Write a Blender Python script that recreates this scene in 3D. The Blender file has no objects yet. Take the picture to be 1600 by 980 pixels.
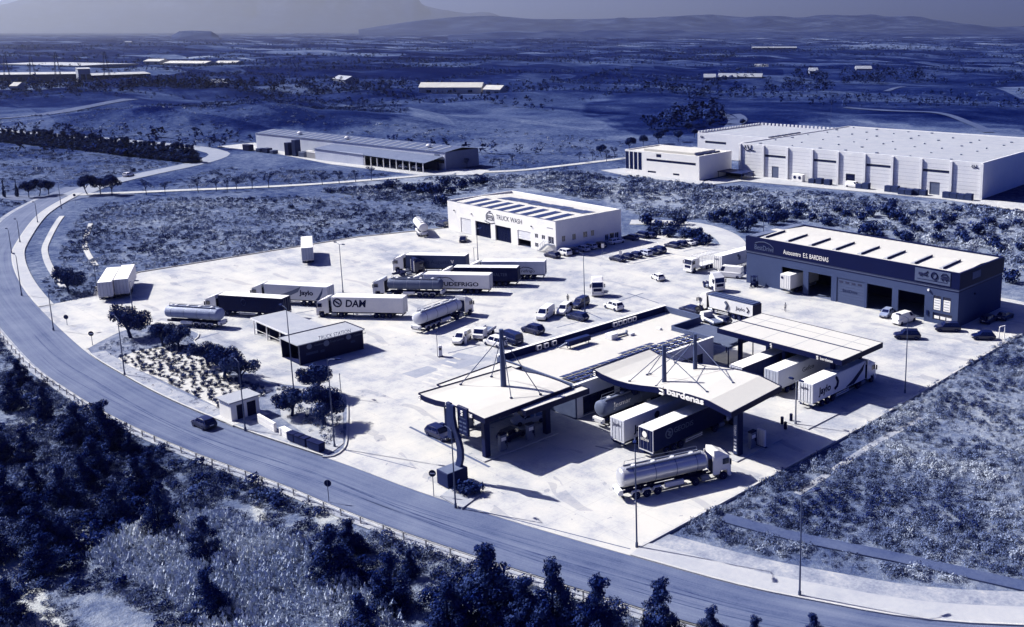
import bpy, math, random
import numpy as np
from mathutils import Vector, Matrix, Euler

R = math.radians
rng = random.Random(11)
nrng = np.random.default_rng(11)
S = bpy.context.scene
COL = S.collection

# ------------------------------------------------------------------ camera
cd = bpy.data.cameras.new('camera')
cam = bpy.data.objects.new('camera', cd)
COL.objects.link(cam)
cam.location = (120.0, -80.0, 52.8)
cam.rotation_euler = (R(90 - 11.6), 0, R(41.5))
cd.sensor_width = 36.0
cd.lens = 34.2
cd.shift_x = -0.19375
cd.shift_y = -0.08125
cd.clip_start = 0.5
cd.clip_end = 90000
S.camera = cam

# ------------------------------------------------------------------ light
SUN_EL, SUN_AZ = 40.0, 202.5            # elevation, direction towards the sun (math angle)
sdir = Vector((math.cos(R(SUN_AZ)) * math.cos(R(SUN_EL)), math.sin(R(SUN_AZ)) * math.cos(R(SUN_EL)), math.sin(R(SUN_EL))))
W = bpy.data.worlds.new('World')
S.world = W
W.use_nodes = True
nt = W.node_tree
nt.nodes.clear()
sky = nt.nodes.new('ShaderNodeTexSky')
sky.sky_type = 'NISHITA'
sky.sun_disc = False
sky.sun_elevation = R(SUN_EL)
sky.sun_rotation = math.atan2(sdir.x, sdir.y)
sky.altitude = 300
sky.air_density = 1.0
sky.dust_density = 1.2
sky.ozone_density = 3.0
tint = nt.nodes.new('ShaderNodeMix')
tint.data_type = 'RGBA'
tint.blend_type = 'MULTIPLY'
tint.inputs[0].default_value = 1.0
tint.inputs[7].default_value = (0.028, 0.125, 0.68, 1)
bg = nt.nodes.new('ShaderNodeBackground')
bg.inputs[1].default_value = 0.058
wo = nt.nodes.new('ShaderNodeOutputWorld')
nt.links.new(sky.outputs[0], tint.inputs[6])
nt.links.new(tint.outputs[2], bg.inputs[0])
nt.links.new(bg.outputs[0], wo.inputs[0])

sl = bpy.data.lights.new('sun', 'SUN')
sl.energy = 5.0
sl.angle = R(0.5)
sl.color = (1.0, 0.975, 0.89)
so = bpy.data.objects.new('sun', sl)
COL.objects.link(so)
so.location = (0, 0, 200)
so.rotation_euler = (-sdir).to_track_quat('-Z', 'Y').to_euler()

vs = S.view_settings
vs.view_transform = 'Standard'
vs.look = 'None'
vs.gamma = 1.0
vs.use_curve_mapping = False
vs.exposure = 1.15
S.cycles.max_bounces = 6
S.cycles.diffuse_bounces = 1
S.cycles.glossy_bounces = 3
S.cycles.transmission_bounces = 3
S.cycles.volume_bounces = 0
S.cycles.use_denoising = True

# ------------------------------------------------------------------ colours: the photograph is toned navy to cream
RAMP = [(0.0, (4, 18, 75)), (0.15, (30, 45, 103)), (0.3, (74, 89, 137)), (0.6, (152, 161, 189)), (0.85, (218, 219, 227)), (1.0, (250, 246, 240))]
def lin(c):
    c /= 255.0
    return c / 12.92 if c <= 0.04045 else ((c + 0.055) / 1.055) ** 2.4
def C(t):
    t = min(max(t, 0), 1)
    for (a, ca), (b, cb) in zip(RAMP, RAMP[1:]):
        if t <= b:
            k = (t - a) / (b - a)
            return tuple(lin(ca[i] + (cb[i] - ca[i]) * k) * 0.50 for i in range(3)) + (1.0,)

MATS = {}
def nodes_of(name):
    m = bpy.data.materials.new(name)
    m.use_nodes = True
    n = m.node_tree
    p = n.nodes['Principled BSDF']
    return m, n, p
def ramp_node(n, stops, gain=1.0, tint=(1, 1, 1)):
    r = n.nodes.new('ShaderNodeValToRGB')
    e = r.color_ramp.elements
    while len(e) < len(stops):
        e.new(0.5)
    for i, (pos, t) in enumerate(stops):
        e[i].position = pos
        e[i].color = tuple(min(c * gain * k, 0.93) for c, k in zip(C(t)[:3], tint)) + (1.0,)
    return r
def coord(n, kind='Object'):
    tc = n.nodes.new('ShaderNodeTexCoord')
    return tc.outputs[kind]
def noise(n, vec, scale, detail=4, rough=0.6, stretch=None):
    t = n.nodes.new('ShaderNodeTexNoise')
    t.inputs['Scale'].default_value = scale
    t.inputs['Detail'].default_value = detail
    t.inputs['Roughness'].default_value = rough
    if stretch:
        mp = n.nodes.new('ShaderNodeMapping')
        mp.inputs['Scale'].default_value = stretch
        n.links.new(vec, mp.inputs[0])
        vec = mp.outputs[0]
    n.links.new(vec, t.inputs['Vector'])
    return t.outputs['Fac']
def mth(n, op, a, b=None, clamp=False):
    m = n.nodes.new('ShaderNodeMath')
    m.operation = op
    m.use_clamp = clamp
    for i, v in enumerate((a, b)):
        if v is None:
            continue
        if isinstance(v, (int, float)):
            m.inputs[i].default_value = v
        else:
            n.links.new(v, m.inputs[i])
    return m.outputs[0]
def bump(n, p, h, strength=0.3, dist=0.1):
    b = n.nodes.new('ShaderNodeBump')
    b.inputs['Strength'].default_value = strength
    b.inputs['Distance'].default_value = dist
    n.links.new(h, b.inputs['Height'])
    n.links.new(b.outputs[0], p.inputs['Normal'])
def mat(name, t, rough=0.7, var=0.05, scale=0.6, metal=0.0, spec=0.08, bumps=0.0, fine=None, gain=1.0):
    """plain surface: tone t with soft mottling and fine dirt"""
    if name in MATS:
        return MATS[name]
    m, n, p = nodes_of(name)
    p.inputs['Roughness'].default_value = rough
    p.inputs['Metallic'].default_value = metal
    p.inputs['Specular IOR Level'].default_value = spec
    v = coord(n)
    a = noise(n, v, scale, 5, 0.65)
    b = noise(n, v, fine or scale * 9, 3, 0.7)
    s = mth(n, 'ADD', mth(n, 'MULTIPLY', a, 0.65), mth(n, 'MULTIPLY', b, 0.35))
    r = ramp_node(n, [(0.30, t - var), (0.5, t), (0.70, t + var * 0.8)], gain)
    n.links.new(s, r.inputs[0])
    n.links.new(r.outputs[0], p.inputs['Base Color'])
    if bumps:
        bump(n, p, b, bumps, 0.05)
    MATS[name] = m
    return m
def leafmat(name, lo, hi, rough=0.75, gain=1.35):
    """foliage / scrub: each clump's own tone comes from its 'tone' attribute"""
    if name in MATS:
        return MATS[name]
    m, n, p = nodes_of(name)
    p.inputs['Roughness'].default_value = rough
    p.inputs['Specular IOR Level'].default_value = 0.0
    at = n.nodes.new('ShaderNodeAttribute')
    at.attribute_name = 'tone'
    r = ramp_node(n, [(0.0, lo), (0.5, (lo + hi) / 2), (1.0, hi)], gain, (.92, .985, 1.05))
    n.links.new(at.outputs['Fac'], r.inputs[0])
    n.links.new(r.outputs[0], p.inputs['Base Color'])
    MATS[name] = m
    return m

# ------------------------------------------------------------------ mesh helpers
class MB:
    def __init__(s):
        s.v, s.f, s.m, s.mi = [], [], [], 0
    def add(s, vs, fs):
        o = len(s.v)
        s.v += [tuple(q) for q in vs]
        s.f += [tuple(i + o for i in f) for f in fs]
        s.m += [s.mi] * len(fs)
        return s
    def box(s, x0, x1, y0, y1, z0, z1):
        return s.add([(x0, y0, z0), (x1, y0, z0), (x1, y1, z0), (x0, y1, z0), (x0, y0, z1), (x1, y0, z1), (x1, y1, z1), (x0, y1, z1)],
                     [(0, 3, 2, 1), (4, 5, 6, 7), (0, 1, 5, 4), (1, 2, 6, 5), (2, 3, 7, 6), (3, 0, 4, 7)])
    def cbox(s, x0, x1, y0, y1, z0, z1, c=0.05):
        """box with chamfered edges"""
        vs, idx = [], {}
        X, Y, Z = (x0, x1), (y0, y1), (z0, z1)
        for i in (0, 1):
            for j in (0, 1):
                for k in (0, 1):
                    sx, sy, sz = (c, -c)[i], (c, -c)[j], (c, -c)[k]
                    idx[i, j, k, 0] = len(vs); vs.append((X[i], Y[j] + sy, Z[k] + sz))
                    idx[i, j, k, 1] = len(vs); vs.append((X[i] + sx, Y[j], Z[k] + sz))
                    idx[i, j, k, 2] = len(vs); vs.append((X[i] + sx, Y[j] + sy, Z[k]))
        F = []
        q = idx
        for i in (0, 1):
            F.append([q[i, 0, 0, 0], q[i, 1, 0, 0], q[i, 1, 1, 0], q[i, 0, 1, 0]])
            F.append([q[0, i, 0, 1], q[1, i, 0, 1], q[1, i, 1, 1], q[0, i, 1, 1]])
            F.append([q[0, 0, i, 2], q[1, 0, i, 2], q[1, 1, i, 2], q[0, 1, i, 2]])
        for a in (0, 1):
            for b in (0, 1):
                F.append([q[0, a, b, 1], q[1, a, b, 1], q[1, a, b, 2], q[0, a, b, 2]])
                F.append([q[a, 0, b, 0], q[a, 1, b, 0], q[a, 1, b, 2], q[a, 0, b, 2]])
                F.append([q[a, b, 0, 0], q[a, b, 1, 0], q[a, b, 1, 1], q[a, b, 0, 1]])
                for k in (0, 1):
                    F.append([q[a, b, k, 0], q[a, b, k, 1], q[a, b, k, 2]])
        cx, cy, cz = (x0 + x1) / 2, (y0 + y1) / 2, (z0 + z1) / 2
        out = []
        for f in F:
            P = [Vector(vs[i]) for i in f]
            nn = (P[1] - P[0]).cross(P[2] - P[0])
            ce = sum(P, Vector()) / len(P) - Vector((cx, cy, cz))
            out.append(f if nn.dot(ce) > 0 else f[::-1])
        return s.add(vs, out)
    def prism(s, poly, z0, z1):
        a = sum(p[0] * q[1] - q[0] * p[1] for p, q in zip(poly, poly[1:] + poly[:1]))
        if a < 0:
            poly = poly[::-1]
        n = len(poly)
        return s.add([(x, y, z0) for x, y in poly] + [(x, y, z1) for x, y in poly],
                     [tuple(range(n))[::-1], tuple(range(n, 2 * n))] + [(i, (i + 1) % n, n + (i + 1) % n, n + i) for i in range(n)])
    def sideprism(s, prof, y0, y1):
        """profile in x,z extruded along y"""
        a = sum(p[0] * q[1] - q[0] * p[1] for p, q in zip(prof, prof[1:] + prof[:1]))
        if a > 0:
            prof = prof[::-1]
        n = len(prof)
        return s.add([(x, y0, z) for x, z in prof] + [(x, y1, z) for x, z in prof],
                     [tuple(range(n))[::-1], tuple(range(n, 2 * n))] + [(i, (i + 1) % n, n + (i + 1) % n, n + i) for i in range(n)])
    def tube(s, p0, p1, r0, r1=None, n=8, cap=True):
        r1 = r0 if r1 is None else r1
        p0, p1 = Vector(p0), Vector(p1)
        d = (p1 - p0).normalized()
        a = d.orthogonal().normalized()
        b = d.cross(a)
        vs = [p0 + (a * math.cos(t) + b * math.sin(t)) * r0 for t in [2 * math.pi * i / n for i in range(n)]]
        vs += [p1 + (a * math.cos(t) + b * math.sin(t)) * r1 for t in [2 * math.pi * i / n for i in range(n)]]
        fs = [(i, (i + 1) % n, n + (i + 1) % n, n + i) for i in range(n)]
        if cap:
            fs += [tuple(range(n))[::-1], tuple(range(n, 2 * n))]
        return s.add(vs, fs)
    def path(s, pts, r, n=6):
        for a, b in zip(pts, pts[1:]):
            s.tube(a, b, r, r, n)
        return s
    def lathe(s, prof, axis='z', n=16, c=(0, 0, 0)):
        """prof: (radius, height) list round an axis"""
        vs = []
        for r, h in prof:
            for i in range(n):
                t = 2 * math.pi * i / n
                a, b = r * math.cos(t), r * math.sin(t)
                q = {'z': (a, b, h), 'x': (h, a, b), 'y': (b, h, a)}[axis]
                vs.append((q[0] + c[0], q[1] + c[1], q[2] + c[2]))
        fs = []
        k = len(prof)
        for j in range(k - 1):
            for i in range(n):
                fs.append((j * n + i, j * n + (i + 1) % n, (j + 1) * n + (i + 1) % n, (j + 1) * n + i))
        fs.append(tuple(range(n))[::-1])
        fs.append(tuple(range((k - 1) * n, k * n)))
        return s.add(vs, fs)
    def quad(s, a, b, c, d):
        return s.add([a, b, c, d], [(0, 1, 2, 3)])
    def slab(s, a, b, c, d, th):
        """thin plate over the quad a,b,c,d (ccw seen from outside), th thick"""
        P = [Vector(q) for q in (a, b, c, d)]
        nn = (P[1] - P[0]).cross(P[3] - P[0]).normalized() * th
        vs = P + [q + nn for q in P]
        return s.add(vs, [(3, 2, 1, 0), (4, 5, 6, 7), (0, 1, 5, 4), (1, 2, 6, 5), (2, 3, 7, 6), (3, 0, 4, 7)])
    def mesh(s, name, mats):
        me = bpy.data.meshes.new(name)
        me.from_pydata(s.v, [], s.f)
        for m in (mats if isinstance(mats, (list, tuple)) else [mats]):
            me.materials.append(m)
        if max(s.m or [0]) > 0:
            me.polygons.foreach_set('material_index', s.m)
        me.update()
        return me
    def build(s, name, mats, parent=None, loc=None, rz=None, smooth=False):
        me = s.mesh(name, mats)
        if smooth:
            me.shade_smooth() if hasattr(me, 'shade_smooth') else None
        return link(name, me, parent, loc, rz)
def link(name, data, parent=None, loc=None, rz=None):
    o = bpy.data.objects.new(name, data)
    COL.objects.link(o)
    o.parent = parent
    if loc is not None:
        o.location = loc
    if rz is not None:
        o.rotation_euler = (0, 0, rz)
    return o
def empty(name, loc=(0, 0, 0), rz=0.0):
    o = link(name, None, None, loc, rz)
    o.empty_display_size = 0.5
    return o
def tag(o, label=None, cat=None, group=None, kind=None):
    if label: o['label'] = label
    if cat: o['category'] = cat
    if group: o['group'] = group
    if kind: o['kind'] = kind
    return o
def copy_tree(o, parent=None):
    c = o.copy()
    COL.objects.link(c)
    c.parent = parent
    for ch in o.children:
        copy_tree(ch, c)
    return c
def bx(name, m, parent, *a, c=0.0):
    b = MB()
    b.cbox(*a, c=c) if c else b.box(*a)
    return b.build(name, m, parent)

TXT = {}
def text_mesh(body, size=1.0, ext=0.01, align='CENTER', shear=0.0, bold=0.0):
    k = (body, size, ext, align, shear, bold)
    if k not in TXT:
        cu = bpy.data.curves.new('lettering', 'FONT')
        cu.body = body
        cu.size = size
        cu.extrude = ext
        cu.align_x = align
        cu.align_y = 'CENTER'
        cu.shear = shear
        cu.offset = bold
        cu.resolution_u = 3
        o = bpy.data.objects.new('tmp', cu)
        COL.objects.link(o)
        dg = bpy.context.evaluated_depsgraph_get()
        me = bpy.data.meshes.new_from_object(o.evaluated_get(dg))
        me.name = 'lettering'
        bpy.data.objects.remove(o)
        bpy.data.curves.remove(cu)
        TXT[k] = me
    return TXT[k].copy()
def lettering(body, size, m, parent, loc, rot, name='lettering', bold=0.0, shear=0.0, width=None, **k):
    me = text_mesh(body, size, bold=bold, shear=shear, **k)
    me.materials.clear()
    me.materials.append(m)
    o = link(name, me, parent, loc)
    o.rotation_euler = rot
    if width:
        xs = [v.co.x for v in me.vertices]
        o.scale.x = width / (max(xs) - min(xs))
    return o
FRONT = (R(90), 0, 0)          # text on a face that looks to -Y
BACKF = (R(90), 0, R(180))     # looks to +Y
RIGHT = (R(90), 0, R(90))      # looks to +X
LEFTF = (R(90), 0, R(-90))     # looks to -X

def spline(pts, step=4.0):
    """Catmull-Rom through the points, about every step metres"""
    P = [Vector((p[0], p[1])) for p in pts]
    P = [P[0] * 2 - P[1]] + P + [P[-1] * 2 - P[-2]]
    out = []
    for i in range(1, len(P) - 2):
        n = max(2, int((P[i + 1] - P[i]).length / step))
        for k in range(n):
            t = k / n
            a, b, c, d = P[i - 1], P[i], P[i + 1], P[i + 2]
            out.append(0.5 * ((2 * b) + (c - a) * t + (2 * a - 5 * b + 4 * c - d) * t * t + (3 * b - a - 3 * c + d) * t ** 3))
    out.append(P[-2])
    return [(q.x, q.y) for q in out]
def offset(line, d):
    """parallel line, d metres to the left"""
    out = []
    for i, p in enumerate(line):
        a = line[max(i - 1, 0)]
        b = line[min(i + 1, len(line) - 1)]
        t = Vector((b[0] - a[0], b[1] - a[1])).normalized()
        out.append((p[0] - t.y * d, p[1] + t.x * d))
    return out
def strip(name, la, lb, z0, z1, m, kind='structure', uvs=True):
    """sheet (or kerb, when z1 > z0) between two polylines of the same length"""
    b = MB()
    n = len(la)
    if callable(z1):
        vs = [(x, y, z1(x, y)) for x, y in la] + [(x, y, z1(x, y)) for x, y in lb]
        fs = [(i, i + 1, n + i + 1, n + i) for i in range(n - 1)]
    elif z0 is None:
        vs = [(x, y, z1) for x, y in la] + [(x, y, z1) for x, y in lb]
        fs = [(i, i + 1, n + i + 1, n + i) for i in range(n - 1)]
    else:
        vs = [(x, y, z1) for x, y in la] + [(x, y, z1) for x, y in lb] + [(x, y, z0) for x, y in la] + [(x, y, z0) for x, y in lb]
        fs = [(i, i + 1, n + i + 1, n + i) for i in range(n - 1)]
        fs += [(i + 1, i, 2 * n + i, 2 * n + i + 1) for i in range(n - 1)]
        fs += [(n + i, n + i + 1, 3 * n + i + 1, 3 * n + i) for i in range(n - 1)]
    a, c, d = Vector(vs[0]), Vector(vs[1]), Vector(vs[n])
    if (c - a).cross(d - a).z < 0:
        fs = [f[::-1] for f in fs]
    b.add(vs, fs)
    o = b.build(name, m)
    me = o.data
    uv = me.uv_layers.new(name='UVMap')
    L = [0.0]
    for p, q in zip(la, la[1:]):
        L.append(L[-1] + math.hypot(q[0] - p[0], q[1] - p[1]))
    for lp in me.loops:
        i = lp.vertex_index
        uv.data[lp.index].uv = (L[i % n], 0.0 if (i // n) % 2 == 0 else 1.0)
    if kind:
        o['kind'] = kind
    return o
ORD = ['first', 'second', 'third', 'fourth', 'fifth', 'sixth', 'seventh', 'eighth', 'ninth', 'tenth', 'eleventh', 'twelfth', 'thirteenth', 'fourteenth', 'fifteenth', 'sixteenth', 'seventeenth', 'eighteenth', 'nineteenth']
TENS = {2: 'twent', 3: 'thirt', 4: 'fort', 5: 'fift'}
def ordinal(i):
    """0 -> first ..."""
    if i < 19:
        return ORD[i]
    t, u = divmod(i + 1, 10)
    return TENS[t] + 'ieth' if u == 0 else TENS[t] + 'y-' + ORD[u - 1]
def from_left(pts):
    """rank of each ground point from left to right as one stands at the viewpoint"""
    c, s_ = math.cos(R(41.5)), math.sin(R(41.5))
    k = [((x - 120) * c + (y + 80) * s_) / (-(x - 120) * s_ + (y + 80) * c) for x, y in pts]
    o = sorted(range(len(pts)), key=lambda i: k[i])
    return {i: n for n, i in enumerate(o)}
def inpoly(P, X, Y):
    """vectorised point in polygon"""
    X, Y = np.asarray(X), np.asarray(Y)
    c = np.zeros(X.shape, bool)
    n = len(P)
    for i in range(n):
        x1, y1 = P[i]
        x2, y2 = P[i - 1]
        if y1 == y2:
            continue
        k = ((y1 > Y) != (y2 > Y)) & (X < (x2 - x1) * (Y - y1) / (y2 - y1) + x1)
        c ^= k
    return c
_lat = nrng.random((256, 256))
def vnoise(X, Y, s):
    """smooth value noise on the plane, 0..1"""
    x, y = np.asarray(X) / s, np.asarray(Y) / s
    xi, yi = np.floor(x).astype(int), np.floor(y).astype(int)
    fx, fy = x - xi, y - yi
    fx, fy = fx * fx * (3 - 2 * fx), fy * fy * (3 - 2 * fy)
    g = lambda a, b: _lat[a % 256, b % 256]
    return (g(xi, yi) * (1 - fx) + g(xi + 1, yi) * fx) * (1 - fy) + (g(xi, yi + 1) * (1 - fx) + g(xi + 1, yi + 1) * fx) * fy

# ================================================================== SETTING
ROAD_IN = spline([(165, 62), (120.0, 28.0)] + [(88.86, -1.94), (71.07, -11.86), (53.44, -17.17), (28.31, -23.03), (10.22, -25.91), (-8.86, -29.51), (-27.10, -31.74), (-45.18, -32.66), (-63.55, -32.62), (-99.23, -29.92), (-125.42, -26.72), (-151.54, -21.90), (-171.68, -16.16), (-213.61, -0.52), (-245.54, 16.65), (-262.03, 27.09)], 3.0)
ROAD_OUT = offset(ROAD_IN, 7.6)
def idx_near(line, p):
    return min(range(len(line)), key=lambda i: (line[i][0] - p[0]) ** 2 + (line[i][1] - p[1]) ** 2)
iA, iB, iC, iD = (idx_near(ROAD_IN, p) for p in ((53.44, -17.17), (10.86, -25.83), (-63.08, -32.66), (-99.23, -29.92)))
LOT = [(53.26, -17.00), (52.9, 28.5), (51.5, 70.0), (51.5, 101.0), (-58.0, 101.0), (-58.5, 89.5), (-104.0, 89.5), (-106.5, 66.7), (-113.3, 45.0), (-114.6, -6.8), (-107.0, -17.5), (-100.6, -19.6)] + [ROAD_IN[i] for i in range(iD, iA - 1, -1)]
ISLAND = spline([(-62.90, -32.04), (-66.54, -28.30), (-69.73, -23.72), (-68.49, -17.94), (-57.48, -16.39), (-54.34, -18.46), (-45.90, -19.67), (-38.40, -19.85), (-29.71, -19.35), (-22.95, -18.64), (-17.72, -16.18), (-12.10, -14.04), (-8.68, -14.77), (3.15, -21.16), (7.01, -23.68), (8.03, -25.61), (7.30, -26.51)], 1.5) + [ROAD_IN[i] for i in range(idx_near(ROAD_IN, (6.45, -26.50)), iC - 1)]
def near_line(line, X, Y, d):
    r = np.zeros(np.shape(X), bool)
    for a in line:
        r |= (np.asarray(X) - a[0]) ** 2 + (np.asarray(Y) - a[1]) ** 2 < d * d
    return r
JUNC = [(-262.03, 27.09), (-245.54, 16.65), (-255.34, 16.60)]
ROAD_FAR = spline([(-243.78, 16.52), (-263.53, 31.51), (-279.73, 51.53), (-292.36, 69.96), (-305.60, 84.57), (-320.40, 94.51), (-336.33, 97.39), (-357.21, 96.91), (-407.06, 86.60), (-465.68, 72.47), (-523.66, 61.21), (-612.78, 43.65)], 6.0)
LANE = spline([(-244.63, 19.15), (-237.07, 31.01), (-227.42, 47.54), (-216.71, 64.37), (-207.74, 82.82), (-200.13, 107.83), (-195.56, 127.12), (-183.02, 147.36), (-180.39, 164.05), (-178.20, 205.70), (-181.76, 252.14)], 6.0)
SERVICE = spline([(-75.05, 106.45), (-67.97, 112.09), (-58.44, 115.00), (-48.03, 112.51), (-39.10, 107.32), (-30.14, 99.22)], 2.5)

# ---- land: one sheet to the horizon, polar about the place
MOUNDS = [((-440.94, 163.79), 130.0, 42.0, 6.0, 0.62), ((-419.46, 214.68), 110.0, 38.0, 3.5, 0.75), ((-493.37, 149.28), 90, 40, 4.0, 0.6)]
def land_z(X, Y):
    X, Y = np.asarray(X, float), np.asarray(Y, float)
    r = np.hypot(X - 120, Y + 80)
    z = -0.16 + (vnoise(X, Y, 60) - 0.5) * np.clip((r - 420) / 500, 0, 1) * 8 + (vnoise(X, Y, 400) - 0.5) * np.clip((r - 700) / 2000, 0, 1) * 16
    for (mx, my), a, b, h, ang in MOUNDS:
        dx, dy = X - mx, Y - my
        c, s_ = math.cos(ang), math.sin(ang)
        u, v = (dx * c + dy * s_) / a, (-dx * s_ + dy * c) / b
        z = z + h * np.exp(-(u * u + v * v)) * (0.75 + 0.5 * vnoise(X, Y, 25))
    # bank below the big warehouse and dip at the near scrub
    return z
rr = np.concatenate([np.linspace(0, 300, 90), np.geomspace(304, 48000, 196)])
aa = np.concatenate([np.linspace(-75, 75, 420) + 41.5 + 90 + 12, np.linspace(143.5 + 77, 143.5 + 283, 70)])
RR, AA = np.meshgrid(rr, np.radians(aa), indexing='ij')
GX, GY = 120 + RR * np.cos(AA), -80 + RR * np.sin(AA)
GZ = land_z(GX, GY)
n0, n1 = GX.shape
vv = np.stack([GX, GY, GZ], -1).reshape(-1, 3)
I, J = np.meshgrid(np.arange(n0 - 1), np.arange(n1), indexing='ij')
J2 = (J + 1) % n1
ff = np.stack([I * n1 + J, (I + 1) * n1 + J, (I + 1) * n1 + J2, I * n1 + J2], -1).reshape(-1, 4)
def np_mesh(name, v, f, m, tones=None, far=None):
    me = bpy.data.meshes.new(name)
    k = f.shape[1]
    me.vertices.add(len(v))
    me.vertices.foreach_set('co', np.ascontiguousarray(v, dtype=np.float32).ravel())
    me.loops.add(f.size)
    me.loops.foreach_set('vertex_index', np.ascontiguousarray(f, dtype=np.int32).ravel())
    me.polygons.add(len(f))
    me.polygons.foreach_set('loop_start', np.arange(0, f.size, k, dtype=np.int32))
    if tones is not None:
        a = me.attributes.new('tone', 'FLOAT', 'POINT')
        a.data.foreach_set('value', np.asarray(tones, np.float32).ravel())
    if far is not None:
        a = me.attributes.new('far', 'FLOAT', 'POINT')
        a.data.foreach_set('value', np.asarray(far, np.float32).ravel())
    me.materials.append(m)
    me.update(calc_edges=True)
    me.validate()
    return me
BARE = [[(17.96, -57.42), (18.56, -55.41), (22.83, -54.54), (28.45, -53.69), (30.72, -55.54), (25.81, -58.62)], [(6.71, -60.48), (8.88, -59.36), (14.69, -61.03), (14.18, -62.19)], [(-5.91, -45.64), (-5.70, -44.31), (4.06, -45.53), (4.62, -47.05)], [(16.98, -37.11), (17.67, -34.50), (22.14, -34.50), (23.27, -37.24)], [(12.69, -40.91), (12.78, -38.83), (16.57, -39.42), (16.89, -41.97)], [(-45.03, -48.60), (-40.76, -48.07), (-34.28, -49.98), (-37.91, -51.71)]]
PATCH = [  # (polygon, own tone of the land there)
    ([(-132.49, -17.66), (-200.86, 4.09), (-214.25, 32.81), (-146.97, 92.34), (-107.25, 68.23), (-113.88, 45.41), (-114.05, -5.33), (-112.03, -14.88)], 0.46),
    ([(-146.97, 92.34), (-190.46, 74.00), (-210.97, 120.31), (-163.26, 162.52), (-95.15, 176.63), (0.80, 196.07), (31.38, 127.32), (-53.98, 127.60), (-81.28, 109.89), (-126.38, 130.69)], 0.6),
    ([(-237.82, 269.88), (-418.95, 383.17), (-523.48, 550.06), (-216.32, 821.81), (-67.89, 428.63), (-203.40, 405.83)], 0.10),
    ([(-423.53, 38.24), (-298.51, 74.74), (-278.93, 74.42), (-247.11, 15.26), (-270.56, 3.14)], 0.38),
    ([(-245.30, 20.27), (-277.04, 76.09), (-251.34, 84.60), (-200.54, 113.88), (-204.18, 76.39)], 0.35),
    ([(-219.12, 158.33), (-351.97, 177.30), (-305.52, 240.35), (-211.01, 243.59), (-156.31, 182.90)], 0.36),
    ([(53.46, -15.81), (53.17, -11.70), (49.11, 79.40), (57.27, 97.09), (97.61, 5.54), (89.15, -2.59), (70.75, -11.43)], 0.57),
    ([(-110.83, -62.10), (-82.94, -39.91), (0.48, -33.54), (35.73, -27.13), (69.76, -19.74), (82.59, -38.37), (50.35, -66.90), (-27.58, -76.53)], 0.55),
    ([(-508.59, 124.90), (-673.90, 218.35), (-665.49, 305.41), (-556.46, 322.25), (-424.98, 256.74), (-367.56, 208.86), (-357.96, 180.61), (-391.84, 142.02), (-446.54, 124.76)], 0.09),
] + [(P, 0.95) for P in BARE]
r = RR
tone = np.interp(r, [0, 250, 420, 600, 900, 1500, 4000], [0.58, 0.50, 0.35, 0.29, 0.13, 0.08, 0.10])
jx, jy = GX + (vnoise(GX, GY, 14) - .5) * 16, GY + (vnoise(GX + 500, GY, 14) - .5) * 16
for P, t in PATCH:
    tone = np.where(inpoly(P, jx, jy), t, tone)
tone = tone + (vnoise(GX, GY, 33) - .5) * .16 * (r < 700)
m, n, p = nodes_of('land')
p.inputs['Roughness'].default_value = 0.95
p.inputs['Specular IOR Level'].default_value = 0.0
v = coord(n)
at = n.nodes.new('ShaderNodeAttribute'); at.attribute_name = 'tone'
af = n.nodes.new('ShaderNodeAttribute'); af.attribute_name = 'far'
n1_ = noise(n, v, 0.035, 6, 0.62)
n2_ = noise(n, v, 0.45, 5, 0.7)
n3_ = noise(n, v, 2.6, 4, 0.75)
near = mth(n, 'ADD', mth(n, 'ADD', mth(n, 'MULTIPLY', mth(n, 'SUBTRACT', n1_, 0.5), 0.75), mth(n, 'MULTIPLY', mth(n, 'SUBTRACT', n2_, 0.5), 0.8)), mth(n, 'MULTIPLY', mth(n, 'SUBTRACT', n3_, 0.5), 0.5))
# far farmland: parcels with their own tone, and pale tracks between
mp = n.nodes.new('ShaderNodeMapping')
mp.inputs['Rotation'].default_value = (0, 0, R(24))
mp.inputs['Scale'].default_value = (1 / 240.0, 1 / 120.0, 0)
n.links.new(v, mp.inputs[0])
vo = n.nodes.new('ShaderNodeTexVoronoi')
vo.inputs['Scale'].default_value = 1.0
vo.distance = 'MANHATTAN'
n.links.new(mp.outputs[0], vo.inputs['Vector'])
sp = n.nodes.new('ShaderNodeSeparateColor')
n.links.new(vo.outputs['Color'], sp.inputs[0])
pw = mth(n, 'POWER', sp.outputs[0], 4.0)
parcel = mth(n, 'ADD', mth(n, 'MULTIPLY', pw, 0.30), mth(n, 'MULTIPLY', mth(n, 'SUBTRACT', sp.outputs[1], 0.5), 0.13))
rows = noise(n, v, 0.02, 5, 0.7)
parcel = mth(n, 'ADD', parcel, mth(n, 'MULTIPLY', mth(n, 'SUBTRACT', rows, 0.5), 0.38))
spk = noise(n, v, 0.11, 3, 0.8)
parcel = mth(n, 'ADD', parcel, mth(n, 'MULTIPLY', mth(n, 'GREATER_THAN', spk, 0.69), 0.22))
mp2 = n.nodes.new('ShaderNodeMapping')
mp2.inputs['Rotation'].default_value = (0, 0, R(-32))
mp2.inputs['Scale'].default_value = (1 / 420.0, 1 / 46.0, 0)
n.links.new(v, mp2.inputs[0])
vo2 = n.nodes.new('ShaderNodeTexVoronoi')
vo2.inputs['Scale'].default_value = 1.0
n.links.new(mp2.outputs[0], vo2.inputs['Vector'])
sp2 = n.nodes.new('ShaderNodeSeparateColor')
n.links.new(vo2.outputs['Color'], sp2.inputs[0])
parcel = mth(n, 'ADD', parcel, mth(n, 'ADD', mth(n, 'MULTIPLY', mth(n, 'SUBTRACT', sp2.outputs[0], 0.5), 0.16), mth(n, 'MULTIPLY', mth(n, 'GREATER_THAN', sp2.outputs[1], 0.95), 0.22)))
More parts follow.
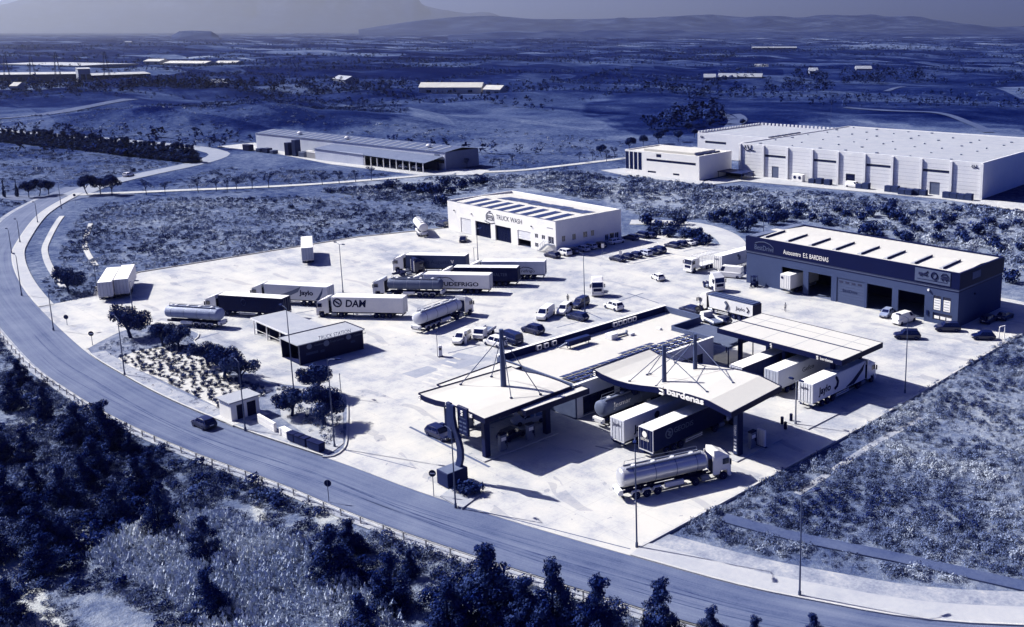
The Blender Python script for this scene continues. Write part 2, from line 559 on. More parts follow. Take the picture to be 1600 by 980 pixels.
parcel = mth(n, 'ADD', parcel, mth(n, 'MULTIPLY', near, 0.55))
mix = n.nodes.new('ShaderNodeMix'); mix.data_type = 'FLOAT'
n.links.new(af.outputs['Fac'], mix.inputs[0]); n.links.new(near, mix.inputs[2]); n.links.new(parcel, mix.inputs[3])
tt = mth(n, 'ADD', at.outputs['Fac'], mix.outputs[0], True)
rp = ramp_node(n, [(0.0, 0.02), (0.15, 0.15), (0.3, 0.3), (0.5, 0.5), (0.7, 0.7), (0.95, 0.93)], 1.0, (.93, .985, 1.04))
n.links.new(tt, rp.inputs[0])
n.links.new(rp.outputs[0], p.inputs['Base Color'])
bump(n, p, n3_, 0.9, 0.35)
LANDM = m
g = link('ground', np_mesh('ground', vv, ff, m, tone, np.clip((r - 380) / 320, 0, 1)))
tag(g, kind='structure')

# ---- far hills
HILLM = None
m, n, p = nodes_of('hill_slopes')
p.inputs['Roughness'].default_value = 1.0
p.inputs['Specular IOR Level'].default_value = 0.0
v = coord(n)
rp = ramp_node(n, [(0.3, 0.10), (0.5, 0.2), (0.7, 0.36)])
n.links.new(noise(n, v, 0.0032, 8, 0.7), rp.inputs[0])
n.links.new(rp.outputs[0], p.inputs['Base Color'])
HILLM = m
def hill_range(name, ridge, depth, rough=0.18):
    """a real ridge: foot, spurs, crest and back slope along the given crest line (x, y, height)"""
    n = 170
    P = np.array(ridge, float)
    t = np.linspace(0, len(P) - 1, n)
    Q = np.stack([np.interp(t, np.arange(len(P)), P[:, k]) for k in range(3)], -1)
    out = Q[:, :2] - np.array([120, -80])
    out /= np.linalg.norm(out, axis=1)[:, None]
    rows = []
    prof = [(-1, 0), (-.8, .08), (-.6, .22), (-.42, .42), (-.25, .66), (-.1, .9), (0, 1), (.2, .7), (.6, .3), (1.0, 0)]
    for k, (d, h) in enumerate(prof):
        xy = Q[:, :2] + out * d * depth
        nz = vnoise(xy[:, 0], xy[:, 1], depth * 0.22) - .5 + 0.5 * (vnoise(xy[:, 0], xy[:, 1], depth * 0.08) - .5)
        z = Q[:, 2] * h * (1 + (nz * rough * 4 if 0 < h < 1 else nz * rough * .35 * (h > 0))) - 12 * (h == 0)
        rows.append(np.column_stack([xy, z]))
    v = np.concatenate(rows)
    I, J = np.meshgrid(np.arange(len(prof) - 1), np.arange(n - 1), indexing='ij')
    f = np.stack([I * n + J, I * n + J + 1, (I + 1) * n + J + 1, (I + 1) * n + J], -1).reshape(-1, 4)
    me = np_mesh(name, v, f, HILLM)
    o = link(name, me)
    tag(o, kind='structure')
    return o
hill_range('far_mountain', [(-35796, 2375, 85), (-35587, 4506, 292), (-35145, 7157, 632), (-34461, 9929, 1082), (-33708, 12235, 1438), (-32731, 14643, 1733), (-31890, 16392, 1647), (-31126, 17800, 1355), (-30495, 18860, 1048), (-29929, 19746, 774), (-29570, 20280, 668), (-29069, 20992, 561), (-27996, 22403, 366), (-26682, 23955, 98)], 5200)
hill_range('far_hills', [(-13001, 7189, 71), (-12645, 7797, 179), (-12252, 8401, 254), (-11988, 8774, 274), (-11652, 9216, 229), (-11233, 9723, 221), (-10852, 10148, 231), (-10314, 10696, 251), (-9819, 11154, 298), (-9453, 11468, 260), (-8849, 11943, 241), (-8306, 12330, 259), (-7751, 12689, 211), (-7271, 12973, 219), (-6785, 13236, 145), (-6300, 13477, 107), (-5659, 13762, 124), (-4717, 14119, 192), (-3276, 14531, 86)], 3600)
hill_range('low_hills', [(-6703, 4468, 13), (-6412, 4878, 43), (-6156, 5198, 37), (-5734, 5662, 58), (-5353, 6026, 32), (-4949, 6366, 42), (-4397, 6764, 43), (-4004, 7007, 32), (-3651, 7201, 23), (-3210, 7413, 23), (-2561, 7669, 43), (-1730, 7909, 7)], 1500, 0.3)
hill_range('mesa', [(-6458, 2313, 22), (-6443, 2355, 49), (-6418, 2421, 53), (-6379, 2521, 49), (-6364, 2558, 21)], 500, 0.1)

# ---- concrete yard
m, n, p = nodes_of('concrete_yard')
p.inputs['Roughness'].default_value = 0.85
p.inputs['Specular IOR Level'].default_value = 0.05
v = coord(n)
a = noise(n, v, 0.028, 6, 0.62)
b = noise(n, v, 0.22, 6, 0.7)
c = noise(n, v, 2.5, 4, 0.7)
st = noise(n, v, 0.05, 5, 0.65, (0.35, 2.2, 1))
s = mth(n, 'ADD', mth(n, 'ADD', mth(n, 'MULTIPLY', a, 0.34), mth(n, 'MULTIPLY', b, 0.32)), mth(n, 'ADD', mth(n, 'MULTIPLY', c, 0.12), mth(n, 'MULTIPLY', st, 0.22)))
rp = ramp_node(n, [(0.36, 0.56), (0.44, 0.76), (0.51, 0.91), (0.58, 0.985)])
n.links.new(s, rp.inputs[0])
bk = n.nodes.new('ShaderNodeTexBrick')
bk.offset = 0.0
bk.inputs['Scale'].default_value = 1.0
bk.inputs['Mortar Size'].default_value = 0.03
bk.inputs['Brick Width'].default_value = 6.0
bk.inputs['Row Height'].default_value = 5.0
bk.inputs['Color1'].default_value = (1, 1, 1, 1)
bk.inputs['Color2'].default_value = (0.985, 0.985, 0.987, 1)
bk.inputs['Mortar'].default_value = (0.8, 0.81, 0.84, 1)
n.links.new(v, bk.inputs['Vector'])
mx = n.nodes.new('ShaderNodeMix'); mx.data_type = 'RGBA'; mx.blend_type = 'MULTIPLY'; mx.inputs[0].default_value = 1.0
n.links.new(rp.outputs[0], mx.inputs[6]); n.links.new(bk.outputs['Color'], mx.inputs[7])
# stains and tyre arcs worn into the slab
wv = n.nodes.new('ShaderNodeTexWave')
wv.wave_type = 'RINGS'
wv.inputs['Scale'].default_value = 0.035
wv.inputs['Distortion'].default_value = 9.0
wv.inputs['Detail'].default_value = 3.0
wv.inputs['Detail Scale'].default_value = 0.6
n.links.new(v, wv.inputs['Vector'])
arc = mth(n, 'MULTIPLY', mth(n, 'GREATER_THAN', wv.outputs['Fac'], 0.955), mth(n, 'GREATER_THAN', noise(n, v, 0.07, 3, 0.6), 0.52))
spot = mth(n, 'MULTIPLY', mth(n, 'GREATER_THAN', noise(n, v, 0.55, 4, 0.65), 0.66), mth(n, 'GREATER_THAN', noise(n, v, 0.035, 2, 0.5), 0.48))
wear = mth(n, 'ADD', mth(n, 'MULTIPLY', arc, 0.26), mth(n, 'MULTIPLY', spot, 0.42), True)
st2 = n.nodes.new('ShaderNodeMix'); st2.data_type = 'RGBA'
n.links.new(wear, st2.inputs[0]); n.links.new(mx.outputs[2], st2.inputs[6]); st2.inputs[7].default_value = C(0.4)
n.links.new(st2.outputs[2], p.inputs['Base Color'])
bump(n, p, c, 0.1, 0.01)
YARD = m
MB().prism(LOT, -0.4, 0.0).build('concrete_yard', YARD)['kind'] = 'structure'

# ---- asphalt
m, n, p = nodes_of('asphalt')
p.inputs['Roughness'].default_value = 0.8
p.inputs['Specular IOR Level'].default_value = 0.08
uvn = n.nodes.new('ShaderNodeUVMap')
v = coord(n)
tr = noise(n, uvn.outputs[0], 1.0, 5, 0.6, (0.02, 9.0, 1))
ln = noise(n, uvn.outputs[0], 1.0, 3, 0.5, (0.012, 26.0, 1))
a = noise(n, v, 0.12, 6, 0.6)
b = noise(n, v, 5.0, 4, 0.8)
s = mth(n, 'ADD', mth(n, 'ADD', mth(n, 'MULTIPLY', tr, 0.34), mth(n, 'MULTIPLY', ln, 0.16)), mth(n, 'ADD', mth(n, 'MULTIPLY', a, 0.3), mth(n, 'MULTIPLY', b, 0.2)))
rp = ramp_node(n, [(0.38, 0.30), (0.46, 0.43), (0.54, 0.495), (0.64, 0.58)])
n.links.new(s, rp.inputs[0])
n.links.new(rp.outputs[0], p.inputs['Base Color'])
bump(n, p, b, 0.25, 0.02)
ASPH = m
strip('road', ROAD_IN, ROAD_OUT, None, -0.05, ASPH)
m, n, p = nodes_of('tyre_marks')
p.inputs['Roughness'].default_value = 0.8
p.inputs['Specular IOR Level'].default_value = 0.05
v = coord(n)
rp = ramp_node(n, [(0.35, 0.26), (0.52, 0.36), (0.66, 0.44)])
n.links.new(noise(n, v, 0.35, 5, 0.7), rp.inputs[0])
n.links.new(rp.outputs[0], p.inputs['Base Color'])
TYRE = m
for d0, d1, wd, a, b in ((3.75, 3.85, .22, 8, iB + 30), (2.6, 3.4, .14, 14, iB + 4), (5.3, 4.4, .16, 22, iB + 18), (4.3, 5.6, .10, iA - 6, iB + 26), (1.4, 3.0, .10, iA, iB - 3)):
    seg = list(range(a, min(b, len(ROAD_IN) - 2)))
    la, lb = [], []
    for k, i in enumerate(seg):
        t = k / (len(seg) - 1)
        d = d0 + (d1 - d0) * t + .25 * math.sin(k * .35)
        w_ = wd * (0.4 + 0.6 * math.sin(math.pi * min(1, max(0, t))) ** .5) * (0.75 + 0.5 * ((k * 37) % 10) / 10)
        q, s_ = offset(ROAD_IN[i - 1:i + 2], d)[1], offset(ROAD_IN[i - 1:i + 2], d + w_)[1]
        la.append(q); lb.append(s_)
    strip('tyre_mark', la, lb, None, -0.045, TYRE)
MB().prism([(-237.04, 17.51), (-229.84, 9.62), (-249.42, 1.70), (-256.84, -0.01), (-266.12, -8.22), (-275.38, -6.34), (-264.34, 1.71), (-249.57, 11.40), (-259.07, 20.45), (-266.89, 28.53), (-259.47, 31.26), (-246.53, 24.40), (-234.76, 32.18), (-231.93, 31.24)], -0.3, -0.075).build('road_junction', ASPH)['kind'] = 'structure'
strip('far_road', offset(ROAD_FAR, 4.2), offset(ROAD_FAR, -4.2), None, 0.02, mat('far_asphalt', 0.66, 0.9, 0.06, 0.1))
DIRT = mat('pale_dirt', 0.86, 0.95, 0.12, 0.08, bumps=0.4)
VERGE = mat('verge_soil', 0.72, 0.95, 0.26, 0.3, bumps=0.6)
PAVE = mat('pavement_slabs', 0.82, 0.9, 0.07, 0.15, bumps=0.2)
KERB = mat('kerb_stone', 0.9, 0.85, 0.08, 0.8)
strip('dirt_lane', offset(LANE, 2.0), offset(LANE, -2.0), None, 0.03, DIRT)
FARTR = spline([(-588.75, 76.14), (-613.79, 102.33), (-657.79, 140.31), (-712.58, 188.76)], 20)
strip('far_track', offset(FARTR, 6), offset(FARTR, -6), None, lambda x, y: float(land_z(x, y)) + .35, mat('far_track_soil', 0.34, 0.95, 0.08, 0.05))
strip('service_road', offset(SERVICE, 3.4), offset(SERVICE, -3.4), None, -0.02, DIRT)
for la, nm in (([(-312.95, 415.87), (-261.36, 371.53), (-229.99, 330.57), (-254.26, 372.07), (-286.70, 404.72)], 'track'), ([(-267.29, 501.30), (-225.34, 500.58), (-172.69, 473.78), (-137.23, 437.63), (-109.44, 400.49)], 'track'), ([(-329.71, 658.92), (-353.18, 714.06), (-358.53, 736.90)], 'track')):
    l = spline(la, 8)
    strip('field_track', offset(l, 3), offset(l, -3), None, lambda x, y: float(land_z(x, y)) + .35, mat('far_track_soil', 0.34, 0.95, 0.08, 0.05))
def zone(name, poly, z, m):
    o = MB().prism(poly, z - 0.3, z).build(name, m)
    o['kind'] = 'structure'
    return o
zone('depot_yard', [(-350.74, 106.02), (-353.98, 124.31), (-285.52, 128.39), (-211.02, 134.50), (-190.93, 142.70), (-183.36, 133.46), (-191.28, 124.26), (-198.42, 117.94), (-251.95, 110.77), (-311.11, 111.87)], 0.04, DIRT)
zone('warehouse_yard', [(-109.36, 175.80), (-113.02, 197.91), (-65.13, 203.20), (-12.87, 207.80), (3.01, 209.58), (0.80, 196.07), (-26.16, 199.21), (-58.97, 193.88), (-100.06, 186.04), (-103.49, 169.25)], 0.05, DIRT)
zone('office_yard', [(-158.52, 171.37), (-155.37, 183.73), (-111.38, 178.05), (-106.26, 170.65), (-140.08, 167.38)], 0.03, PAVE)
zone('car_park', [(-57.6, 66.6), (-57.6, 100.5), (-30, 100.5), (-24, 88), (-24, 66.6)], 0.004, YARD)

# ---- verges, pavements and kerbs along the road
def sub(line, i, j):
    return line[i:j + 1] if i <= j else line[j:i + 1]
rin = sub(ROAD_IN, 0, iA)
strip('pavement', offset(rin, -0.25), offset(rin, -2.9), -0.2, 0.08, PAVE)
strip('kerb', rin, offset(rin, -0.25), -0.2, 0.10, KERB)
strip('dirt_verge', offset(rin, -2.95), offset(rin, -5.6), None, -0.03, VERGE)
l2 = sub(ROAD_IN, idx_near(ROAD_IN, (6.45, -26.50)), iC - 1)
strip('pavement', offset(l2, -0.22), offset(l2, -2.3), -0.2, 0.165, VERGE)
strip('kerb', l2, offset(l2, -0.22), -0.2, 0.18, KERB)
l3 = sub(ROAD_IN, iD, len(ROAD_IN) - 6)
strip('pavement', offset(l3, -0.25), offset(l3, -2.6), -0.2, 0.10, PAVE)
strip('kerb', l3, offset(l3, -0.25), -0.2, 0.12, KERB)
for d0, d1, a, b in ((6.0, 7.3, (-111.18, -26.63), (-204.47, 7.56)), (14.5, 15.6, (-129.58, -19.07), (-190.00, 1.04))):
    l4 = sub(ROAD_IN, idx_near(ROAD_IN, a) , idx_near(ROAD_IN, b))
    strip('drain_channel', offset(l4, -d0), offset(l4, -d1), -0.3, 0.02, DIRT)
l5 = sub(ROAD_OUT, 0, len(ROAD_OUT) - 8)
strip('road_shoulder', l5, offset(l5, 1.3), None, -0.07, VERGE)
# yard edge kerbs
def kerb(name, pts, wd=0.25, h=0.14):
    l = pts
    strip(name, l, offset(l, wd), -0.2, h, KERB)
kerb('kerb', [(53.0, 29.5), (52.9, -15.5)][::-1], -0.3)
kerb('kerb', [(52.95, 29.5), (51.7, 70.0), (51.6, 101.0)], -0.3)
kerb('kerb', [(-107.0, -17.6), (-114.7, -6.8), (-113.4, 45.0), (-106.6, 66.5)], 0.3, 0.2)
kerb('kerb', spline([(-100.6, -19.7), (-103.5, -18.6), (-107.2, -17.5)], 1.0), 0.3, 0.16)

# ---- planted island with pale gravel bed
MB().prism(ISLAND, -0.3, 0.14).build('planted_island', mat('island_soil', 0.55, 0.95, 0.25, 0.6, bumps=0.6))['kind'] = 'structure'
isl = ISLAND[:idx_near(ISLAND, (7.30, -26.51)) + 1]
strip('kerb', isl, offset(isl, 0.22), -0.2, 0.17, KERB)
GRAVEL = [(-53.37, -30.59), (-55.19, -27.01), (-53.94, -22.76), (-50.12, -20.29), (-43.90, -19.65), (-35.04, -21.73), (-26.75, -22.00), (-20.99, -20.51), (-20.18, -20.49), (-18.14, -24.14), (-16.49, -26.59), (-14.07, -27.89), (-16.46, -28.46), (-27.41, -28.98), (-39.87, -29.87), (-47.30, -30.59)]
zone('gravel_bed', GRAVEL, 0.22, mat('pale_gravel', 0.93, 0.95, 0.1, 1.2, bumps=0.6))
zone('gravel_bed', [(-21.33, -19.38), (-16.68, -16.69), (-9.81, -14.76), (5.77, -22.93), (7.12, -25.13), (1.87, -25.04), (-8.68, -24.34), (-14.79, -21.85)], 0.21, mat('island_gravel', 0.8, 0.95, 0.16, 1.0, bumps=0.6))
zone('pylon_island', [(27.79, -22.87), (27.06, -21.17), (30.69, -18.82), (32.15, -22.90)], 0.15, mat('island_soil2', 0.78, 0.95, 0.1, 0.8))

# ---- markings and stains on the yard
LINE = mat('line_paint', 0.98, 0.8, 0.03, 2.0)
DLINE = mat('dark_joint', 0.42, 0.8, 0.12, 2.0)
PATCHM = mat('worn_asphalt_patch', 0.72, 0.9, 0.1, 0.4, bumps=0.2)
def stroke(name, a, b, wd, m, z=0.008):
    d = Vector((b[0] - a[0], b[1] - a[1])).normalized()
    q = Vector((-d.y, d.x)) * wd / 2
    o = MB().prism([(a[0] + q.x, a[1] + q.y), (b[0] + q.x, b[1] + q.y), (b[0] - q.x, b[1] - q.y), (a[0] - q.x, a[1] - q.y)], z - 0.007, z).build(name, m)
    o['kind'] = 'structure'
for a, b, wd in (((7.00, -14.04), (25.50, -14.34), 0.35), ((-19.25, 39.05), (-11.22, 37.59), .25), ((-13.14, 28.41), (-12.81, 33.46), .25), ((-17.47, 46.67), (-18.33, 55.52), .25), ((-20.79, 53.34), (-10.49, 52.22), .25), ((-15.62, 7.12), (-15.12, 12.50), .3), ((-16.86, 19.55), (-16.55, 22.83), .3), ((-38.38, 72.20), (-37.98, 85.74), .3), ((-38.37, 89.10), (-38.47, 96.70), .3), ((7.26, -23.73), (19.01, -20.56), .12), ((25.82, -21.39), (25.89, -21.44), .1), ((30.59, -1.50), (33.14, -0.83), .2), ((32.20, -22.25), (52.53, -16.29), .14), ((-57.39, 1.24), (-56.91, 4.55), .3), ((-54.88, -18.47), (-55.83, -13.44), .3), ((52.89, -11.41), (52.89, -7.87), .2)):
    stroke('drain_line', a, b, wd, DLINE)
zone('asphalt_patch', [(-13.01, 3.44), (-14.62, 8.44), (-8.03, 10.37), (-7.60, 5.35), (-7.65, 3.70)], 0.006, PATCHM)
zone('asphalt_patch', [(-12.52, -3.37), (-12.63, 1.30), (-9.79, 1.80), (-9.08, -3.01)], 0.005, PATCHM)
zone('pale_patch', [(-37.24, 7.09), (-36.99, 8.87), (-28.82, 9.96), (-28.28, 7.96)], 0.006, LINE)
for k in range(7):   # zebra across the walkway
    x0, y0 = (-6.02, -2.93)
    x1, y1 = (-12.44, 6.46)
    t = k / 6
    q = Vector((x0 + (x1 - x0) * t, y0 + (y1 - y0) * t))
    stroke('zebra_stripe', (q.x - 1.1, q.y - 0.2), (q.x + 1.1, q.y + 0.2), 0.5, LINE, 0.010)
for k in range(6):
    stroke('bay_line', (-3.2 - 0.1 * k, -2 + k * 5.0), (3.2, -2 + k * 5.0), 0.14, LINE)
for k in range(9):
    stroke('bay_line', (-58.5, 69 + 2.7 * k), (-53.6, 69 + 2.7 * k), 0.12, LINE)
for k in range(9):
    stroke('bay_line', (-47.4, 69 + 2.7 * k), (-42.6, 69 + 2.7 * k), 0.12, LINE)

# ---- haze: pale air over the plain
hb = MB().box(-50000, 50000, -50000, 50000, -14, 2300).build('haze', None or mat('haze_tmp', 0.5))
m = bpy.data.materials.new('haze_air')
m.use_nodes = True
m.node_tree.nodes.clear()
pv = m.node_tree.nodes.new('ShaderNodeVolumePrincipled')
pv.inputs['Color'].default_value = (0.88, 0.93, 1.0, 1)
pv.inputs['Density'].default_value = 3.5e-5
pv.inputs['Anisotropy'].default_value = 0.8
mo = m.node_tree.nodes.new('ShaderNodeOutputMaterial')
m.node_tree.links.new(pv.outputs[0], mo.inputs['Volume'])
hb.data.materials.clear()
hb.data.materials.append(m)
tag(hb, kind='stuff')

# ================================================================== BUILDINGS
WHITE = mat('white_render', 0.955, 0.8, 0.04, 0.35, gain=1.75)
ROOFW = mat('white_roof_sheet', 0.985, 0.6, 0.03, 0.12, fine=1.2)
GREY = mat('grey_blue_cladding', 0.33, 0.75, 0.02, 0.3)
NAVY = mat('navy_fascia', 0.03, 0.5, 0.02, 0.4, spec=0.1)
DARK = mat('dark_interior', 0.06, 0.9, 0.03, 0.4)  # black fittings; on inner walls the dark tone stands for shade
GLASS = mat('dark_glass', 0.10, 0.12, 0.03, 0.8, spec=0.7)
STEEL = mat('galvanised_steel', 0.62, 0.45, 0.06, 2.0, metal=0.35)
DSTEEL = mat('dark_painted_steel', 0.16, 0.5, 0.04, 2.0)
PALEW = mat('pale_precast_panel', 0.88, 0.85, 0.05, 0.18, gain=1.75)
OFFW = mat('off_white_sheet', 0.88, 0.7, 0.05, 0.3, gain=1.75)
MIDG = mat('mid_grey_sheet', 0.5, 0.7, 0.06, 0.3)
LROOF = mat('dusty_roof_sheet', 0.77, 0.8, 0.06, 0.3)
SOLAR = mat('solar_glass', 0.13, 0.2, 0.03, 1.0, spec=0.6)
LETW = mat('white_lettering', 0.97, 0.6, 0.02, 1.0, gain=1.75)
LETD = mat('navy_lettering', 0.06, 0.6, 0.02, 1.0)
LETM = mat('mid_lettering', 0.42, 0.6, 0.03, 1.0)
POSTER = mat('white_poster', 0.95, 0.6, 0.03, 1.0, gain=1.75)

def wall_x(b, x0, x1, y0, y1, z0, z1, holes):
    """wall along x (thickness y0..y1) with rectangular openings (xa, xb, za, zb)"""
    xs = sorted({x0, x1, *[h[0] for h in holes], *[h[1] for h in holes]})
    zs = sorted({z0, z1, *[h[2] for h in holes], *[h[3] for h in holes]})
    for xa, xb in zip(xs, xs[1:]):
        run = None
        for za, zb in zip(zs, zs[1:]):
            solid = not any(h[0] <= xa and xb <= h[1] and h[2] <= za and zb <= h[3] for h in holes)
            if solid:
                run = (run[0], zb) if run else (za, zb)
            if (not solid or zb == zs[-1]) and run:
                b.box(xa, xb, y0, y1, *run)
                run = None
    return b
def wall_y(b, x0, x1, y0, y1, z0, z1, holes):
    ys = sorted({y0, y1, *[h[0] for h in holes], *[h[1] for h in holes]})
    zs = sorted({z0, z1, *[h[2] for h in holes], *[h[3] for h in holes]})
    for ya, yb in zip(ys, ys[1:]):
        run = None
        for za, zb in zip(zs, zs[1:]):
            solid = not any(h[0] <= ya and yb <= h[1] and h[2] <= za and zb <= h[3] for h in holes)
            if solid:
                run = (run[0], zb) if run else (za, zb)
            if (not solid or zb == zs[-1]) and run:
                b.box(x0, x1, ya, yb, *run)
                run = None
    return b
def win_front(parent, xa, xb, za, zb, y, m=None, frame=None, name='window'):
    """recessed pane with a frame in a wall that looks to -Y (outer face at y)"""
    w = bx(name, m or GLASS, parent, xa, xb, y + 0.14, y + 0.20, za, zb)
    b = MB()
    t = 0.07
    b.box(xa, xb, y + 0.06, y + 0.138, za, za + t).box(xa, xb, y + 0.06, y + 0.138, zb - t, zb)
    b.box(xa, xa + t, y + 0.06, y + 0.138, za + t, zb - t).box(xb - t, xb, y + 0.06, y + 0.138, za + t, zb - t)
    b.box((xa + xb) / 2 - 0.03, (xa + xb) / 2 + 0.03, y + 0.07, y + 0.137, za + t, zb - t)
    b.build('frame', frame or OFFW, w)
    return w
def win_right(parent, ya, yb, za, zb, x, m=None, frame=None, name='window'):
    """pane in a wall that looks to +X (outer face at x)"""
    w = bx(name, m or GLASS, parent, x - 0.20, x - 0.14, ya, yb, za, zb)
    b = MB()
    t = 0.07
    b.box(x - 0.138, x - 0.06, ya, yb, za, za + t).box(x - 0.138, x - 0.06, ya, yb, zb - t, zb)
    b.box(x - 0.138, x - 0.06, ya, ya + t, za + t, zb - t).box(x - 0.138, x - 0.06, yb - t, yb, za + t, zb - t)
    b.box(x - 0.137, x - 0.07, (ya + yb) / 2 - 0.03, (ya + yb) / 2 + 0.03, za + t, zb - t)
    b.build('frame', frame or OFFW, w)
    bx('sill', frame or OFFW, w, x - 0.05, x + 0.06, ya - 0.05, yb + 0.05, za - 0.08, za - 0.003)
    return w
def shutter(parent, xa, xb, za, zb, y, m, name='roller_shutter'):
    o = bx(name, m, parent, xa, xb, y + 0.16, y + 0.22, za, zb)
    n = max(2, int((zb - za) / 0.55))
    me = MB().box(xa + 0.03, xb - 0.03, y + 0.115, y + 0.158, 0.02, (zb - za) / n - 0.03).mesh('slat', m)
    for k in range(n):
        s = link('slat', me, o)
        s.location = (0, 0, za + k * (zb - za) / n)
    return o

# ---- truck wash hall
T = empty('truck_wash_hall')
tag(T, 'white truck wash hall with four vehicle bays and dark rooflights', 'building')
x0, x1, y0, y1, H = -104.6, -59.4, 66.7, 88.2, 8.0
bays = [(-98.8, -94.1, 0.0, 4.0), (-92.2, -85.5, 0.0, 4.0), (-83.6, -77.0, 0.0, 4.0), (-74.3, -69.1, 0.0, 4.0)]
wins = [(-67.4, -66.2, 2.9, 4.0), (-64.75, -63.5, 2.9, 4.0)]
door = (-62.3, -60.2, 2.2, 4.0)
low = (-67.5, -66.2, 0.6, 1.7)
wall_x(MB(), x0, x1, y0, y0 + 0.3, 0, H, bays + wins + [door, low]).build('front_wall', WHITE, T)
swin = [(68.6, 69.65, 2.62, 4.1), (71.85, 73.0, 2.6, 4.1), (75.36, 76.7, 2.6, 4.1), (77.9, 79.0, 2.6, 4.1), (82.6, 83.7, 0.75, 2.28), (86.0, 87.3, 0.7, 2.28)]
sdoor = (84.2, 85.7, 0.0, 2.35)
wall_y(MB(), x1 - 0.3, x1, y0 + 0.3, y1 - 0.3, 0, H - 0.002, swin + [sdoor]).build('side_wall', PALEW, T)
MB().box(x0, x1, y1 - 0.3, y1, 0, H).build('rear_wall', WHITE, T)
MB().box(x0, x0 + 0.3, y0 + 0.3, y1 - 0.3, 0, H - 0.002).build('side_wall', WHITE, T)
for a in swin: win_right(T, *a, x1)
for a in wins + [low]: win_front(T, *a, y0)
bx('door', GLASS, T, x1 - 0.2, x1 - 0.13, *sdoor)
win_front(T, *door, y0, name='door')
shutter(T, *bays[0], y0, OFFW)
shutter(T, -74.3, -69.1, 1.75, 4.0, y0, OFFW)
me = MB().box(0, 0.16, 0.35, 0.42, 0, 3.98).mesh('curtain_strip', mat('strip_curtain', 0.1, 0.5, 0.03, 1.0))
for a in bays[1:3]:   # dark strip curtains
    k = a[0] + 0.01
    while k < a[1] - 0.17:
        c = link('curtain_strip', me, T)
        c.location = (k, y0 + rng.uniform(0, 0.05), 0)
        k += 0.30
ym = (y0 + y1) / 2
MB().add([(x0 + .3, y0 + .3, 7.35), (x1 - .3, y0 + .3, 7.35), (x1 - .3, ym, 7.85), (x0 + .3, ym, 7.85), (x0 + .3, y1 - .3, 7.35), (x1 - .3, y1 - .3, 7.35)], [(0, 1, 2, 3), (3, 2, 5, 4)]).build('roof', ROOFW, T)
MB().box(x0 + .3, x1 - .3, y0 + .3, y1 - .3, 0.004, 0.02).build('hall_floor', MIDG, T)
bx('coping', mat('dark_coping', 0.45), T, x0 - 0.03, x1 + 0.03, y0 - 0.04, y0 + 0.2, H + 0.002, H + 0.06)
bx('coping', mat('dark_coping', 0.45), T, x1 - 0.2, x1 + 0.04, y0 + 0.21, y1 + 0.03, H + 0.002, H + 0.06)
sk = MB().slab((0, 0, 0), (2.5, 0, 0), (2.5, 8.2, 0.38), (0, 8.2, 0.38), 0.06).mesh('rooflight', mat('rooflight_sheet', 0.24, 0.4, 0.05, 0.6))
for k in range(8):
    o = link('rooflight', sk, T)
    o.location = (x0 + 4.3 + 4.9 * k, y0 + 1.3, 7.42)
sk2 = MB().slab((0, 0, 0), (3.9, 0, 0), (3.9, 4.4, -0.21), (0, 4.4, -0.21), 0.05).mesh('rooflight', mat('ridge_strip_mottled', 0.34, 0.5, 0.14, 0.5))  # mottled mid-dark strips for the irregular smears along the ridge
for k in range(8):
    o = link('rooflight', sk2, T)
    o.location = (x0 + 7.0 + 4.4 * k, ym + 0.5 + 0.35 * (k % 3), 7.84)
lettering('TRUCK WASH', 1.75, LETD, T, (-77.6, y0 - 0.02, 6.1), FRONT, width=10.6)
# emblem: a truck seen from the front under a spray arch
eb = MB()
for pts in ([(-1.6, 0), (-1.6, 1.7), (-0.9, 2.6), (0.9, 2.6), (1.6, 1.7), (1.6, 0)], [(-1.0, 0.2), (-1.0, 1.6), (1.0, 1.6), (1.0, 0.2), (-1.0, 0.2)], [(-1.0, 1.0), (1.0, 1.0)], [(-2.2, -0.5), (0.2, -1.1), (2.0, -0.6)], [(-0.5, 3.0), (0.4, 3.3)]):
    for a, c in zip(pts, pts[1:]):
        eb.tube((-85.6 + a[0], y0 - 0.02, 4.9 + a[1] * .75), (-85.6 + c[0], y0 - 0.02, 4.9 + c[1] * .75), 0.10, n=6)
eb.build('emblem', LETD, T)
bx('sign_plate', LETM, T, -62.6, -60.4, y0 - 0.03, y0 - 0.004, 6.0, 6.14)
for k, xx in enumerate((-101.5, -93.6, -68.6)):
    MB().tube((xx, y0 - 0.25, 5.6), (xx, y0 - 0.01, 5.6), 0.16, n=8).build('floodlight', DSTEEL, T)
# outside stair
st = MB()
for k in range(9):
    st.box(-64.9 + k * 0.3, -64.6 + k * 0.3, y0 - 1.35, y0 - 0.15, 0.2 + k * 0.22, 0.26 + k * 0.22)
st.build('stair', STEEL, T)
bx('landing', STEEL, T, -62.2, -60.0, y0 - 1.4, y0 - 0.02, 2.12, 2.19)
rb = MB()
for yy in (y0 - 1.38, ):
    rb.path([(-64.9, yy, 1.2), (-62.2, yy, 3.15), (-60.0, yy, 3.15)], 0.035)
    for k in range(8):
        x = -64.9 + k * 0.68
        zb = 0.2 + max(0, min(1, (x + 64.9) / 2.7)) * 1.95
        rb.tube((x, yy, zb), (x, yy, zb + 1.0), 0.03, n=5)
rb.build('handrail', STEEL, T)

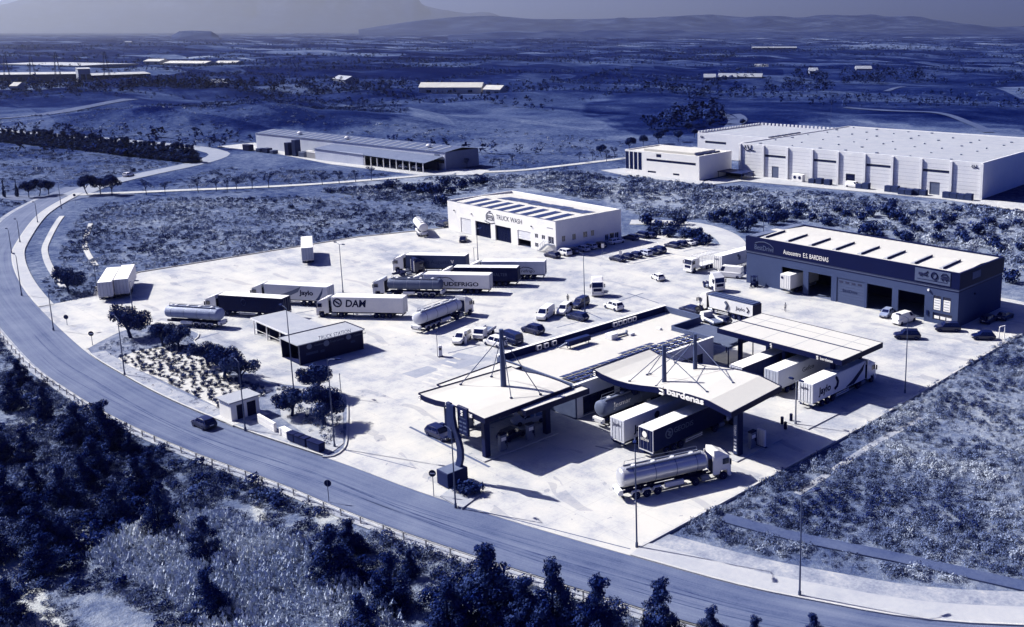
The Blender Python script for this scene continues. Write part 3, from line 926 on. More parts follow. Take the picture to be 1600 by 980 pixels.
# ---- tyre workshop
T = empty('tyre_workshop')
tag(T, 'grey blue tyre workshop with navy sign band and five vehicle bays', 'building')
x0, x1, y0, y1, H = -8.0, 41.4, 76.3, 94.0, 10.2
bays = [(1.4, 6.9, 0.0, 5.0), (8.2, 13.8, 0.0, 5.0), (15.1, 21.5, 0.0, 5.05), (22.1, 27.7, 0.0, 5.0), (29.0, 34.6, 0.0, 5.0)]
wn = [(36.4, 38.0, 2.45, 5.25), (38.35, 39.95, 2.45, 5.25), (36.4, 40.3, 0.7, 2.05)]
wall_x(MB(), x0, x1, y0, y0 + 0.35, 0, 6.6, bays + wn).build('front_wall', GREY, T)
MB().box(x1 - 0.35, x1, y0 + 0.35, y1, 0, 6.6).build('side_wall', GREY, T)
MB().box(x0, x0 + 0.35, y0 + 0.35, y1, 0, 6.6).build('side_wall', GREY, T)
MB().box(x0 + 0.35, x1 - 0.35, y1 - 0.35, y1, 0, 6.6).build('rear_wall', GREY, T)
pb = MB()
pb.box(x0 - 0.15, x1 + 0.15, y0 - 0.15, y0 + 0.3, 7.15, H).box(x1 - 0.3, x1 + 0.15, y0 + 0.3, y1 + 0.15, 7.15, H).box(x0 - 0.15, x0 + 0.3, y0 + 0.3, y1 + 0.15, 7.15, H).box(x0 + 0.3, x1 - 0.3, y1 - 0.3, y1 + 0.15, 7.15, H)
pb.build('fascia', NAVY, T)
pb = MB()
pb.box(x0 - 0.02, x1 + 0.02, y0 - 0.02, y0 + 0.3, 6.75, 7.148).box(x1 - 0.3, x1 + 0.02, y0 + 0.3, y1, 6.75, 7.148).box(x0 - 0.02, x0 + 0.3, y0 + 0.3, y1, 6.75, 7.148)
pb.build('trim', MIDG, T)
pb = MB()
pb.box(x0 - 0.06, x1 + 0.06, y0 - 0.06, y0 + 0.3, 6.602, 6.748).box(x1 - 0.3, x1 + 0.06, y0 + 0.3, y1, 6.602, 6.748).box(x0 - 0.06, x0 + 0.3, y0 + 0.3, y1, 6.602, 6.748)
pb.build('trim', NAVY, T)
ym = (y0 + y1) / 2
MB().add([(x0 + .3, y0 + .3, 9.95), (x1 - .3, y0 + .3, 9.95), (x1 - .3, ym, 10.35), (x0 + .3, ym, 10.35), (x0 + .3, y1 - .3, 9.95), (x1 - .3, y1 - .3, 9.95)], [(0, 1, 2, 3), (3, 2, 5, 4)]).build('roof', ROOFW, T)
MB().box(x0 + .35, x1 - .35, y0 + .35, y1 - .35, 0.005, 0.03).build('hall_floor', MIDG, T)
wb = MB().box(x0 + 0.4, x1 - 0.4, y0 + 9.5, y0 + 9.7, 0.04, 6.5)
wb.build('inner_wall', DARK, T)  # wall coloured dark so the open bays read as shaded inside
sk = MB().slab((0, 0, 0), (0.9, 0, 0), (0.9, 6.6, 0.3), (0, 6.6, 0.3), 0.10).mesh('rooflight', mat('rooflight_pale', 0.78, 0.4, 0.06, 0.6))
sk3 = MB().box(0, 0.14, 0, 6.6, 0, 0.42).mesh('rooflight_kerb', DSTEEL)
for k in range(8):
    o = link('rooflight', sk, T)
    o.location = (x0 + 3.0 + 5.9 * k, y0 + 1.6, 10.0)
    q = link('rooflight_kerb', sk3, o)
    q.location = (0.92, 0, -0.02)
    q.rotation_euler = (R(2.5), 0, 0)
pr = MB().box(x0 + 0.3, x0 + 2.3, y0 + 0.5, y1 - 0.5, 9.9, 10.3)
pr.build('roof_gutter', MIDG, T)
dr = shutter(T, *bays[2], y0, mat('grey_door', 0.38, 0.6, 0.02, 0.5), 'sectional_door')
for k in range(4):
    bx('door_window', GLASS, dr, 15.6 + 1.45 * k, 16.5 + 1.45 * k, y0 + 0.085, y0 + 0.113, 4.1, 4.5)
lettering('BestDrive', 0.85, LETD, dr, (18.2, y0 + 0.1, 2.6), FRONT, width=3.4)
lettering('BestDrive', 1.5, LETM, T, (-3.2, y0 - 0.16, 8.15), FRONT, width=5.0)
eb = MB()
pts = [(-5.6, 9.0), (-4.6, 9.35), (-3.1, 9.55), (-1.7, 9.25), (-0.8, 8.7), (-0.6, 8.4)]
for a, c in zip(pts, pts[1:]):
    eb.tube((a[0], y0 - 0.17, a[1]), (c[0], y0 - 0.17, c[1]), 0.07, n=5)
eb.build('emblem', LETM, T)
lettering('Autocentro  E.S. BARDENAS', 1.35, LETW, T, (7.5, y0 - 0.16, 8.2), FRONT, width=11.2)
sp = bx('sign_panel', mat('sign_panel_grey', 0.42, 0.6, 0.02, 0.4), T, 32.5, 39.7, y0 - 0.24, y0 - 0.155, 7.5, 9.95)
eb = MB()   # pictograms: lifted van, tyre, car
yy = y0 - 0.26
for pts in ([(33.3, 9.1), (33.9, 9.1), (34.3, 9.0), (34.9, 9.3), (35.2, 9.6)], [(33.6, 8.6), (34.2, 9.0), (34.9, 8.7)], [(33.3, 8.9), (35.1, 8.9)], [(37.9, 9.2), (38.3, 9.6), (38.9, 9.6), (39.3, 9.2)], [(37.8, 9.1), (39.4, 9.1)], [(37.8, 8.7), (39.4, 8.7)], [(38.1, 8.5), (38.3, 8.3)], [(38.9, 8.3), (39.1, 8.5)]):
    for a, c in zip(pts, pts[1:]):
        eb.tube((a[0], yy, a[1]), (c[0], yy, c[1]), 0.12, n=5)
ring = [(36.5 + 0.6 * math.cos(2 * math.pi * k / 14), 8.95 + 0.6 * math.sin(2 * math.pi * k / 14)) for k in range(15)]
for a, c in zip(ring, ring[1:]):
    eb.tube((a[0], yy, a[1]), (c[0], yy, c[1]), 0.14, n=5)
eb.box(33.0, 39.2, yy - 0.02, yy + 0.015, 7.95, 8.02)
eb.build('pictogram', LETD, sp)
for a in wn: win_front(T, *a, y0, frame=DSTEEL)
for a in wn[:2]:
    po = bx('poster', POSTER, T, a[0] + 0.14, a[1] - 0.14, y0 + 0.02, y0 + 0.05, a[2] + 0.15, a[3] - 0.55)
    for k in range(4):
        bx('poster_line', LETM, po, a[0] + 0.25, a[1] - 0.3, y0 + 0.005, y0 + 0.018, a[2] + 0.4 + 0.5 * k, a[2] + 0.48 + 0.5 * k)
for k in range(3):
    bx('poster', POSTER, T, 36.7 + 1.25 * k, 37.7 + 1.25 * k, y0 + 0.02, y0 + 0.05, 0.95, 1.5)
bx('side_sign', MIDG, T, x1 + 0.155, x1 + 0.22, 81.0, 84.2, 8.2, 9.5)
MB().tube((35.4, y0 - 0.3, 6.1), (35.4, y0 - 0.01, 6.1), 0.22, n=8).build('floodlight', LETW, T)
MB().tube((x1 + 0.01, 82.5, 5.2), (x1 + 0.3, 82.5, 5.2), 0.18, n=8).build('floodlight', DSTEEL, T)
bx('control_box', DSTEEL, T, 35.1, 35.5, y0 - 0.14, y0 - 0.004, 1.3, 2.2)

# ---- service station shop
T = empty('station_shop')
tag(T, 'flat white roofed station shop with solar panels and shade-toned parapet', 'building')
RZ = 4.25
sb = MB()
sb.box(4.3, 22.0, 2.6, 2.9, 0, 5.0).box(4.3, 4.6, 2.9, 38.5, 0, 5.35).box(4.6, 13.0, 38.2, 38.5, 0, 5.3).box(12.7, 13.0, 31.5, 38.2, 0, 5.0).box(13.0, 21.7, 31.2, 31.5, 0, 4.95)
sb.build('wall', mat('shop_wall_grey', 0.42, 0.8, 0.06, 0.4), T)
wall_y(MB(), 21.7, 22.0, 2.9, 31.5, 0, 4.95, [(4.0, 10.0, 0.3, 2.9), (11.0, 20.0, 0.2, 2.9), (22.0, 29.0, 0.3, 2.9)]).build('front_wall', OFFW, T)
for a in ((4.0, 10.0, 0.3, 2.9), (11.0, 20.0, 0.2, 2.9), (22.0, 29.0, 0.3, 2.9)): win_right(T, *a, 22.0, frame=DSTEEL)
MB().box(4.6, 21.7, 2.9, 31.2, RZ - 0.25, RZ).build('roof', ROOFW, T)
MB().box(4.6, 12.7, 31.2, 38.2, RZ - 0.25, RZ - 0.004).build('roof', ROOFW, T)
cp = MB().box(4.2, 4.75, 2.5, 38.6, 5.352, 5.42).box(21.62, 22.08, 2.5, 31.6, 4.952, 5.02)
cp.build('coping', WHITE, T)
bk = mat('solar_rail', 0.75)
MB().box(4.602, 4.72, 2.95, 38.15, RZ + 0.002, 5.348).build('parapet_shade', mat('parapet_shade_tone', 0.14, 0.8, 0.05, 0.5), T)  # sheet coloured dark for the shade on the parapet's inner face
pm = MB().cbox(0, 1.0, 0, 1.66, 0, 0.05, c=0.012).mesh('solar_panel', SOLAR)
pf = MB().box(0, 1.0, 0.80, 0.86, 0.051, 0.058).box(0.47, 0.53, 0, 1.66, 0.051, 0.057).mesh('cell_line', mat('solar_cell_line', 0.5))
for i in range(5):
    for j in range(15):
        if i == 4 and j not in (7, 8, 9, 10):
            continue
        if i == 0 and j in (13, 14):
            continue
        o = link('solar_panel', pm, T)
        o.location = (20.2 - i * 1.16, 4.2 + j * 1.78, RZ + 0.25)
        o.rotation_euler = (0, R(-7), 0)
        link('cell_line', pf, o)
for j, y in enumerate((9.6, 11.0, 12.6, 25.6, 26.7, 27.8, 28.9, 30.0)):    # air conditioning units on the parapet
    u = bx('air_conditioner', WHITE, T, 4.74, 5.15, y, y + 0.85, RZ + 0.25, RZ + 0.95)
    MB().lathe([(0.27, 0.41), (0.27, 0.44), (0.05, 0.45)], 'x', 12, (4.74, y + 0.42, RZ + 0.6)).build('fan', DSTEEL, u)
    bx('bracket', STEEL, u, 4.8, 5.1, y + 0.1, y + 0.75, RZ + 0.01, RZ + 0.248)
du = MB().box(7.0, 8.0, 13.5, 18.0, RZ + 0.5, RZ + 1.3).build('air_duct', DSTEEL, T)
dl = MB()
for yy in (13.8, 17.6):
    dl.box(7.1, 7.2, yy, yy + 0.1, RZ, RZ + 0.498).box(7.8, 7.9, yy, yy + 0.1, RZ, RZ + 0.498)
dl.path([(6.2, 13.0, RZ + .1), (7.4, 13.4, RZ + 1.0), (7.4, 13.5, RZ + .9)], .12)
dl.build('duct_stand', STEEL, du)
hv = MB().cbox(8.0, 9.6, 21.0, 22.4, RZ, RZ + 0.9).build('ventilation_unit', OFFW, T)
MB().path([(9.0, 22.4, RZ + .3), (9.2, 24.6, RZ + .3), (8.4, 25.4, RZ + .3)], 0.22, 8).build('vent_pipe', STEEL, hv)
bx('roof_hatch', OFFW, T, 9.4, 10.2, 24.6, 25.5, RZ, RZ + 0.4)
MB().cbox(10.6, 11.6, 30.0, 30.5, RZ, RZ + .35).build('roof_hatch', OFFW, T)

# ---- slatted pergola behind the shop
T = empty('slat_pergola')
tag(T, 'dark slatted pergola between the shop and the rear fuel canopy', 'pergola')
me = MB().box(13.3, 25.0, 0, 0.22, 3.75, 3.95).mesh('slat', mat('pergola_slat', 0.5, 0.6, 0.05))
for k in range(18):
    o = link('slat', me, T)
    o.location = (0, 31.9 + k * 0.37, 0)
for x in (13.5, 19.0, 24.7):
    bx('beam', DSTEEL, T, x - 0.08, x + 0.08, 31.8, 38.4, 3.5, 3.748)
    for y in (32.0, 38.2):
        bx('post', DSTEEL, T, x - 0.07, x + 0.07, y - 0.07, y + 0.07, 0, 3.498)

# ---- canopies
def canopy(T, front, back, th=0.75, fascia=None, rim=0.12):
    """roof deck lofted between a front and a back edge (x, y, z of the top), with fascia and soffit"""
    n = len(front)
    F = [Vector(p) for p in front]
    B = [Vector(p) for p in back]
    d = Vector((0, 0, -th))
    MB().add(F + B, [(i, i + 1, n + i + 1, n + i) for i in range(n - 1)]).build('roof_deck', ROOFW, T)
    MB().add([p + d for p in F] + [p + d for p in B], [(n + i, n + i + 1, i + 1, i) for i in range(n - 1)]).build('soffit', mat('soffit_sheet', 0.55, 0.7, 0.04), T)
    ring = F + B[::-1]
    k = len(ring)
    up = Vector((0, 0, rim))
    ce = sum(ring, Vector()) / k
    out = []
    for i in range(k):
        a, b = ring[i - 1], ring[(i + 1) % k]
        t = (b - a); t.z = 0; t.normalize()
        nn = Vector((t.y, -t.x, 0))
        if nn.dot(ring[i] - ce) < 0: nn = -nn
        out.append(ring[i] + nn * 0.12)
    vs = [p + up for p in out] + [p + d - Vector((0, 0, .04)) for p in out] + [p + up for p in ring] + [p + d - Vector((0, 0, .04)) for p in ring]
    fs = []
    for i in range(k):
        j = (i + 1) % k
        fs += [(i, j, k + j, k + i), (2 * k + j, 2 * k + i, 3 * k + i, 3 * k + j), (j, i, 2 * k + i, 2 * k + j), (k + i, k + j, 3 * k + j, 3 * k + i)]
    return MB().add(vs, fs).build('fascia', fascia or NAVY, T)
def mast(T, x, y, z0, z1, feet, r=0.33):
    MB().tube((x, y, z0), (x, y, z1), r, r * 0.72, 12).build('mast', mat('mast_grey', 0.36, 0.5, 0.03), T)
    for fx, fy, fz in feet:
        MB().tube((x, y, z1 - 0.9), (fx, fy, fz), 0.06, n=6).build('stay_cable', mat('cable_grey', 0.4, 0.4, 0.05), T)
        MB().box(fx - 0.14, fx + 0.14, fy - 0.14, fy + 0.14, fz - 0.25, fz + 0.08).build('cable_anchor', DSTEEL, T)
WAVE = [(22.33, 6.58), (24.2, 6.2), (26.8, 6.02), (29.4, 6.14), (31.9, 6.49), (34.4, 6.92), (36.8, 7.17), (40.4, 7.45), (43.8, 7.5), (47.5, 6.9)]
T = empty('truck_fuel_canopy')
tag(T, 'wavy white truck fuel canopy with two masts and white lettering on its front edge', 'canopy')
fr = [(x, 5.7, z) for x, z in WAVE]
bk_ = [(22.0 + (x - 22.33) * 0.977, 17.0, z) for x, z in WAVE]
canopy(T, fr, bk_, 0.62)
zc = lambda x: float(np.interp(x, [a for a, _ in WAVE], [b for _, b in WAVE]))
lt = lettering('bardenas', 1.1, LETW, T, (40.0, 5.56, 7.12), (R(90), R(-1.5), 0), width=6.4, bold=0.03, ext=0.06)
def s_logo(parent, x, y, z, s, m=LETW, rot=FRONT):
    """the station's S shaped mark: two hooked bars"""
    b = MB()
    A = [(-.35, .1), (-.35, .5), (.35, .5)]
    B = [(.35, -.05), (.35, -.5), (-.35, -.5)]
    for P in (A, B):
        for p, q in zip(P, P[1:]):
            b.tube((p[0] * s, p[1] * s, 0), (q[0] * s, q[1] * s, 0), 0.13 * s, n=6)
    b.tube((-.35 * s, .1 * s, 0), (.35 * s, -.05 * s, 0), 0.12 * s, n=6)
    o = b.build('emblem', m, parent, (x, y, z))
    o.rotation_euler = rot
    return o
s_logo(T, 35.8, 5.54, 6.95, 1.0)
s_logo(T, 22.8, 5.54, 6.1, 0.55)
mast(T, 33.7, 8.25, 6.3, 12.0, [(28.7, 6.6, 6.15), (28.8, 9.9, 6.2), (41.6, 8.0, 7.5), (33.9, 16.4, 6.85)])
mast(T, 33.4, 14.7, 6.3, 11.9, [(28.3, 16.1, 6.2), (28.9, 10.4, 6.2), (42.0, 12.7, 7.5), (34.0, 6.4, 6.85)])
for x, y in ((27.0, 9.0), (27.0, 14.5), (46.3, 8.6), (39.5, 15.6)):
    b = MB().cbox(x - 0.45, x + 0.45, y - 0.45, y + 0.45, 0.15, zc(x) - 0.85, c=0.05)
    b.build('column', mat('column_navy', 0.1, 0.5, 0.03), T)
pc = bx('price_panel', mat('column_panel', 0.3, 0.5, 0.04), T, 46.0, 46.62, 8.02, 8.12, 0.4, 5.9)
lettering('DIESEL', 0.5, LETW, pc, (46.3, 8.0, 3.6), (R(90), R(-90), 0))
for k in range(4):
    bx('price_digit', LETW, pc, 46.1, 46.5, 7.995, 8.015, 0.8 + 0.45 * k, 1.05 + 0.45 * k)

T = empty('car_fuel_canopy')
tag(T, 'white car fuel canopy with one stayed mast beside the road', 'canopy')
fr = [(10.95, -14.7, 5.95), (12.4, -14.7, 5.85), (14.9, -14.7, 5.98), (17.0, -14.65, 6.25), (19.9, -14.6, 6.38), (22.4, -14.6, 6.38), (25.2, -14.55, 6.25)]
bk_ = [(11.6, -0.2, 5.95), (12.8, -0.2, 5.85), (15.2, -0.2, 5.98), (17.2, -0.2, 6.25), (19.9, -0.2, 6.38), (22.4, -0.2, 6.38), (24.6, -0.2, 6.25)]
canopy(T, fr, bk_, 0.55)
canopy(T, [(24.75, -9.2, 5.9), (25.9, -9.2, 5.9), (26.3, -9.2, 5.9)], [(24.75, 1.4, 5.9), (25.9, 1.4, 5.9), (26.3, 1.4, 5.9)], 0.6)
canopy(T, [(8.6, -10.4, 5.35), (10.2, -10.4, 5.4), (11.5, -10.4, 5.45)], [(7.4, 1.6, 5.35), (9.6, 1.6, 5.4), (11.5, 1.6, 5.45)], 0.6)
s_logo(T, 11.35, -14.86, 5.55, 0.55)
s_logo(T, 8.95, -10.56, 5.0, 0.5)
s_logo(T, 17.6, -14.8, 6.1, 0.7)
lettering('bardenas', 0.85, LETW, T, (20.8, -14.78, 6.15), FRONT, width=4.4, bold=0.02, ext=0.05)
mast(T, 17.75, -6.1, 6.1, 14.2, [(12.1, -9.0, 5.95), (12.7, -4.4, 5.95), (22.3, -8.3, 6.45), (24.0, -4.9, 6.4)], 0.4)
for x, y in ((22.9, -12.9), (13.4, -12.0), (22.9, -3.2), (13.4, -3.0)):
    MB().cbox(x - 0.4, x + 0.4, y - 0.4, y + 0.4, 0.15, 5.5, c=0.05).build('column', mat('column_navy', 0.1), T)

T = empty('rear_fuel_canopy')
tag(T, 'flat white rectangular fuel canopy nearest the tyre workshop', 'canopy')
canopy(T, [(22.5, 32.0, 6.4), (34.2, 32.0, 6.4), (46.0, 32.1, 6.4)], [(22.5, 43.1, 6.4), (34.2, 43.1, 6.4), (46.0, 43.0, 6.4)], 0.72, rim=0.05)
MB().box(22.6, 45.9, 37.3, 37.55, 6.405, 6.47).build('roof_gutter', DSTEEL, T)
for k in range(4):
    MB().box(25.5 + 5.6 * k, 25.6 + 5.6 * k, 32.2, 42.8, 6.404, 6.415).build('roof_seam', LROOF, T)
MB().box(23.0, 45.5, 40.3, 40.36, 6.404, 6.44).build('roof_seam', LROOF, T)
lettering('bardenas', 0.6, LETW, T, (43.5, 31.86, 5.98), FRONT, width=2.2, ext=0.03)
s_logo(T, 33.3, 31.86, 5.98, 0.42)
s_logo(T, 41.9, 31.86, 5.98, 0.42)
for x in (25.5, 34.3, 43.2):
    for y in (34.0, 41.2):
        MB().cbox(x - 0.3, x + 0.3, y - 0.3, y + 0.3, 0.15, 5.55, c=0.04).build('column', mat('column_navy', 0.1), T)

# ---- pump islands and pumps
def pump(loc, label, rz=0.0, h=2.1):
    t = empty('fuel_pump', (loc[0], loc[1], 0.15), rz)
    tag(t, label, 'fuel pump', 'fuel pumps under the canopies')
    MB().cbox(-0.5, 0.5, -0.28, 0.28, 0, h, c=0.04).build('body', mat('pump_body', 0.55, 0.4, 0.05), t)
    for s in (-1, 1):
        bx('display', POSTER, t, -0.35, 0.35, s * 0.285 - 0.01, s * 0.285 + 0.01, h - 0.75, h - 0.3)
        bx('nozzle', DARK, t, 0.2, 0.42, s * 0.30 - 0.06, s * 0.30 + 0.06, 0.9, 1.25)
        MB().path([(0.3, s * .32, 1.0), (0.45, s * .5, 0.35), (0.5, s * .36, 0.3), (0.5, s * .3, h - .3)], 0.03, 5).build('hose', DARK, t)
    bx('cap', NAVY, t, -0.52, 0.52, -0.3, 0.3, h, h + 0.2)
for i, (x0, x1, y0, y1) in enumerate(((44.9, 47.6, 6.9, 16.2), (25.6, 28.4, 7.2, 16.0), (21.8, 24.0, -14.0, -2.2), (12.4, 14.4, -13.0, -2.2), (42.3, 44.1, 33.0, 42.4), (33.4, 35.2, 33.0, 42.4), (44.2, 48.3, 21.0, 28.3))):
    MB().cbox(x0, x1, y0, y1, -0.05, 0.15, c=0.03).build('pump_island', mat('island_concrete', 0.86, 0.85, 0.06, 0.6))['kind'] = 'structure'
for x, y, l in ((22.9, -10.4, 'fuel pump behind the front column of the car canopy'), (22.9, -6.0, 'fuel pump at the middle of the near car island'), (13.4, -8.8, 'fuel pump on the far car island near the canopy tip'), (13.4, -5.6, 'fuel pump on the far car island near the shop'), (46.3, 11.4, 'truck fuel pump on the right island under the wavy canopy'), (27.0, 11.6, 'truck fuel pump on the left island under the wavy canopy'), (43.2, 37.6, 'truck fuel pump on the right island under the flat canopy'), (34.3, 37.6, 'truck fuel pump on the middle island under the flat canopy')):
    pump((x, y), l, R(90))
T = empty('payment_terminal', (46.9, 10.0, 0.15))
tag(T, 'row of pale hose reels beside the front right canopy column', 'hose reel')
for k in range(4):
    MB().cbox(-0.6 + 0.34 * k, -0.36 + 0.34 * k, 2.4, 2.7, 0.0, 2.3, c=0.03).build('reel_cover', OFFW, T)
bx('base', DSTEEL, T, -0.7, 0.9, 2.35, 2.75, -0.02, 0.05)
for k, (x, y) in enumerate(((44.55, 20.07), (45.94, 18.97), (44.80, 21.77))):
    b = MB().tube((x, y, 0.15), (x, y, 1.15), 0.22, n=8).build('waste_bin', DARK)
    tag(b, ('black bin left of the pole on the open pump island', 'black bin at the near end of the open pump island', 'black bin right against the pole on the open pump island')[k], 'bin', 'bins on the open pump island')

# ---- price pylon by the road
T = empty('price_pylon', (0, 0, 0))
tag(T, 'tall curved navy price pylon standing in a planter by the road', 'sign')
pm_ = mat('pylon_navy', 0.2, 0.5, 0.04, 0.8)
cv = [(25.6, -19.2, 0.2), (25.85, -19.0, 1.6), (26.15, -18.8, 3.0), (26.2, -18.8, 4.2), (25.95, -18.9, 5.4), (25.6, -19.1, 6.8), (25.45, -19.2, 8.2), (25.5, -19.2, 9.6)]
b = MB()
sec = []
for x, y, z in cv:
    w_ = 0.5
    sec.append([(x - w_, y - 0.18, z), (x + w_, y - 0.18, z), (x + w_, y + 0.18, z), (x - w_, y + 0.18, z)])
vs = [q for s_ in sec for q in s_]
fs = [(3, 2, 1, 0), tuple(len(vs) - 4 + k for k in range(4))]
for i in range(len(sec) - 1):
    for k in range(4):
        fs.append((i * 4 + k, i * 4 + (k + 1) % 4, i * 4 + 4 + (k + 1) % 4, i * 4 + 4 + k))
b.add(vs, fs).build('mast', pm_, T)
sgn = MB().cbox(24.4, 25.2, -19.3, -18.9, 5.2, 9.7, c=0.04).build('mast_wing', pm_, T)
bd = MB().cbox(26.3, 28.3, -19.05, -18.75, 6.3, 9.75, c=0.04).build('price_board', mat('price_board_navy', 0.1, 0.4, 0.03), T)
s_logo(bd, 27.3, -19.08, 9.0, 0.5)
lettering('bardenas', 0.38, LETM, bd, (27.3, -19.07, 8.4), FRONT)
for k in range(3):
    for j in range(2):
        bx('price_digit', LETM, bd, 26.55 + 0.85 * j, 27.2 + 0.85 * j, -19.075, -19.055, 6.75 + 0.5 * k, 6.95 + 0.5 * k)
pl = MB().cbox(24.6, 26.9, -21.2, -18.4, 0.1, 1.9, c=0.05).build('planter', mat('planter_navy', 0.16, 0.7, 0.05), T)
MB().box(24.7, 26.8, -21.1, -18.5, 1.9, 1.93).build('soil', MIDG, pl)

# ---- tyre service cabin and open shed
T = empty('tyre_service_cabin')
tag(T, 'navy box cabin open at one end with pale roof in the yard', 'cabin')
cb_ = MB()
cb_.box(-28.35, -28.2, -12.2, -1.0, 0.02, 3.3).box(-34.3, -34.15, -12.2, -1.0, 0.02, 3.3).box(-34.15, -28.35, -1.15, -1.0, 0.02, 3.3)
cb_.build('wall', NAVY, T)
MB().box(-34.15, -28.35, -12.1, -1.16, 0.02, 0.12).build('cabin_floor', DARK, T)
MB().cbox(-34.5, -28.0, -12.45, -0.8, 3.305, 3.45, c=0.03).build('roof', LROOF, T)
rm = MB()
rm.box(-34.52, -34.35, -12.4, -0.75, 3.45, 3.56).box(-34.35, -28.0, -0.86, -0.72, 3.45, 3.56)
rm.build('roof_edge', NAVY, T)
for y, l in ((-10.4, 'Continental'), (-3.6, 'Continental')):
    em = MB().lathe([(0.45, 0), (0.45, 0.03)], 'x', 14, (-28.195, y, 2.75)).build('emblem', MIDG, T)
    lettering(l, 0.5, LETM, T, (-28.18, y + 2.0, 2.75), RIGHT, width=2.2)
MB().lathe([(0.5, 0), (0.5, 0.03)], 'x', 14, (-28.195, -7.5, 2.6)).build('emblem', MIDG, T)
lettering('Truck Centre', 0.55, LETM, T, (-28.18, -5.7, 2.7), RIGHT, width=2.4)
lettering('TRUCK STATION', 0.9, MIDG, T, (-28.1, -6.0, 3.75), RIGHT, width=5.6)
for y, z, w_ in ((-11.0, 1.7, 2.0), (-8.6, 1.6, .7), (-3.3, 1.9, .8)):
    bx('notice', mat('faded_notice', 0.24), T, -28.19, -28.16, y, y + w_, z - .3, z + .1)
for z in (-12.15, -1.1):
    MB().tube((-28.12, z, 0.02), (-28.12, z, 3.2), 0.05, n=6).build('corner_post', STEEL, T)
T = empty('open_shed')
tag(T, 'low open fronted shed with pale roof behind the navy cabin', 'shed')
MB().cbox(-50.5, -34.6, -10.0, -3.7, 2.9, 3.08, c=0.03).build('roof', LROOF, T)
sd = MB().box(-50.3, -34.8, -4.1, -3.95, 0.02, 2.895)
sd.build('rear_wall', DARK, T)  # dark colour stands for the shade inside the shed
for x in (-50.2, -45.2, -40.2, -35.2):
    bx('partition', DSTEEL, T, x - 0.06, x + 0.06, -9.2, -4.11, 0.02, 2.895)
    bx('post', OFFW, T, x - 0.08, x + 0.08, -9.75, -9.59, 0.02, 2.895)
MB().box(-50.5, -34.6, -10.06, -10.002, 2.75, 3.05).build('fascia', OFFW, T)
for k in range(3):
    MB().tube((-50 + 5 * k, -9.66, 1.0), (-45.4 + 5 * k, -9.66, 1.0), 0.04, n=6).build('rail', OFFW, T)

# ---- little white hut and walls on the island
hx, hy = (-10.67, -26.11)
T = empty('white_hut', (-14.2, -27.6, 0.2), R(4))
tag(T, 'little white flat roofed hut with two dark doors on the island', 'hut')
wall_y(MB(), 1.5, 1.65, -1.85, 1.85, 0, 2.6, [(-1.2, -0.15, 0, 2.1), (0.25, 1.5, 0, 2.1)]).build('front_wall', WHITE, T)
MB().box(-1.6, 1.5, -2.0, -1.85, 0, 2.6).box(-1.6, 1.65, 1.85, 2.0, 0, 2.6).box(-1.6, -1.45, -1.85, 1.85, 0, 2.6).box(1.5, 1.65, -2.0, -1.85, 0, 2.6).build('wall', WHITE, T)
MB().cbox(-1.9, 1.95, -2.25, 2.25, 2.605, 2.78, c=0.03).build('roof', LROOF, T)
for a, c in ((-1.2, -0.15), (0.25, 1.5)):
    bx('door', NAVY, T, 1.52, 1.58, a, c, 0.02, 2.1)
MB().box(-2.2, 3.0, -2.6, 2.6, -0.2, 0.005).build('plinth', KERB, T)
for a, b, w_, h_, l in (((-9.43, -27.11), (-4.50, -27.08), .35, 1.3, 'long pale block wall in front of the white hut'), ((-3.45, -26.71), (-1.26, -26.71), .8, 1.0, 'short pale block by the bins on the island')):
    d = Vector((b[0] - a[0], b[1] - a[1]))
    o = empty('block_wall', (a[0], a[1], 0.15), math.atan2(d.y, d.x))
    tag(o, l, 'wall')
    n = max(2, int(d.length / 0.62))
    bm = MB().cbox(0.01, d.length / n - 0.01, -w_ / 2, w_ / 2, 0, h_ / 2 - 0.01, c=0.03).mesh('block', WHITE)
    for i in range(n):
        for j in range(2):
            q = link('block', bm, o)
            q.location = (i * d.length / n, 0, j * h_ / 2)
a, b = (-0.59, -26.95), (6.08, -26.05)
for k in range(5):
    t_ = (k + 0.5) / 5 + (0, .02, -.02, .03, .02)[k]
    x, y = a[0] + (b[0] - a[0]) * t_, a[1] + (b[1] - a[1]) * t_
    o = empty('refuse_bin', (x, y, 0.16), math.atan2(b[1] - a[1], b[0] - a[0]))
    tag(o, '%s dark refuse container in the row at the road side of the island' % ('leftmost', 'second', 'middle', 'fourth', 'rightmost')[k], 'bin', 'refuse containers on the island')
    MB().sideprism([(-0.6, 0.15), (0.6, 0.15), (0.68, 1.1), (-0.68, 1.1)], -0.45, 0.45).build('body', DSTEEL, o)
    MB().cbox(-0.7, 0.7, -0.5, 0.5, 1.1, 1.22, c=0.03).build('lid', DARK, o)
    for s in (-0.5, 0.5):
        MB().tube((s, -0.3, 0.08), (s, 0.3, 0.08), 0.08, n=8).build('wheel', DARK, o)

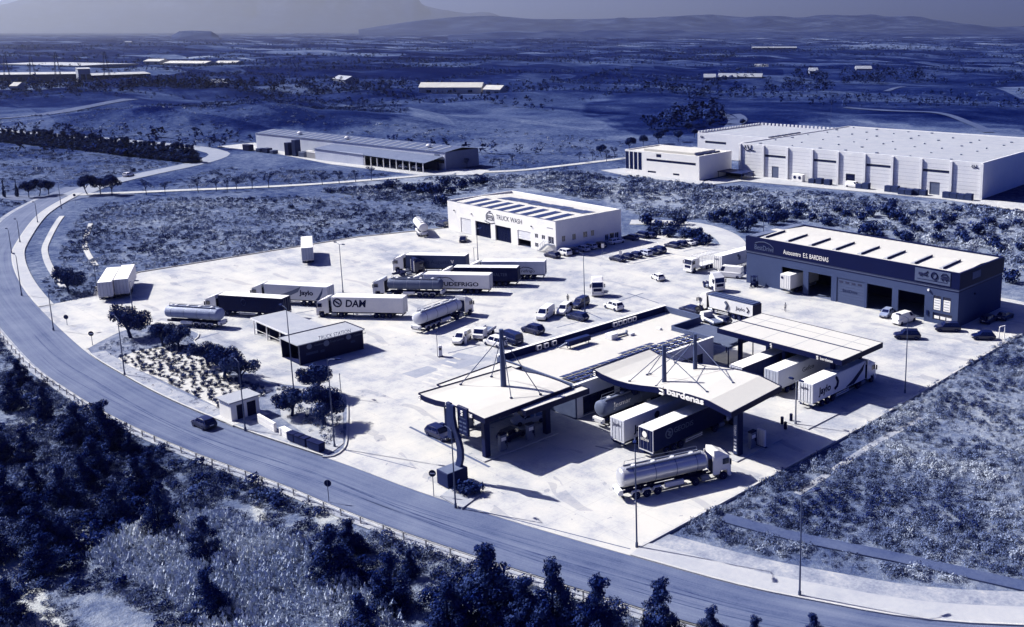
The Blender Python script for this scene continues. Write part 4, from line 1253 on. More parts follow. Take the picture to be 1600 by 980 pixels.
# ---- big warehouse behind, slightly turned
A = R(4.6)
T = empty('big_warehouse', (-111.5, 198.6, 0), A)
tag(T, 'huge pale precast warehouse with pilasters and wide flat roof', 'building')
L, D, H = 93.8, 82.0, 11.8
bw = L / 9
holes = []
for k in (1, 3, 5, 7):
    holes.append((k * bw + 0.5, k * bw + bw - 0.5, 7.4, 8.3))
doors = [(bw * 1.35, bw * 1.35 + 3.0, 0, 4.2), (bw * 4.3, bw * 4.3 + 3.6, 0, 4.2), (bw * 7.3, bw * 7.3 + 3.6, 0, 4.2)]
wall_x(MB(), 0, L, 0, 0.4, 0, H, holes + doors).build('front_wall', PALEW, T)
MB().box(L - 0.4, L, 0.4, D - .4, 0, H).build('side_wall', PALEW, T)
MB().box(0, 0.4, 0.4, D - .4, 0, H).build('side_wall', PALEW, T)
MB().box(0, L, D - 0.4, D, 0, H).build('rear_wall', PALEW, T)
MB().box(0.4, L - 0.4, 0.4, D - 0.4, H - 0.7, H - 0.35).build('roof', LROOF, T)
for k in range(10):
    bx('pilaster', OFFW, T, k * bw - 0.45, k * bw + 0.45, -0.55, -0.003, 0, H - 0.3)
for k in range(8):
    MB().box(0.5, L - 0.5, -0.02, -0.002, 1.45 + 1.25 * k, 1.49 + 1.25 * k).build('panel_joint', MIDG, T)
for h in holes: bx('window', GLASS, T, h[0], h[1], 0.15, 0.25, h[2], h[3])
for i, h in enumerate(doors): bx('door', (MIDG, NAVY, MIDG)[i], T, h[0], h[1], 0.15, 0.25, h[2], h[3])
me = MB().cbox(-0.5, 0.5, -0.4, 0.4, 0, 0.6, c=0.05).mesh('roof_vent', MIDG)
for k in range(46):
    o = link('roof_vent', me, T)
    o.location = (5 + 12.6 * (k % 7) + rng.uniform(-1.5, 1.5), 5 + 12.0 * (k // 7) + rng.uniform(-1.5, 1.5), H - 0.35)
    o.scale = (rng.uniform(0.5, 1.0),) * 2 + (rng.uniform(0.4, 0.8),)
def bird_logo(parent, x, z, s, y=-0.05):
    b = MB()
    for P in ([(-2, .2), (-1.2, -.5), (-.3, -.6), (.5, -.3), (1.2, -.6), (2.2, -.4)], [(-.6, 1.1), (-.2, .2), (.1, -.4)], [(.9, 1.2), (.8, .3), (.5, -.3)], [(-1.6, 1.0), (-1.3, .2)]):
        for p, q in zip(P, P[1:]):
            b.tube((x + p[0] * s, y, z + p[1] * s), (x + q[0] * s, y, z + q[1] * s), 0.17 * s, n=5)
    b.build('emblem', LETD, parent)
bird_logo(T, 3.9, 9.9, 1.15)
bird_logo(T, L - 2.6, 10.3, 0.6)
T = empty('warehouse_annex', (-158.0, 226.0, 0), A)
tag(T, 'lower pale warehouse wing with crenellated roof edge behind the office', 'building')
wall_x(MB(), 0, 44, 0, 0.4, 0, 10.4, [(22, 27, 6, 7), (4, 15, 6.2, 7.2)]).build('front_wall', PALEW, T)
MB().box(0, 0.4, 0.4, 48, 0, 10.4).build('side_wall', PALEW, T)
MB().box(0.4, 46, 0.4, 48, 9.7, 10.0).build('roof', LROOF, T)
bx('window', GLASS, T, 4, 15, 0.15, 0.25, 6.2, 7.2)
bx('window', GLASS, T, 22, 27, 0.15, 0.25, 6, 7)
me = MB().box(-0.05, 0.5, 0, 1.1, 10.4, 11.0).mesh('crenel', OFFW)
for k in range(23):
    o = link('crenel', me, T); o.location = (0, 0.5 + 2.05 * k, 0)
me2 = MB().box(0, 1.1, 47.5, 48.0, 10.0, 11.0).mesh('crenel', OFFW)
for k in range(22):
    o = link('crenel', me2, T); o.location = (0.5 + 2.05 * k, 0, 0)
for k in range(5):
    bx('roof_duct', DSTEEL, T, 34.0, 35.0, 3 + 5 * k, 6.5 + 5 * k, 10.0, 10.5)
bird_logo(T, 2.4, 8.6, 0.5)
T = empty('office_block', (-147.0, 173.0, 0), R(5.5))
tag(T, 'white office block with glazed end in front of the big warehouse', 'building')
wall_x(MB(), 8.5, 35, 0, 0.3, 0, 8.8, [(10.5, 33.5, 5.3, 6.2), (11.0, 15.0, 1.0, 1.7), (23.0, 26.0, 1.0, 1.7), (15.2, 17.6, 7.0, 8.2)]).build('front_wall', WHITE, T)
for h in ((10.5, 33.5, 5.3, 6.2), (11.0, 15.0, 1.0, 1.7), (23.0, 26.0, 1.0, 1.7), (15.2, 17.6, 7.0, 8.2)): bx('window', GLASS, T, h[0], h[1], 0.12, 0.2, h[2], h[3])
MB().box(34.7, 35, 0.3, 20, 0, 8.8).build('side_wall', WHITE, T)
MB().box(0, 35, 20, 20.3, 0, 8.8).build('rear_wall', WHITE, T)
MB().box(0.3, 34.7, 0.3, 20, 8.1, 8.4).build('roof', ROOFW, T)
MB().box(0, 8.5, 0.05, 0.3, 0, 1.6).box(0, 8.5, 0.05, 0.3, 8.2, 8.8).box(0, 0.3, 0.3, 20, 0, 8.8).build('end_wall', WHITE, T)
for k in range(4):
    bx('window', GLASS, T, 0.2 + 2.1 * k, 1.9 + 2.1 * k, 0.1, 0.2, 1.6, 8.2)
    bx('mullion', OFFW, T, 1.9 + 2.1 * k, 2.3 + 2.1 * k, 0.0, 0.25, 1.6, 8.2)
MB().cbox(6, 30, 4, 17, 8.4, 9.3, c=0.1).build('roof_box', ROOFW, T)
for k in range(3):
    bx('roof_duct', DSTEEL, T, 31.2, 32.0, 3 + 5 * k, 7 + 5 * k, 8.4, 8.9)
gb = MB()
for k in range(7):
    gb.box(34.0 + k * .02, 52.0, -6 + k * 1.0, -5.85 + k * 1.0, 2.2, 2.3)
CP = empty('loading_shelter', (-112.0, 186.0, 0), R(5))
tag(CP, 'low dark loading shelter between the office and the big warehouse', 'shelter')
MB().cbox(0, 11, 0, 8, 2.2, 2.5, c=0.04).build('roof', DSTEEL, CP)
for x in (0.3, 10.7):
    for y in (0.3, 7.7):
        bx('post', DSTEEL, CP, x - .1, x + .1, y - .1, y + .1, 0, 2.2)
# crates and plant stored along the warehouse front
cm = MB().cbox(-1.15, 1.15, -1.0, 1.0, 0, 1.9, c=0.04)
crate = cm.mesh('storage_crate', mat('dark_crate', 0.2, 0.8, 0.08, 0.6))
slt = MB()
for k in range(4):
    slt.box(-1.17, 1.17, -1.03, -1.002, 0.2 + 0.42 * k, 0.4 + 0.42 * k)
slm = slt.mesh('crate_slats', mat('crate_slats', 0.32))
def at_wh(u, v):
    return (-111.5 + u * math.cos(A) - v * math.sin(A), 198.6 + u * math.sin(A) + v * math.cos(A))
spots = [(63 + 2.5 * k, -3.2) for k in range(6)] + [(69 + 2.5 * k, -5.4) for k in range(2)] + [(83.6 + 2.5 * k, -3.2) for k in range(4)] + [(-2.0 + 2.5 * k, -4.5) for k in range(3)] + [(52, -3.0), (54.5, -3.0), (33, -2.6), (36, -2.6), (39.5, -2.8)]
wd = ['first', 'second', 'third', 'fourth', 'fifth', 'sixth', 'seventh', 'eighth', 'ninth', 'tenth', 'eleventh', 'twelfth', 'thirteenth', 'fourteenth', 'fifteenth', 'sixteenth', 'seventeenth', 'eighteenth', 'nineteenth', 'twentieth', 'twenty-first']
order = sorted(range(len(spots)), key=lambda i: spots[i][0])
for i, (u, v_) in enumerate(spots):
    o = link('storage_crate', crate, None, at_wh(u, v_) + (0.05,), A)
    tag(o, '%s dark storage crate from the left along the big warehouse front' % wd[order.index(i)], 'crate', 'crates along the big warehouse')
    link('crate_slats', slm, o)
    o.scale = (1, 1, rng.uniform(0.8, 1.15))
o = empty('cooling_unit', at_wh(27, -2.2) + (0.05,), A)
tag(o, 'white twin fan cooling unit against the big warehouse', 'cooling unit')
MB().cbox(-2.2, 2.2, -1, 1, 0, 2.6, c=0.08).build('body', WHITE, o)
for s in (-1, 1):
    MB().lathe([(0.6, -1.0), (0.6, -1.06), (0.1, -1.07)], 'y', 12, (s, 0, 1.5)).build('fan', DSTEEL, o)

# ---- long low depot on the far left
A2 = R(7.2)
T = empty('long_depot', (-330.0, 115.0, 0), A2)
tag(T, 'long grey depot hall with ribbed roof beyond the left fields', 'building')
L, D, H = 128.0, 17.0, 7.0
MB().box(0, L, 0, 0.3, 0, H).build('front_wall', mat('depot_cladding', 0.72, 0.7, 0.05, 0.1, gain=1.75), T)
MB().box(L - .3, L, .3, D, 0, H).build('side_wall', mat('depot_end', 0.5, 0.7, 0.05, 0.1, gain=1.2), T)
MB().box(0, .3, .3, D, 0, H).box(.3, L - .3, D - .3, D, 0, H).build('rear_wall', mat('depot_cladding', 0.62), T)
MB().add([(-.3, -.3, H), (L + .3, -.3, H), (L + .3, D / 2, H + 1.1), (-.3, D / 2, H + 1.1), (-.3, D + .3, H), (L + .3, D + .3, H)], [(0, 1, 2, 3), (3, 2, 5, 4)]).build('roof', mat('depot_roof', 0.42, 0.7, 0.06, 0.1), T)
me = MB().slab((0, -.2, H + .03), (0.9, -.2, H + .03), (0.9, D / 2, H + 1.13), (0, D / 2, H + 1.13), 0.08).mesh('rooflight', mat('depot_rooflight', 0.7))
for k in range(24):
    o = link('rooflight', me, T); o.location = (2 + 5.2 * k, 0, 0)
for k, x in enumerate((28, 62, 114)):
    MB().lathe([(0.9, H + 0.9), (1.1, H + 1.4), (0.5, H + 1.9)], 'z', 10, (x, 4, 0)).build('roof_ventilator', WHITE, T)
an = MB().box(60, L - 1.5, -9, -0.01, 0, 0.3)
MB().box(58, 90, -9, -8.7, 0, 4.6).build('lean_to_wall', mat('depot_cladding', 0.62), T)
MB().box(58, 58.3, -8.7, -.01, 0, 4.6).build('lean_to_wall', WHITE, T)
MB().slab((57.5, -9.3, 4.6), (L - 1, -9.3, 3.6), (L - 1, -0.02, 5.2), (57.5, -0.02, 5.6), 0.15).build('lean_to_roof', MIDG, T)
for k in range(10):
    bx('post', OFFW, T, 90.5 + 3.9 * k, 90.8 + 3.9 * k, -9.0, -8.7, 0, 3.75)
bx('bay_shade', DARK, T, 90.3, L - 1.5, -2.0, -1.8, 0.05, 3.4)  # dark panel painted in for the shade within the open bays
bx('window', GLASS, T, L - 8, L - .4, -0.1, -0.02, 2.6, 4.2)
bx('window', MIDG, T, L - 6, L - 3, -0.1, -0.02, 5.4, 6.0)

def at_dp(u, v):
    return (-330.0 + u * math.cos(A2) - v * math.sin(A2), 115.0 + u * math.sin(A2) + v * math.cos(A2))
for i, (u, w_, d_, h_, t_) in enumerate(((4, 5, 2.4, 2.6, .15), (14, 3, 3, 1.6, .3), (19, 4, 2.5, 2.0, .2), (24, 2.5, 2.5, 1.4, .4), (36, 3.0, 3.0, 5.5, .12), (41, 2.6, 2.6, 7.0, .25), (46, 4, 2.4, 2.2, .5), (53, 6, 2.4, 2.6, .9))):
    x, y = at_dp(u, -6.5)
    o = empty('site_container', (x, y, .05), A2)
    tag(o, '%s stored container from the left in front of the long depot' % ordinal(i), 'container', 'containers before the long depot')
    MB().cbox(-w_ / 2, w_ / 2, -d_ / 2, d_ / 2, 0, h_, c=.06).build('body', mat('container_%02d' % round(t_ * 100), t_, .7, .06), o)
    rb = MB()
    for k in range(int(w_ / .5)):
        rb.box(-w_ / 2 + .15 + k * .5, -w_ / 2 + .35 + k * .5, -d_ / 2 - .05, -d_ / 2 - .002, .15, h_ - .15)
    rb.build('side_ribs', mat('container_%02d' % round(t_ * 100), t_), o)

# ================================================================== VEHICLES
RUBBER = mat('tyre_rubber', 0.05, 0.9, 0.02, 3.0)
RIM = mat('wheel_rim', 0.6, 0.35, 0.05, 3.0, metal=0.5)
CHAS = mat('chassis_black', 0.06, 0.7, 0.03, 1.5)
WSCR = mat('vehicle_glass', 0.05, 0.08, 0.02, 1.0, spec=0.8)
LAMP = mat('lamp_lens', 0.9, 0.15, 0.03, 2.0, spec=0.6)
TAIL = mat('tail_lens', 0.3, 0.25, 0.05, 2.0)
def paint(t):
    return mat('paint_%02d' % round(t * 100), t, 0.28, 0.02, 0.8, spec=0.5, gain=1.7 if t > .5 else 1.0)
def sheet(t):
    return mat('body_sheet_%02d' % round(t * 100), t, 0.5, 0.055, 0.35, fine=3.0, gain=1.75 if t > .5 else 1.0)
CHROME = mat('polished_tank', 0.85, 0.3, 0.06, 0.5, metal=0.45, spec=0.5, gain=1.4)
def wheel_meshes(r, w):
    ty = MB().lathe([(r * .62, -w / 2), (r * .93, -w / 2), (r, -w / 2 + .05), (r, w / 2 - .05), (r * .93, w / 2), (r * .62, w / 2)], 'y', 18).mesh('wheel', RUBBER)
    ri = MB().lathe([(r * .6, -w / 2 + .03), (r * .55, -w / 2 - .008), (r * .3, -w / 2 + .07), (r * .14, -w / 2 - .012)], 'y', 14).lathe([(r * .14, w / 2 + .012), (r * .3, w / 2 - .07), (r * .55, w / 2 + .008), (r * .6, w / 2 - .03)], 'y', 14).mesh('rim', RIM)
    return ty, ri
TW, CW, SW = wheel_meshes(0.5, 0.34), wheel_meshes(0.33, 0.21), wheel_meshes(0.37, 0.24)
def wheel(T, x, y, wm, r):
    o = link('wheel', wm[0], T)
    o.location = (x, y, r)
    link('rim', wm[1], o)
    return o

# ---- tractor unit (local +x forward, front axle line at x)
CACHE = {}
def cached(key, fn):
    if key not in CACHE:
        CACHE[key] = fn()
    return CACHE[key]
def cab(T, xb, tone, deflector=True):
    """cab-over tractor: back of the cab at xb; about 2.3 m long"""
    P = paint(tone)
    def body():
        prof = [(0, 0.85), (0.75, 0.85), (0.8, 1.25), (1.75, 1.25), (1.8, 0.55), (2.25, 0.5), (2.3, 1.1), (2.28, 1.95), (2.06, 3.0), (1.75, 3.15), (0.1, 3.15), (0, 2.9)]
        b = MB()
        n = len(prof)
        vs = []
        for y, k in ((-1.25, 1.0), (1.25, 1.0)):
            for x, z in prof:
                ins = 0.10 if z > 2.9 else (0.05 if x > 2.2 else 0)
                vs.append((x, y - math.copysign(ins, y), z))
        fs = [tuple(range(n)), tuple(range(2 * n - 1, n - 1, -1))] + [((i + 1) % n, i, n + i, n + (i + 1) % n) for i in range(n)]
        return b.add(vs, fs).mesh('cab', P)
    o = link('cab', cached(('cab', tone), body), T)
    o.location = (xb, 0, 0)
    if deflector:
        def dfl():
            return MB().add([(0.05, -1.15, 3.16), (1.7, -1.12, 3.16), (1.7, 1.12, 3.16), (0.05, 1.15, 3.16), (0.05, -1.1, 3.85), (0.75, -0.95, 3.72), (0.75, 0.95, 3.72), (0.05, 1.1, 3.85)],
                            [(0, 3, 2, 1), (4, 5, 6, 7), (0, 1, 5, 4), (1, 2, 6, 5), (2, 3, 7, 6), (3, 0, 4, 7)]).mesh('roof_deflector', P)
        d = link('roof_deflector', cached(('dfl', tone), dfl), o)
    def q(name, key, fn, m):
        return link(name, cached((name, key), lambda: fn().mesh(name, m)), o)
    q('windscreen', 0, lambda: MB().slab((2.286, -1.08, 1.98), (2.286, 1.08, 1.98), (2.085, 1.02, 2.92), (2.085, -1.02, 2.92), 0.02), WSCR)
    for s in (-1, 1):
        q('side_window', s, lambda: MB().box(1.15, 1.95, s * 1.252 - .012, s * 1.252 + .012, 2.0, 2.72), WSCR)
        q('mirror', s, lambda: MB().cbox(2.05, 2.2, s * 1.45 - .1, s * 1.45 + .1, 1.9, 2.65, c=.03).tube((2.1, s * 1.2, 2.6), (2.12, s * 1.45, 2.6), .03, n=5), CHAS)
        q('headlight', s, lambda: MB().cbox(2.22, 2.33, s * .95 - .22, s * .95 + .22, .78, 1.0, c=.02), LAMP)
        q('side_fairing', s, lambda: MB().box(-.16, -.01, s * 1.2 - .04, s * 1.2 + .04, .95, 3.3), P)
    q('cab_back', 0, lambda: MB().box(-.03, -.002, -1.2, 1.2, .95, 3.1), CHAS)
    q('grille', 0, lambda: MB().box(2.27, 2.315, -.85, .85, 1.15, 1.75), CHAS)
    q('bumper', 0, lambda: MB().cbox(2.0, 2.36, -1.24, 1.24, .32, .74, c=.05), P)
    q('sun_visor', 0, lambda: MB().slab((2.1, -1.05, 2.96), (2.42, -1.05, 2.86), (2.42, 1.05, 2.86), (2.1, 1.05, 2.96), .03), CHAS)
    return o
def tractor_base(T, x_front, axle_f, axle_r):
    ch = cached(('chassis', round(x_front - axle_r, 1)), lambda: MB().box(-1.35 - (x_front - axle_r - 3.95), 3.6, -.45, -.3, .65, .9).box(-1.35 - (x_front - axle_r - 3.95), 3.6, .3, .45, .65, .9).box(-.2, .2, -1.1, 1.1, .42, .58).mesh('chassis', CHAS))
    o = link('chassis', ch, T); o.location = (axle_r + .15, 0, 0)
    fw = link('fifth_wheel', cached('fw', lambda: MB().cbox(-.45, .45, -.5, .5, .95, 1.12, c=.04).mesh('fifth_wheel', CHAS)), T)
    fw.location = (axle_r + .2, 0, 0)
    for s in (-1, 1):
        f = link('fuel_tank', cached(('ft', s), lambda: MB().cbox(0, 1.1, s * .95 - .3, s * .95 + .3, .38, .98, c=.08).mesh('fuel_tank', mat('tank_alu', 0.66, 0.35, 0.05, 2.0, metal=.4))), T)
        f.location = (axle_r + .75, 0, 0)
        g_ = link('mudguard', cached(('mg', s), lambda: MB().sideprism([(-.7, .75), (-.5, 1.08), (.5, 1.08), (.7, .75), (.62, .75), (.46, 1.02), (-.46, 1.02), (-.62, .75)], s * 1.05 - .2, s * 1.05 + .2).mesh('mudguard', CHAS)), T)
        g_.location = (axle_r, 0, 0)
        wheel(T, axle_f, s * 1.05, TW, .5)
        wheel(T, axle_r, s * 1.02, TW, .5)
def trailer_gear(T, x0=0.0, axles=(2.6, 3.9, 5.2), L=13.6, legs=True, skirt=True, zc=1.0):
    fr = link('trailer_frame', cached(('tf', L, x0), lambda: MB().box(.2, L - .3, -.55, -.4, zc - .25, zc + .1).box(.2, L - .3, .4, .55, zc - .25, zc + .1).box(.3, .45, -1.2, 1.2, .45, .6).box(.33, .42, -.6, -.5, .6, zc).box(.33, .42, .5, .6, .6, zc).mesh('trailer_frame', CHAS)), T)
    for a in axles:
        for s in (-1, 1):
            wheel(T, a, s * 1.06, TW, .5)
    if legs:
        for s in (-1, 1):
            o = link('landing_leg', cached('leg', lambda: MB().box(-.06, .06, -.06, .06, .06, 1.0).box(-.14, .14, -.14, .14, .03, .07).mesh('landing_leg', STEEL)), T)
            o.location = (L - 3.9, s * .75, 0)
    if skirt:
        for s in (-1, 1):
            o = link('side_guard', cached('sg', lambda: MB().box(0, 3.3, -.02, .02, .5, .62).box(0, 3.3, -.02, .02, .78, .9).box(.2, .28, -.05, -.02, .5, 1.0).box(3.0, 3.08, -.05, -.02, .5, 1.0).mesh('side_guard', OFFW)), T)
            o.location = (6.0, s * 1.2, 0)
def box_body(T, L, side, roof, rear=None, zb=1.12, zt=4.0, curtain=False):
    m_side, m_roof, m_rear = sheet(side), sheet(roof), sheet(rear if rear is not None else side)
    key = ('box', L, side, roof, zb, zt, curtain)
    def mk():
        b = MB().cbox(0.06, L, -1.275, 1.275, zb, zt, c=.045)
        return b.mesh('trailer_body', m_side)
    body = link('trailer_body', cached(key, mk), T)
    link('trailer_roof', cached(('roof', L, roof, zt), lambda: MB().box(.12, L - .06, -1.2, 1.2, zt + .002, zt + .03).mesh('trailer_roof', m_roof)), body)
    for s in (-1, 1):
        d = link('rear_door', cached(('rd', s, side, rear, zt), lambda: MB().cbox(-.03, .05, min(s * .02, s * 1.22), max(s * .02, s * 1.22), zb + .05, zt - .08, c=.015).mesh('rear_door', m_rear)), body)
        link('lock_bar', cached(('lb', s, zt), lambda: MB().tube((-.05, s * .35, zb + .08), (-.05, s * .35, zt - .12), .025, n=5).tube((-.05, s * .85, zb + .08), (-.05, s * .85, zt - .12), .025, n=5).mesh('lock_bar', STEEL)), d)
        t = link('tail_light', cached(('tl', s), lambda: MB().box(.0, .08, s * .95 - .25, s * .95 + .25, .82, .98).mesh('tail_light', TAIL)), T)
    link('rear_beam', cached('rb', lambda: MB().box(-.02, .12, -1.25, 1.25, .99, 1.1).mesh('rear_beam', OFFW)), T)
    if curtain:
        n = 12
        for s in (-1, 1):
            link('curtain_ribs', cached(('cr', L, side, s), lambda: (lambda b: [b.box(.4 + k * (L - .6) / n, .46 + k * (L - .6) / n, s * 1.28 - .01, s * 1.28 + .01, zb + .05, zt - .15) for k in range(n + 1)] and b)(MB()).mesh('curtain_ribs', m_side)), body)
    else:
        link('rear_frame', cached(('fr', zt), lambda: MB().box(-.02, .1, -1.28, -1.23, zb, zt).box(-.02, .1, 1.23, 1.28, zb, zt).box(-.02, .1, -1.23, 1.23, zt - .07, zt + .005).mesh('rear_frame', OFFW)), body)
    return body
def side_text(T, body, size, x, z, m, width=None, sides=(1, -1), **k):
    for s in sides:
        lettering(body, size, m, T, (x, s * 1.292, z), BACKF if s > 0 else FRONT, width=width, **k)
def side_curve(T, pts, r, m, sides=(1, -1), flip=True, name='emblem'):
    """a drawn mark on the body sides; pts (x, z)"""
    for s in sides:
        b = MB()
        for a, c in zip(pts, pts[1:]):
            b.tube((a[0], s * 1.285, a[1]), (c[0], s * 1.285, c[1]), r, n=5)
        b.build(name, m, T)
def swoosh(T, m, x0, x1, sides=(1, -1)):
    """the broad arrow-shaped mark behind the haulier's name"""
    for s in sides:
        b = MB()
        y = s * 1.283
        P = [(x0, 1.25), (x0 + .35 * (x1 - x0), 1.9), (x0 + .75 * (x1 - x0), 3.0), (x1, 3.85), (x1 - .1 * (x1 - x0), 2.7), (x0 + .6 * (x1 - x0), 1.7), (x0 + .45 * (x1 - x0), 1.25)]
        b.add([(x, y, z) for x, z in P] + [(x, y + s * .006, z) for x, z in P], [tuple(range(7)), tuple(range(13, 6, -1))])
        b.build('swoosh', m, T)
def tank_body(T, L, tone_m, zc=2.55, ry=1.24, rz=1.12, x0=0.15, items=True):
    def mk():
        prof = [(0.0, .25), (.06, .62), (.16, .86), (.34, .98), (.5, 1.0)]
        st = [(x0 + d, k) for d, k in prof] + [(x0 + L - d, k) for d, k in prof[::-1]]
        n = 24
        vs, fs = [], []
        for x, k in st:
            for i in range(n):
                t = 2 * math.pi * i / n
                vs.append((x, ry * k * math.cos(t), zc + rz * k * math.sin(t)))
        for j in range(len(st) - 1):
            for i in range(n):
                fs.append((j * n + i, j * n + (i + 1) % n, (j + 1) * n + (i + 1) % n, (j + 1) * n + i))
        fs += [tuple(range(n))[::-1], tuple(range((len(st) - 1) * n, len(st) * n))]
        me = MB().add(vs, fs).mesh('tank', tone_m)
        me.polygons.foreach_set('use_smooth', [True] * len(me.polygons))
        return me
    t = link('tank', cached(('tank', L, tone_m.name, zc), mk), T)
    for k in range(4):
        o = link('tank_band', cached(('band', zc), lambda: MB().lathe([(1.0, -.05), (1.012, -.05), (1.012, .05), (1.0, .05)], 'x', 24).mesh('tank_band', STEEL)), t)
        o.location = (x0 + 1.6 + k * (L - 3.2) / 3, 0, zc)
        o.scale = (1, ry, rz)
    if items:
        link('walkway', cached(('ww', L), lambda: MB().box(x0 + .8, x0 + L - .8, -.5, -.38, zc + rz - .05, zc + rz + .12).box(x0 + .8, x0 + L - .8, .38, .5, zc + rz - .05, zc + rz + .12).mesh('walkway', STEEL)), t)
        for k in range(4):
            o = link('manhole', cached('mh', lambda: MB().lathe([(.3, 0), (.3, .14), (.22, .2)], 'z', 12).mesh('manhole', OFFW)), t)
            o.location = (x0 + 1.9 + k * (L - 3.8) / 3, 0, zc + rz - .03)
        link('handrail', cached(('hr', L), lambda: MB().path([(x0 + .9, .44, zc + rz + .1), (x0 + 1.0, .44, zc + rz + .55), (x0 + L - 1.0, .44, zc + rz + .55), (x0 + L - .9, .44, zc + rz + .1)], .03, 5).mesh('handrail', STEEL)), t)
        link('rear_cabinet', cached('rc', lambda: MB().cbox(-.15, .35, -1.0, 1.0, .75, 1.4, c=.04).mesh('rear_cabinet', OFFW)), T)
        for s in (-1, 1):
            o = link('mudguard', cached(('tmg', s), lambda: (lambda b: [b.sideprism([(a - .62, .7), (a - .45, 1.05), (a + .45, 1.05), (a + .62, .7), (a + .54, .7), (a + .4, .99), (a - .4, .99), (a - .54, .7)], s * 1.06 - .2, s * 1.06 + .2) for a in (1.9, 3.25, 4.6)] and b)(MB()).mesh('mudguard', OFFW)), T)
            link('side_locker', cached(('sl', s), lambda: MB().cbox(5.6, 8.0, s * .95 - .2, s * .95 + .2, .6, 1.15, c=.04).mesh('side_locker', OFFW)), T)
            link('tail_light', cached(('ttl', s), lambda: MB().box(-.17, -.15, s * .8 - .15, s * .8 + .15, .85, 1.1).mesh('tail_light', TAIL)), T)
    return t

def place(name, rear, front, side, label, cat, group):
    """root at the rear centre on the ground; rear and front are points on the visible side"""
    d = Vector((front[0] - rear[0], front[1] - rear[1])).normalized()
    nn = Vector((-d.y, d.x)) * side * 1.275
    T = empty(name, (rear[0] - nn.x, rear[1] - nn.y, 0), math.atan2(d.y, d.x))
    tag(T, label, cat, group)
    return T
GT, GL = 'articulated trucks on the station yard', 'parked trailers without tractor'
def semi(rear, front, side, label, kind='box', cabt=0.95, st=0.9, rt=0.97, rear_t=None, curtain=False, L=13.6, tractor=True, name='articulated_truck'):
    T = place(name if tractor else 'semi_trailer', rear, front, side, label, 'truck' if tractor else 'trailer', GT if tractor else GL)
    if kind == 'box':
        trailer_gear(T, L=L, legs=True)
        box_body(T, L, st, rt, rear_t, curtain=curtain)
        if not curtain:
            f = link('cooling_unit', cached(('cu', L), lambda: MB().cbox(L, L + .4, -.95, .95, 2.1, 3.9, c=.06).mesh('cooling_unit', MIDG)), T)
        xc = L + .75
    elif kind == 'tank':
        trailer_gear(T, axles=(1.9, 3.25, 4.6), L=11.5, skirt=False)
        tank_body(T, 11.2, CHROME if st is None else sheet(st))
        xc = 11.9
    if tractor:
        cab(T, xc, cabt)
        tractor_base(T, xc + 2.3, xc + 1.3, xc - 2.4)
    return T
JM = mat('jaylo_navy', 0.08, 0.5, 0.02)
PG = mat('pale_mark', 0.55, 0.5, 0.03)
# yard rows
T = semi((-38.81, 12.87), (-49.83, 4.30), 1, 'white refrigerated truck with big dark letters DAM on its side', st=0.88)
side_text(T, 'DAM', 1.9, 9.0, 2.75, LETD, width=4.0, bold=.05, shear=.15)
side_curve(T, [(12.4 + .75 * math.cos(t * .52), 2.9 + .75 * math.sin(t * .52)) for t in range(13)], .14, LETD)
side_curve(T, [(12.0, 2.6), (12.8, 3.2)], .16, LETD)
T = semi((-41.11, 34.00), (-51.81, 25.73), 1, 'white refrigerated truck lettered TUDEFRIGO behind the dark tanker', st=0.86)
side_text(T, 'TUDEFRIGO', 1.15, 6.3, 2.0, LETD, width=8.2, bold=.03)
side_curve(T, [(11.2, 2.0), (10.4, 3.0), (9.9, 3.35), (10.8, 3.4), (9.7, 3.3), (8.9, 3.45), (8.1, 3.25), (7.3, 2.6)], .07, LETD)
T = semi((-41.78, 41.70), (-52.29, 33.00), 1, 'navy curtain sided truck with white roof lettered WALTER', st=0.07, rt=0.9, curtain=True)
side_text(T, 'LKW WALTER', 0.95, 5.0, 2.5, LETM, width=5.6)
T = semi((-59.32, 40.95), (-70.02, 32.82), 1, 'grey blue curtain sided truck lettered Van Augusta nearest the truck wash', st=0.34, rt=0.95, curtain=True)
side_text(T, 'Van Augusta', 1.2, 7.0, 2.5, mat('dim_letter', 0.2), width=6.5)
side_text(T, 'V', 1.0, 3.0, 2.6, LETW, bold=.05)
T = semi((-42.07, 49.14), (-52.25, 40.14), 1, 'pale box truck lettered refrigo at the right end of the yard row', st=0.72, rt=0.97)
side_text(T, 'refrigo', 0.95, 3.6, 1.9, LETD, width=2.9)
side_curve(T, [(5.6, 2.3), (4.6, 2.8), (3.6, 2.75), (2.4, 2.3)], .07, LETD)
T = semi((-56.94, 7.47), (-68.15, 0.87), 1, 'pale truck lettered Jaylo behind the navy curtain truck', st=0.8)
side_text(T, 'Jaylo', 1.3, 4.4, 2.6, LETD, width=3.0, bold=.04)
swoosh(T, PG, 13.0, 5.5, (1,)); swoosh(T, mat('mid_mark', 0.34), 2.6, 0.8, (1,))
T = semi((-55.11, -2.14), (-66.73, -8.79), 1, 'dark navy curtain sided truck with white cab behind the open shed', st=0.05, rt=0.95, curtain=True)
side_curve(T, [(8.2 + .5 * math.cos(t * .6), 2.9 + .6 * math.sin(t * .6)) for t in range(11)], .10, mat('dim_letter', 0.2))
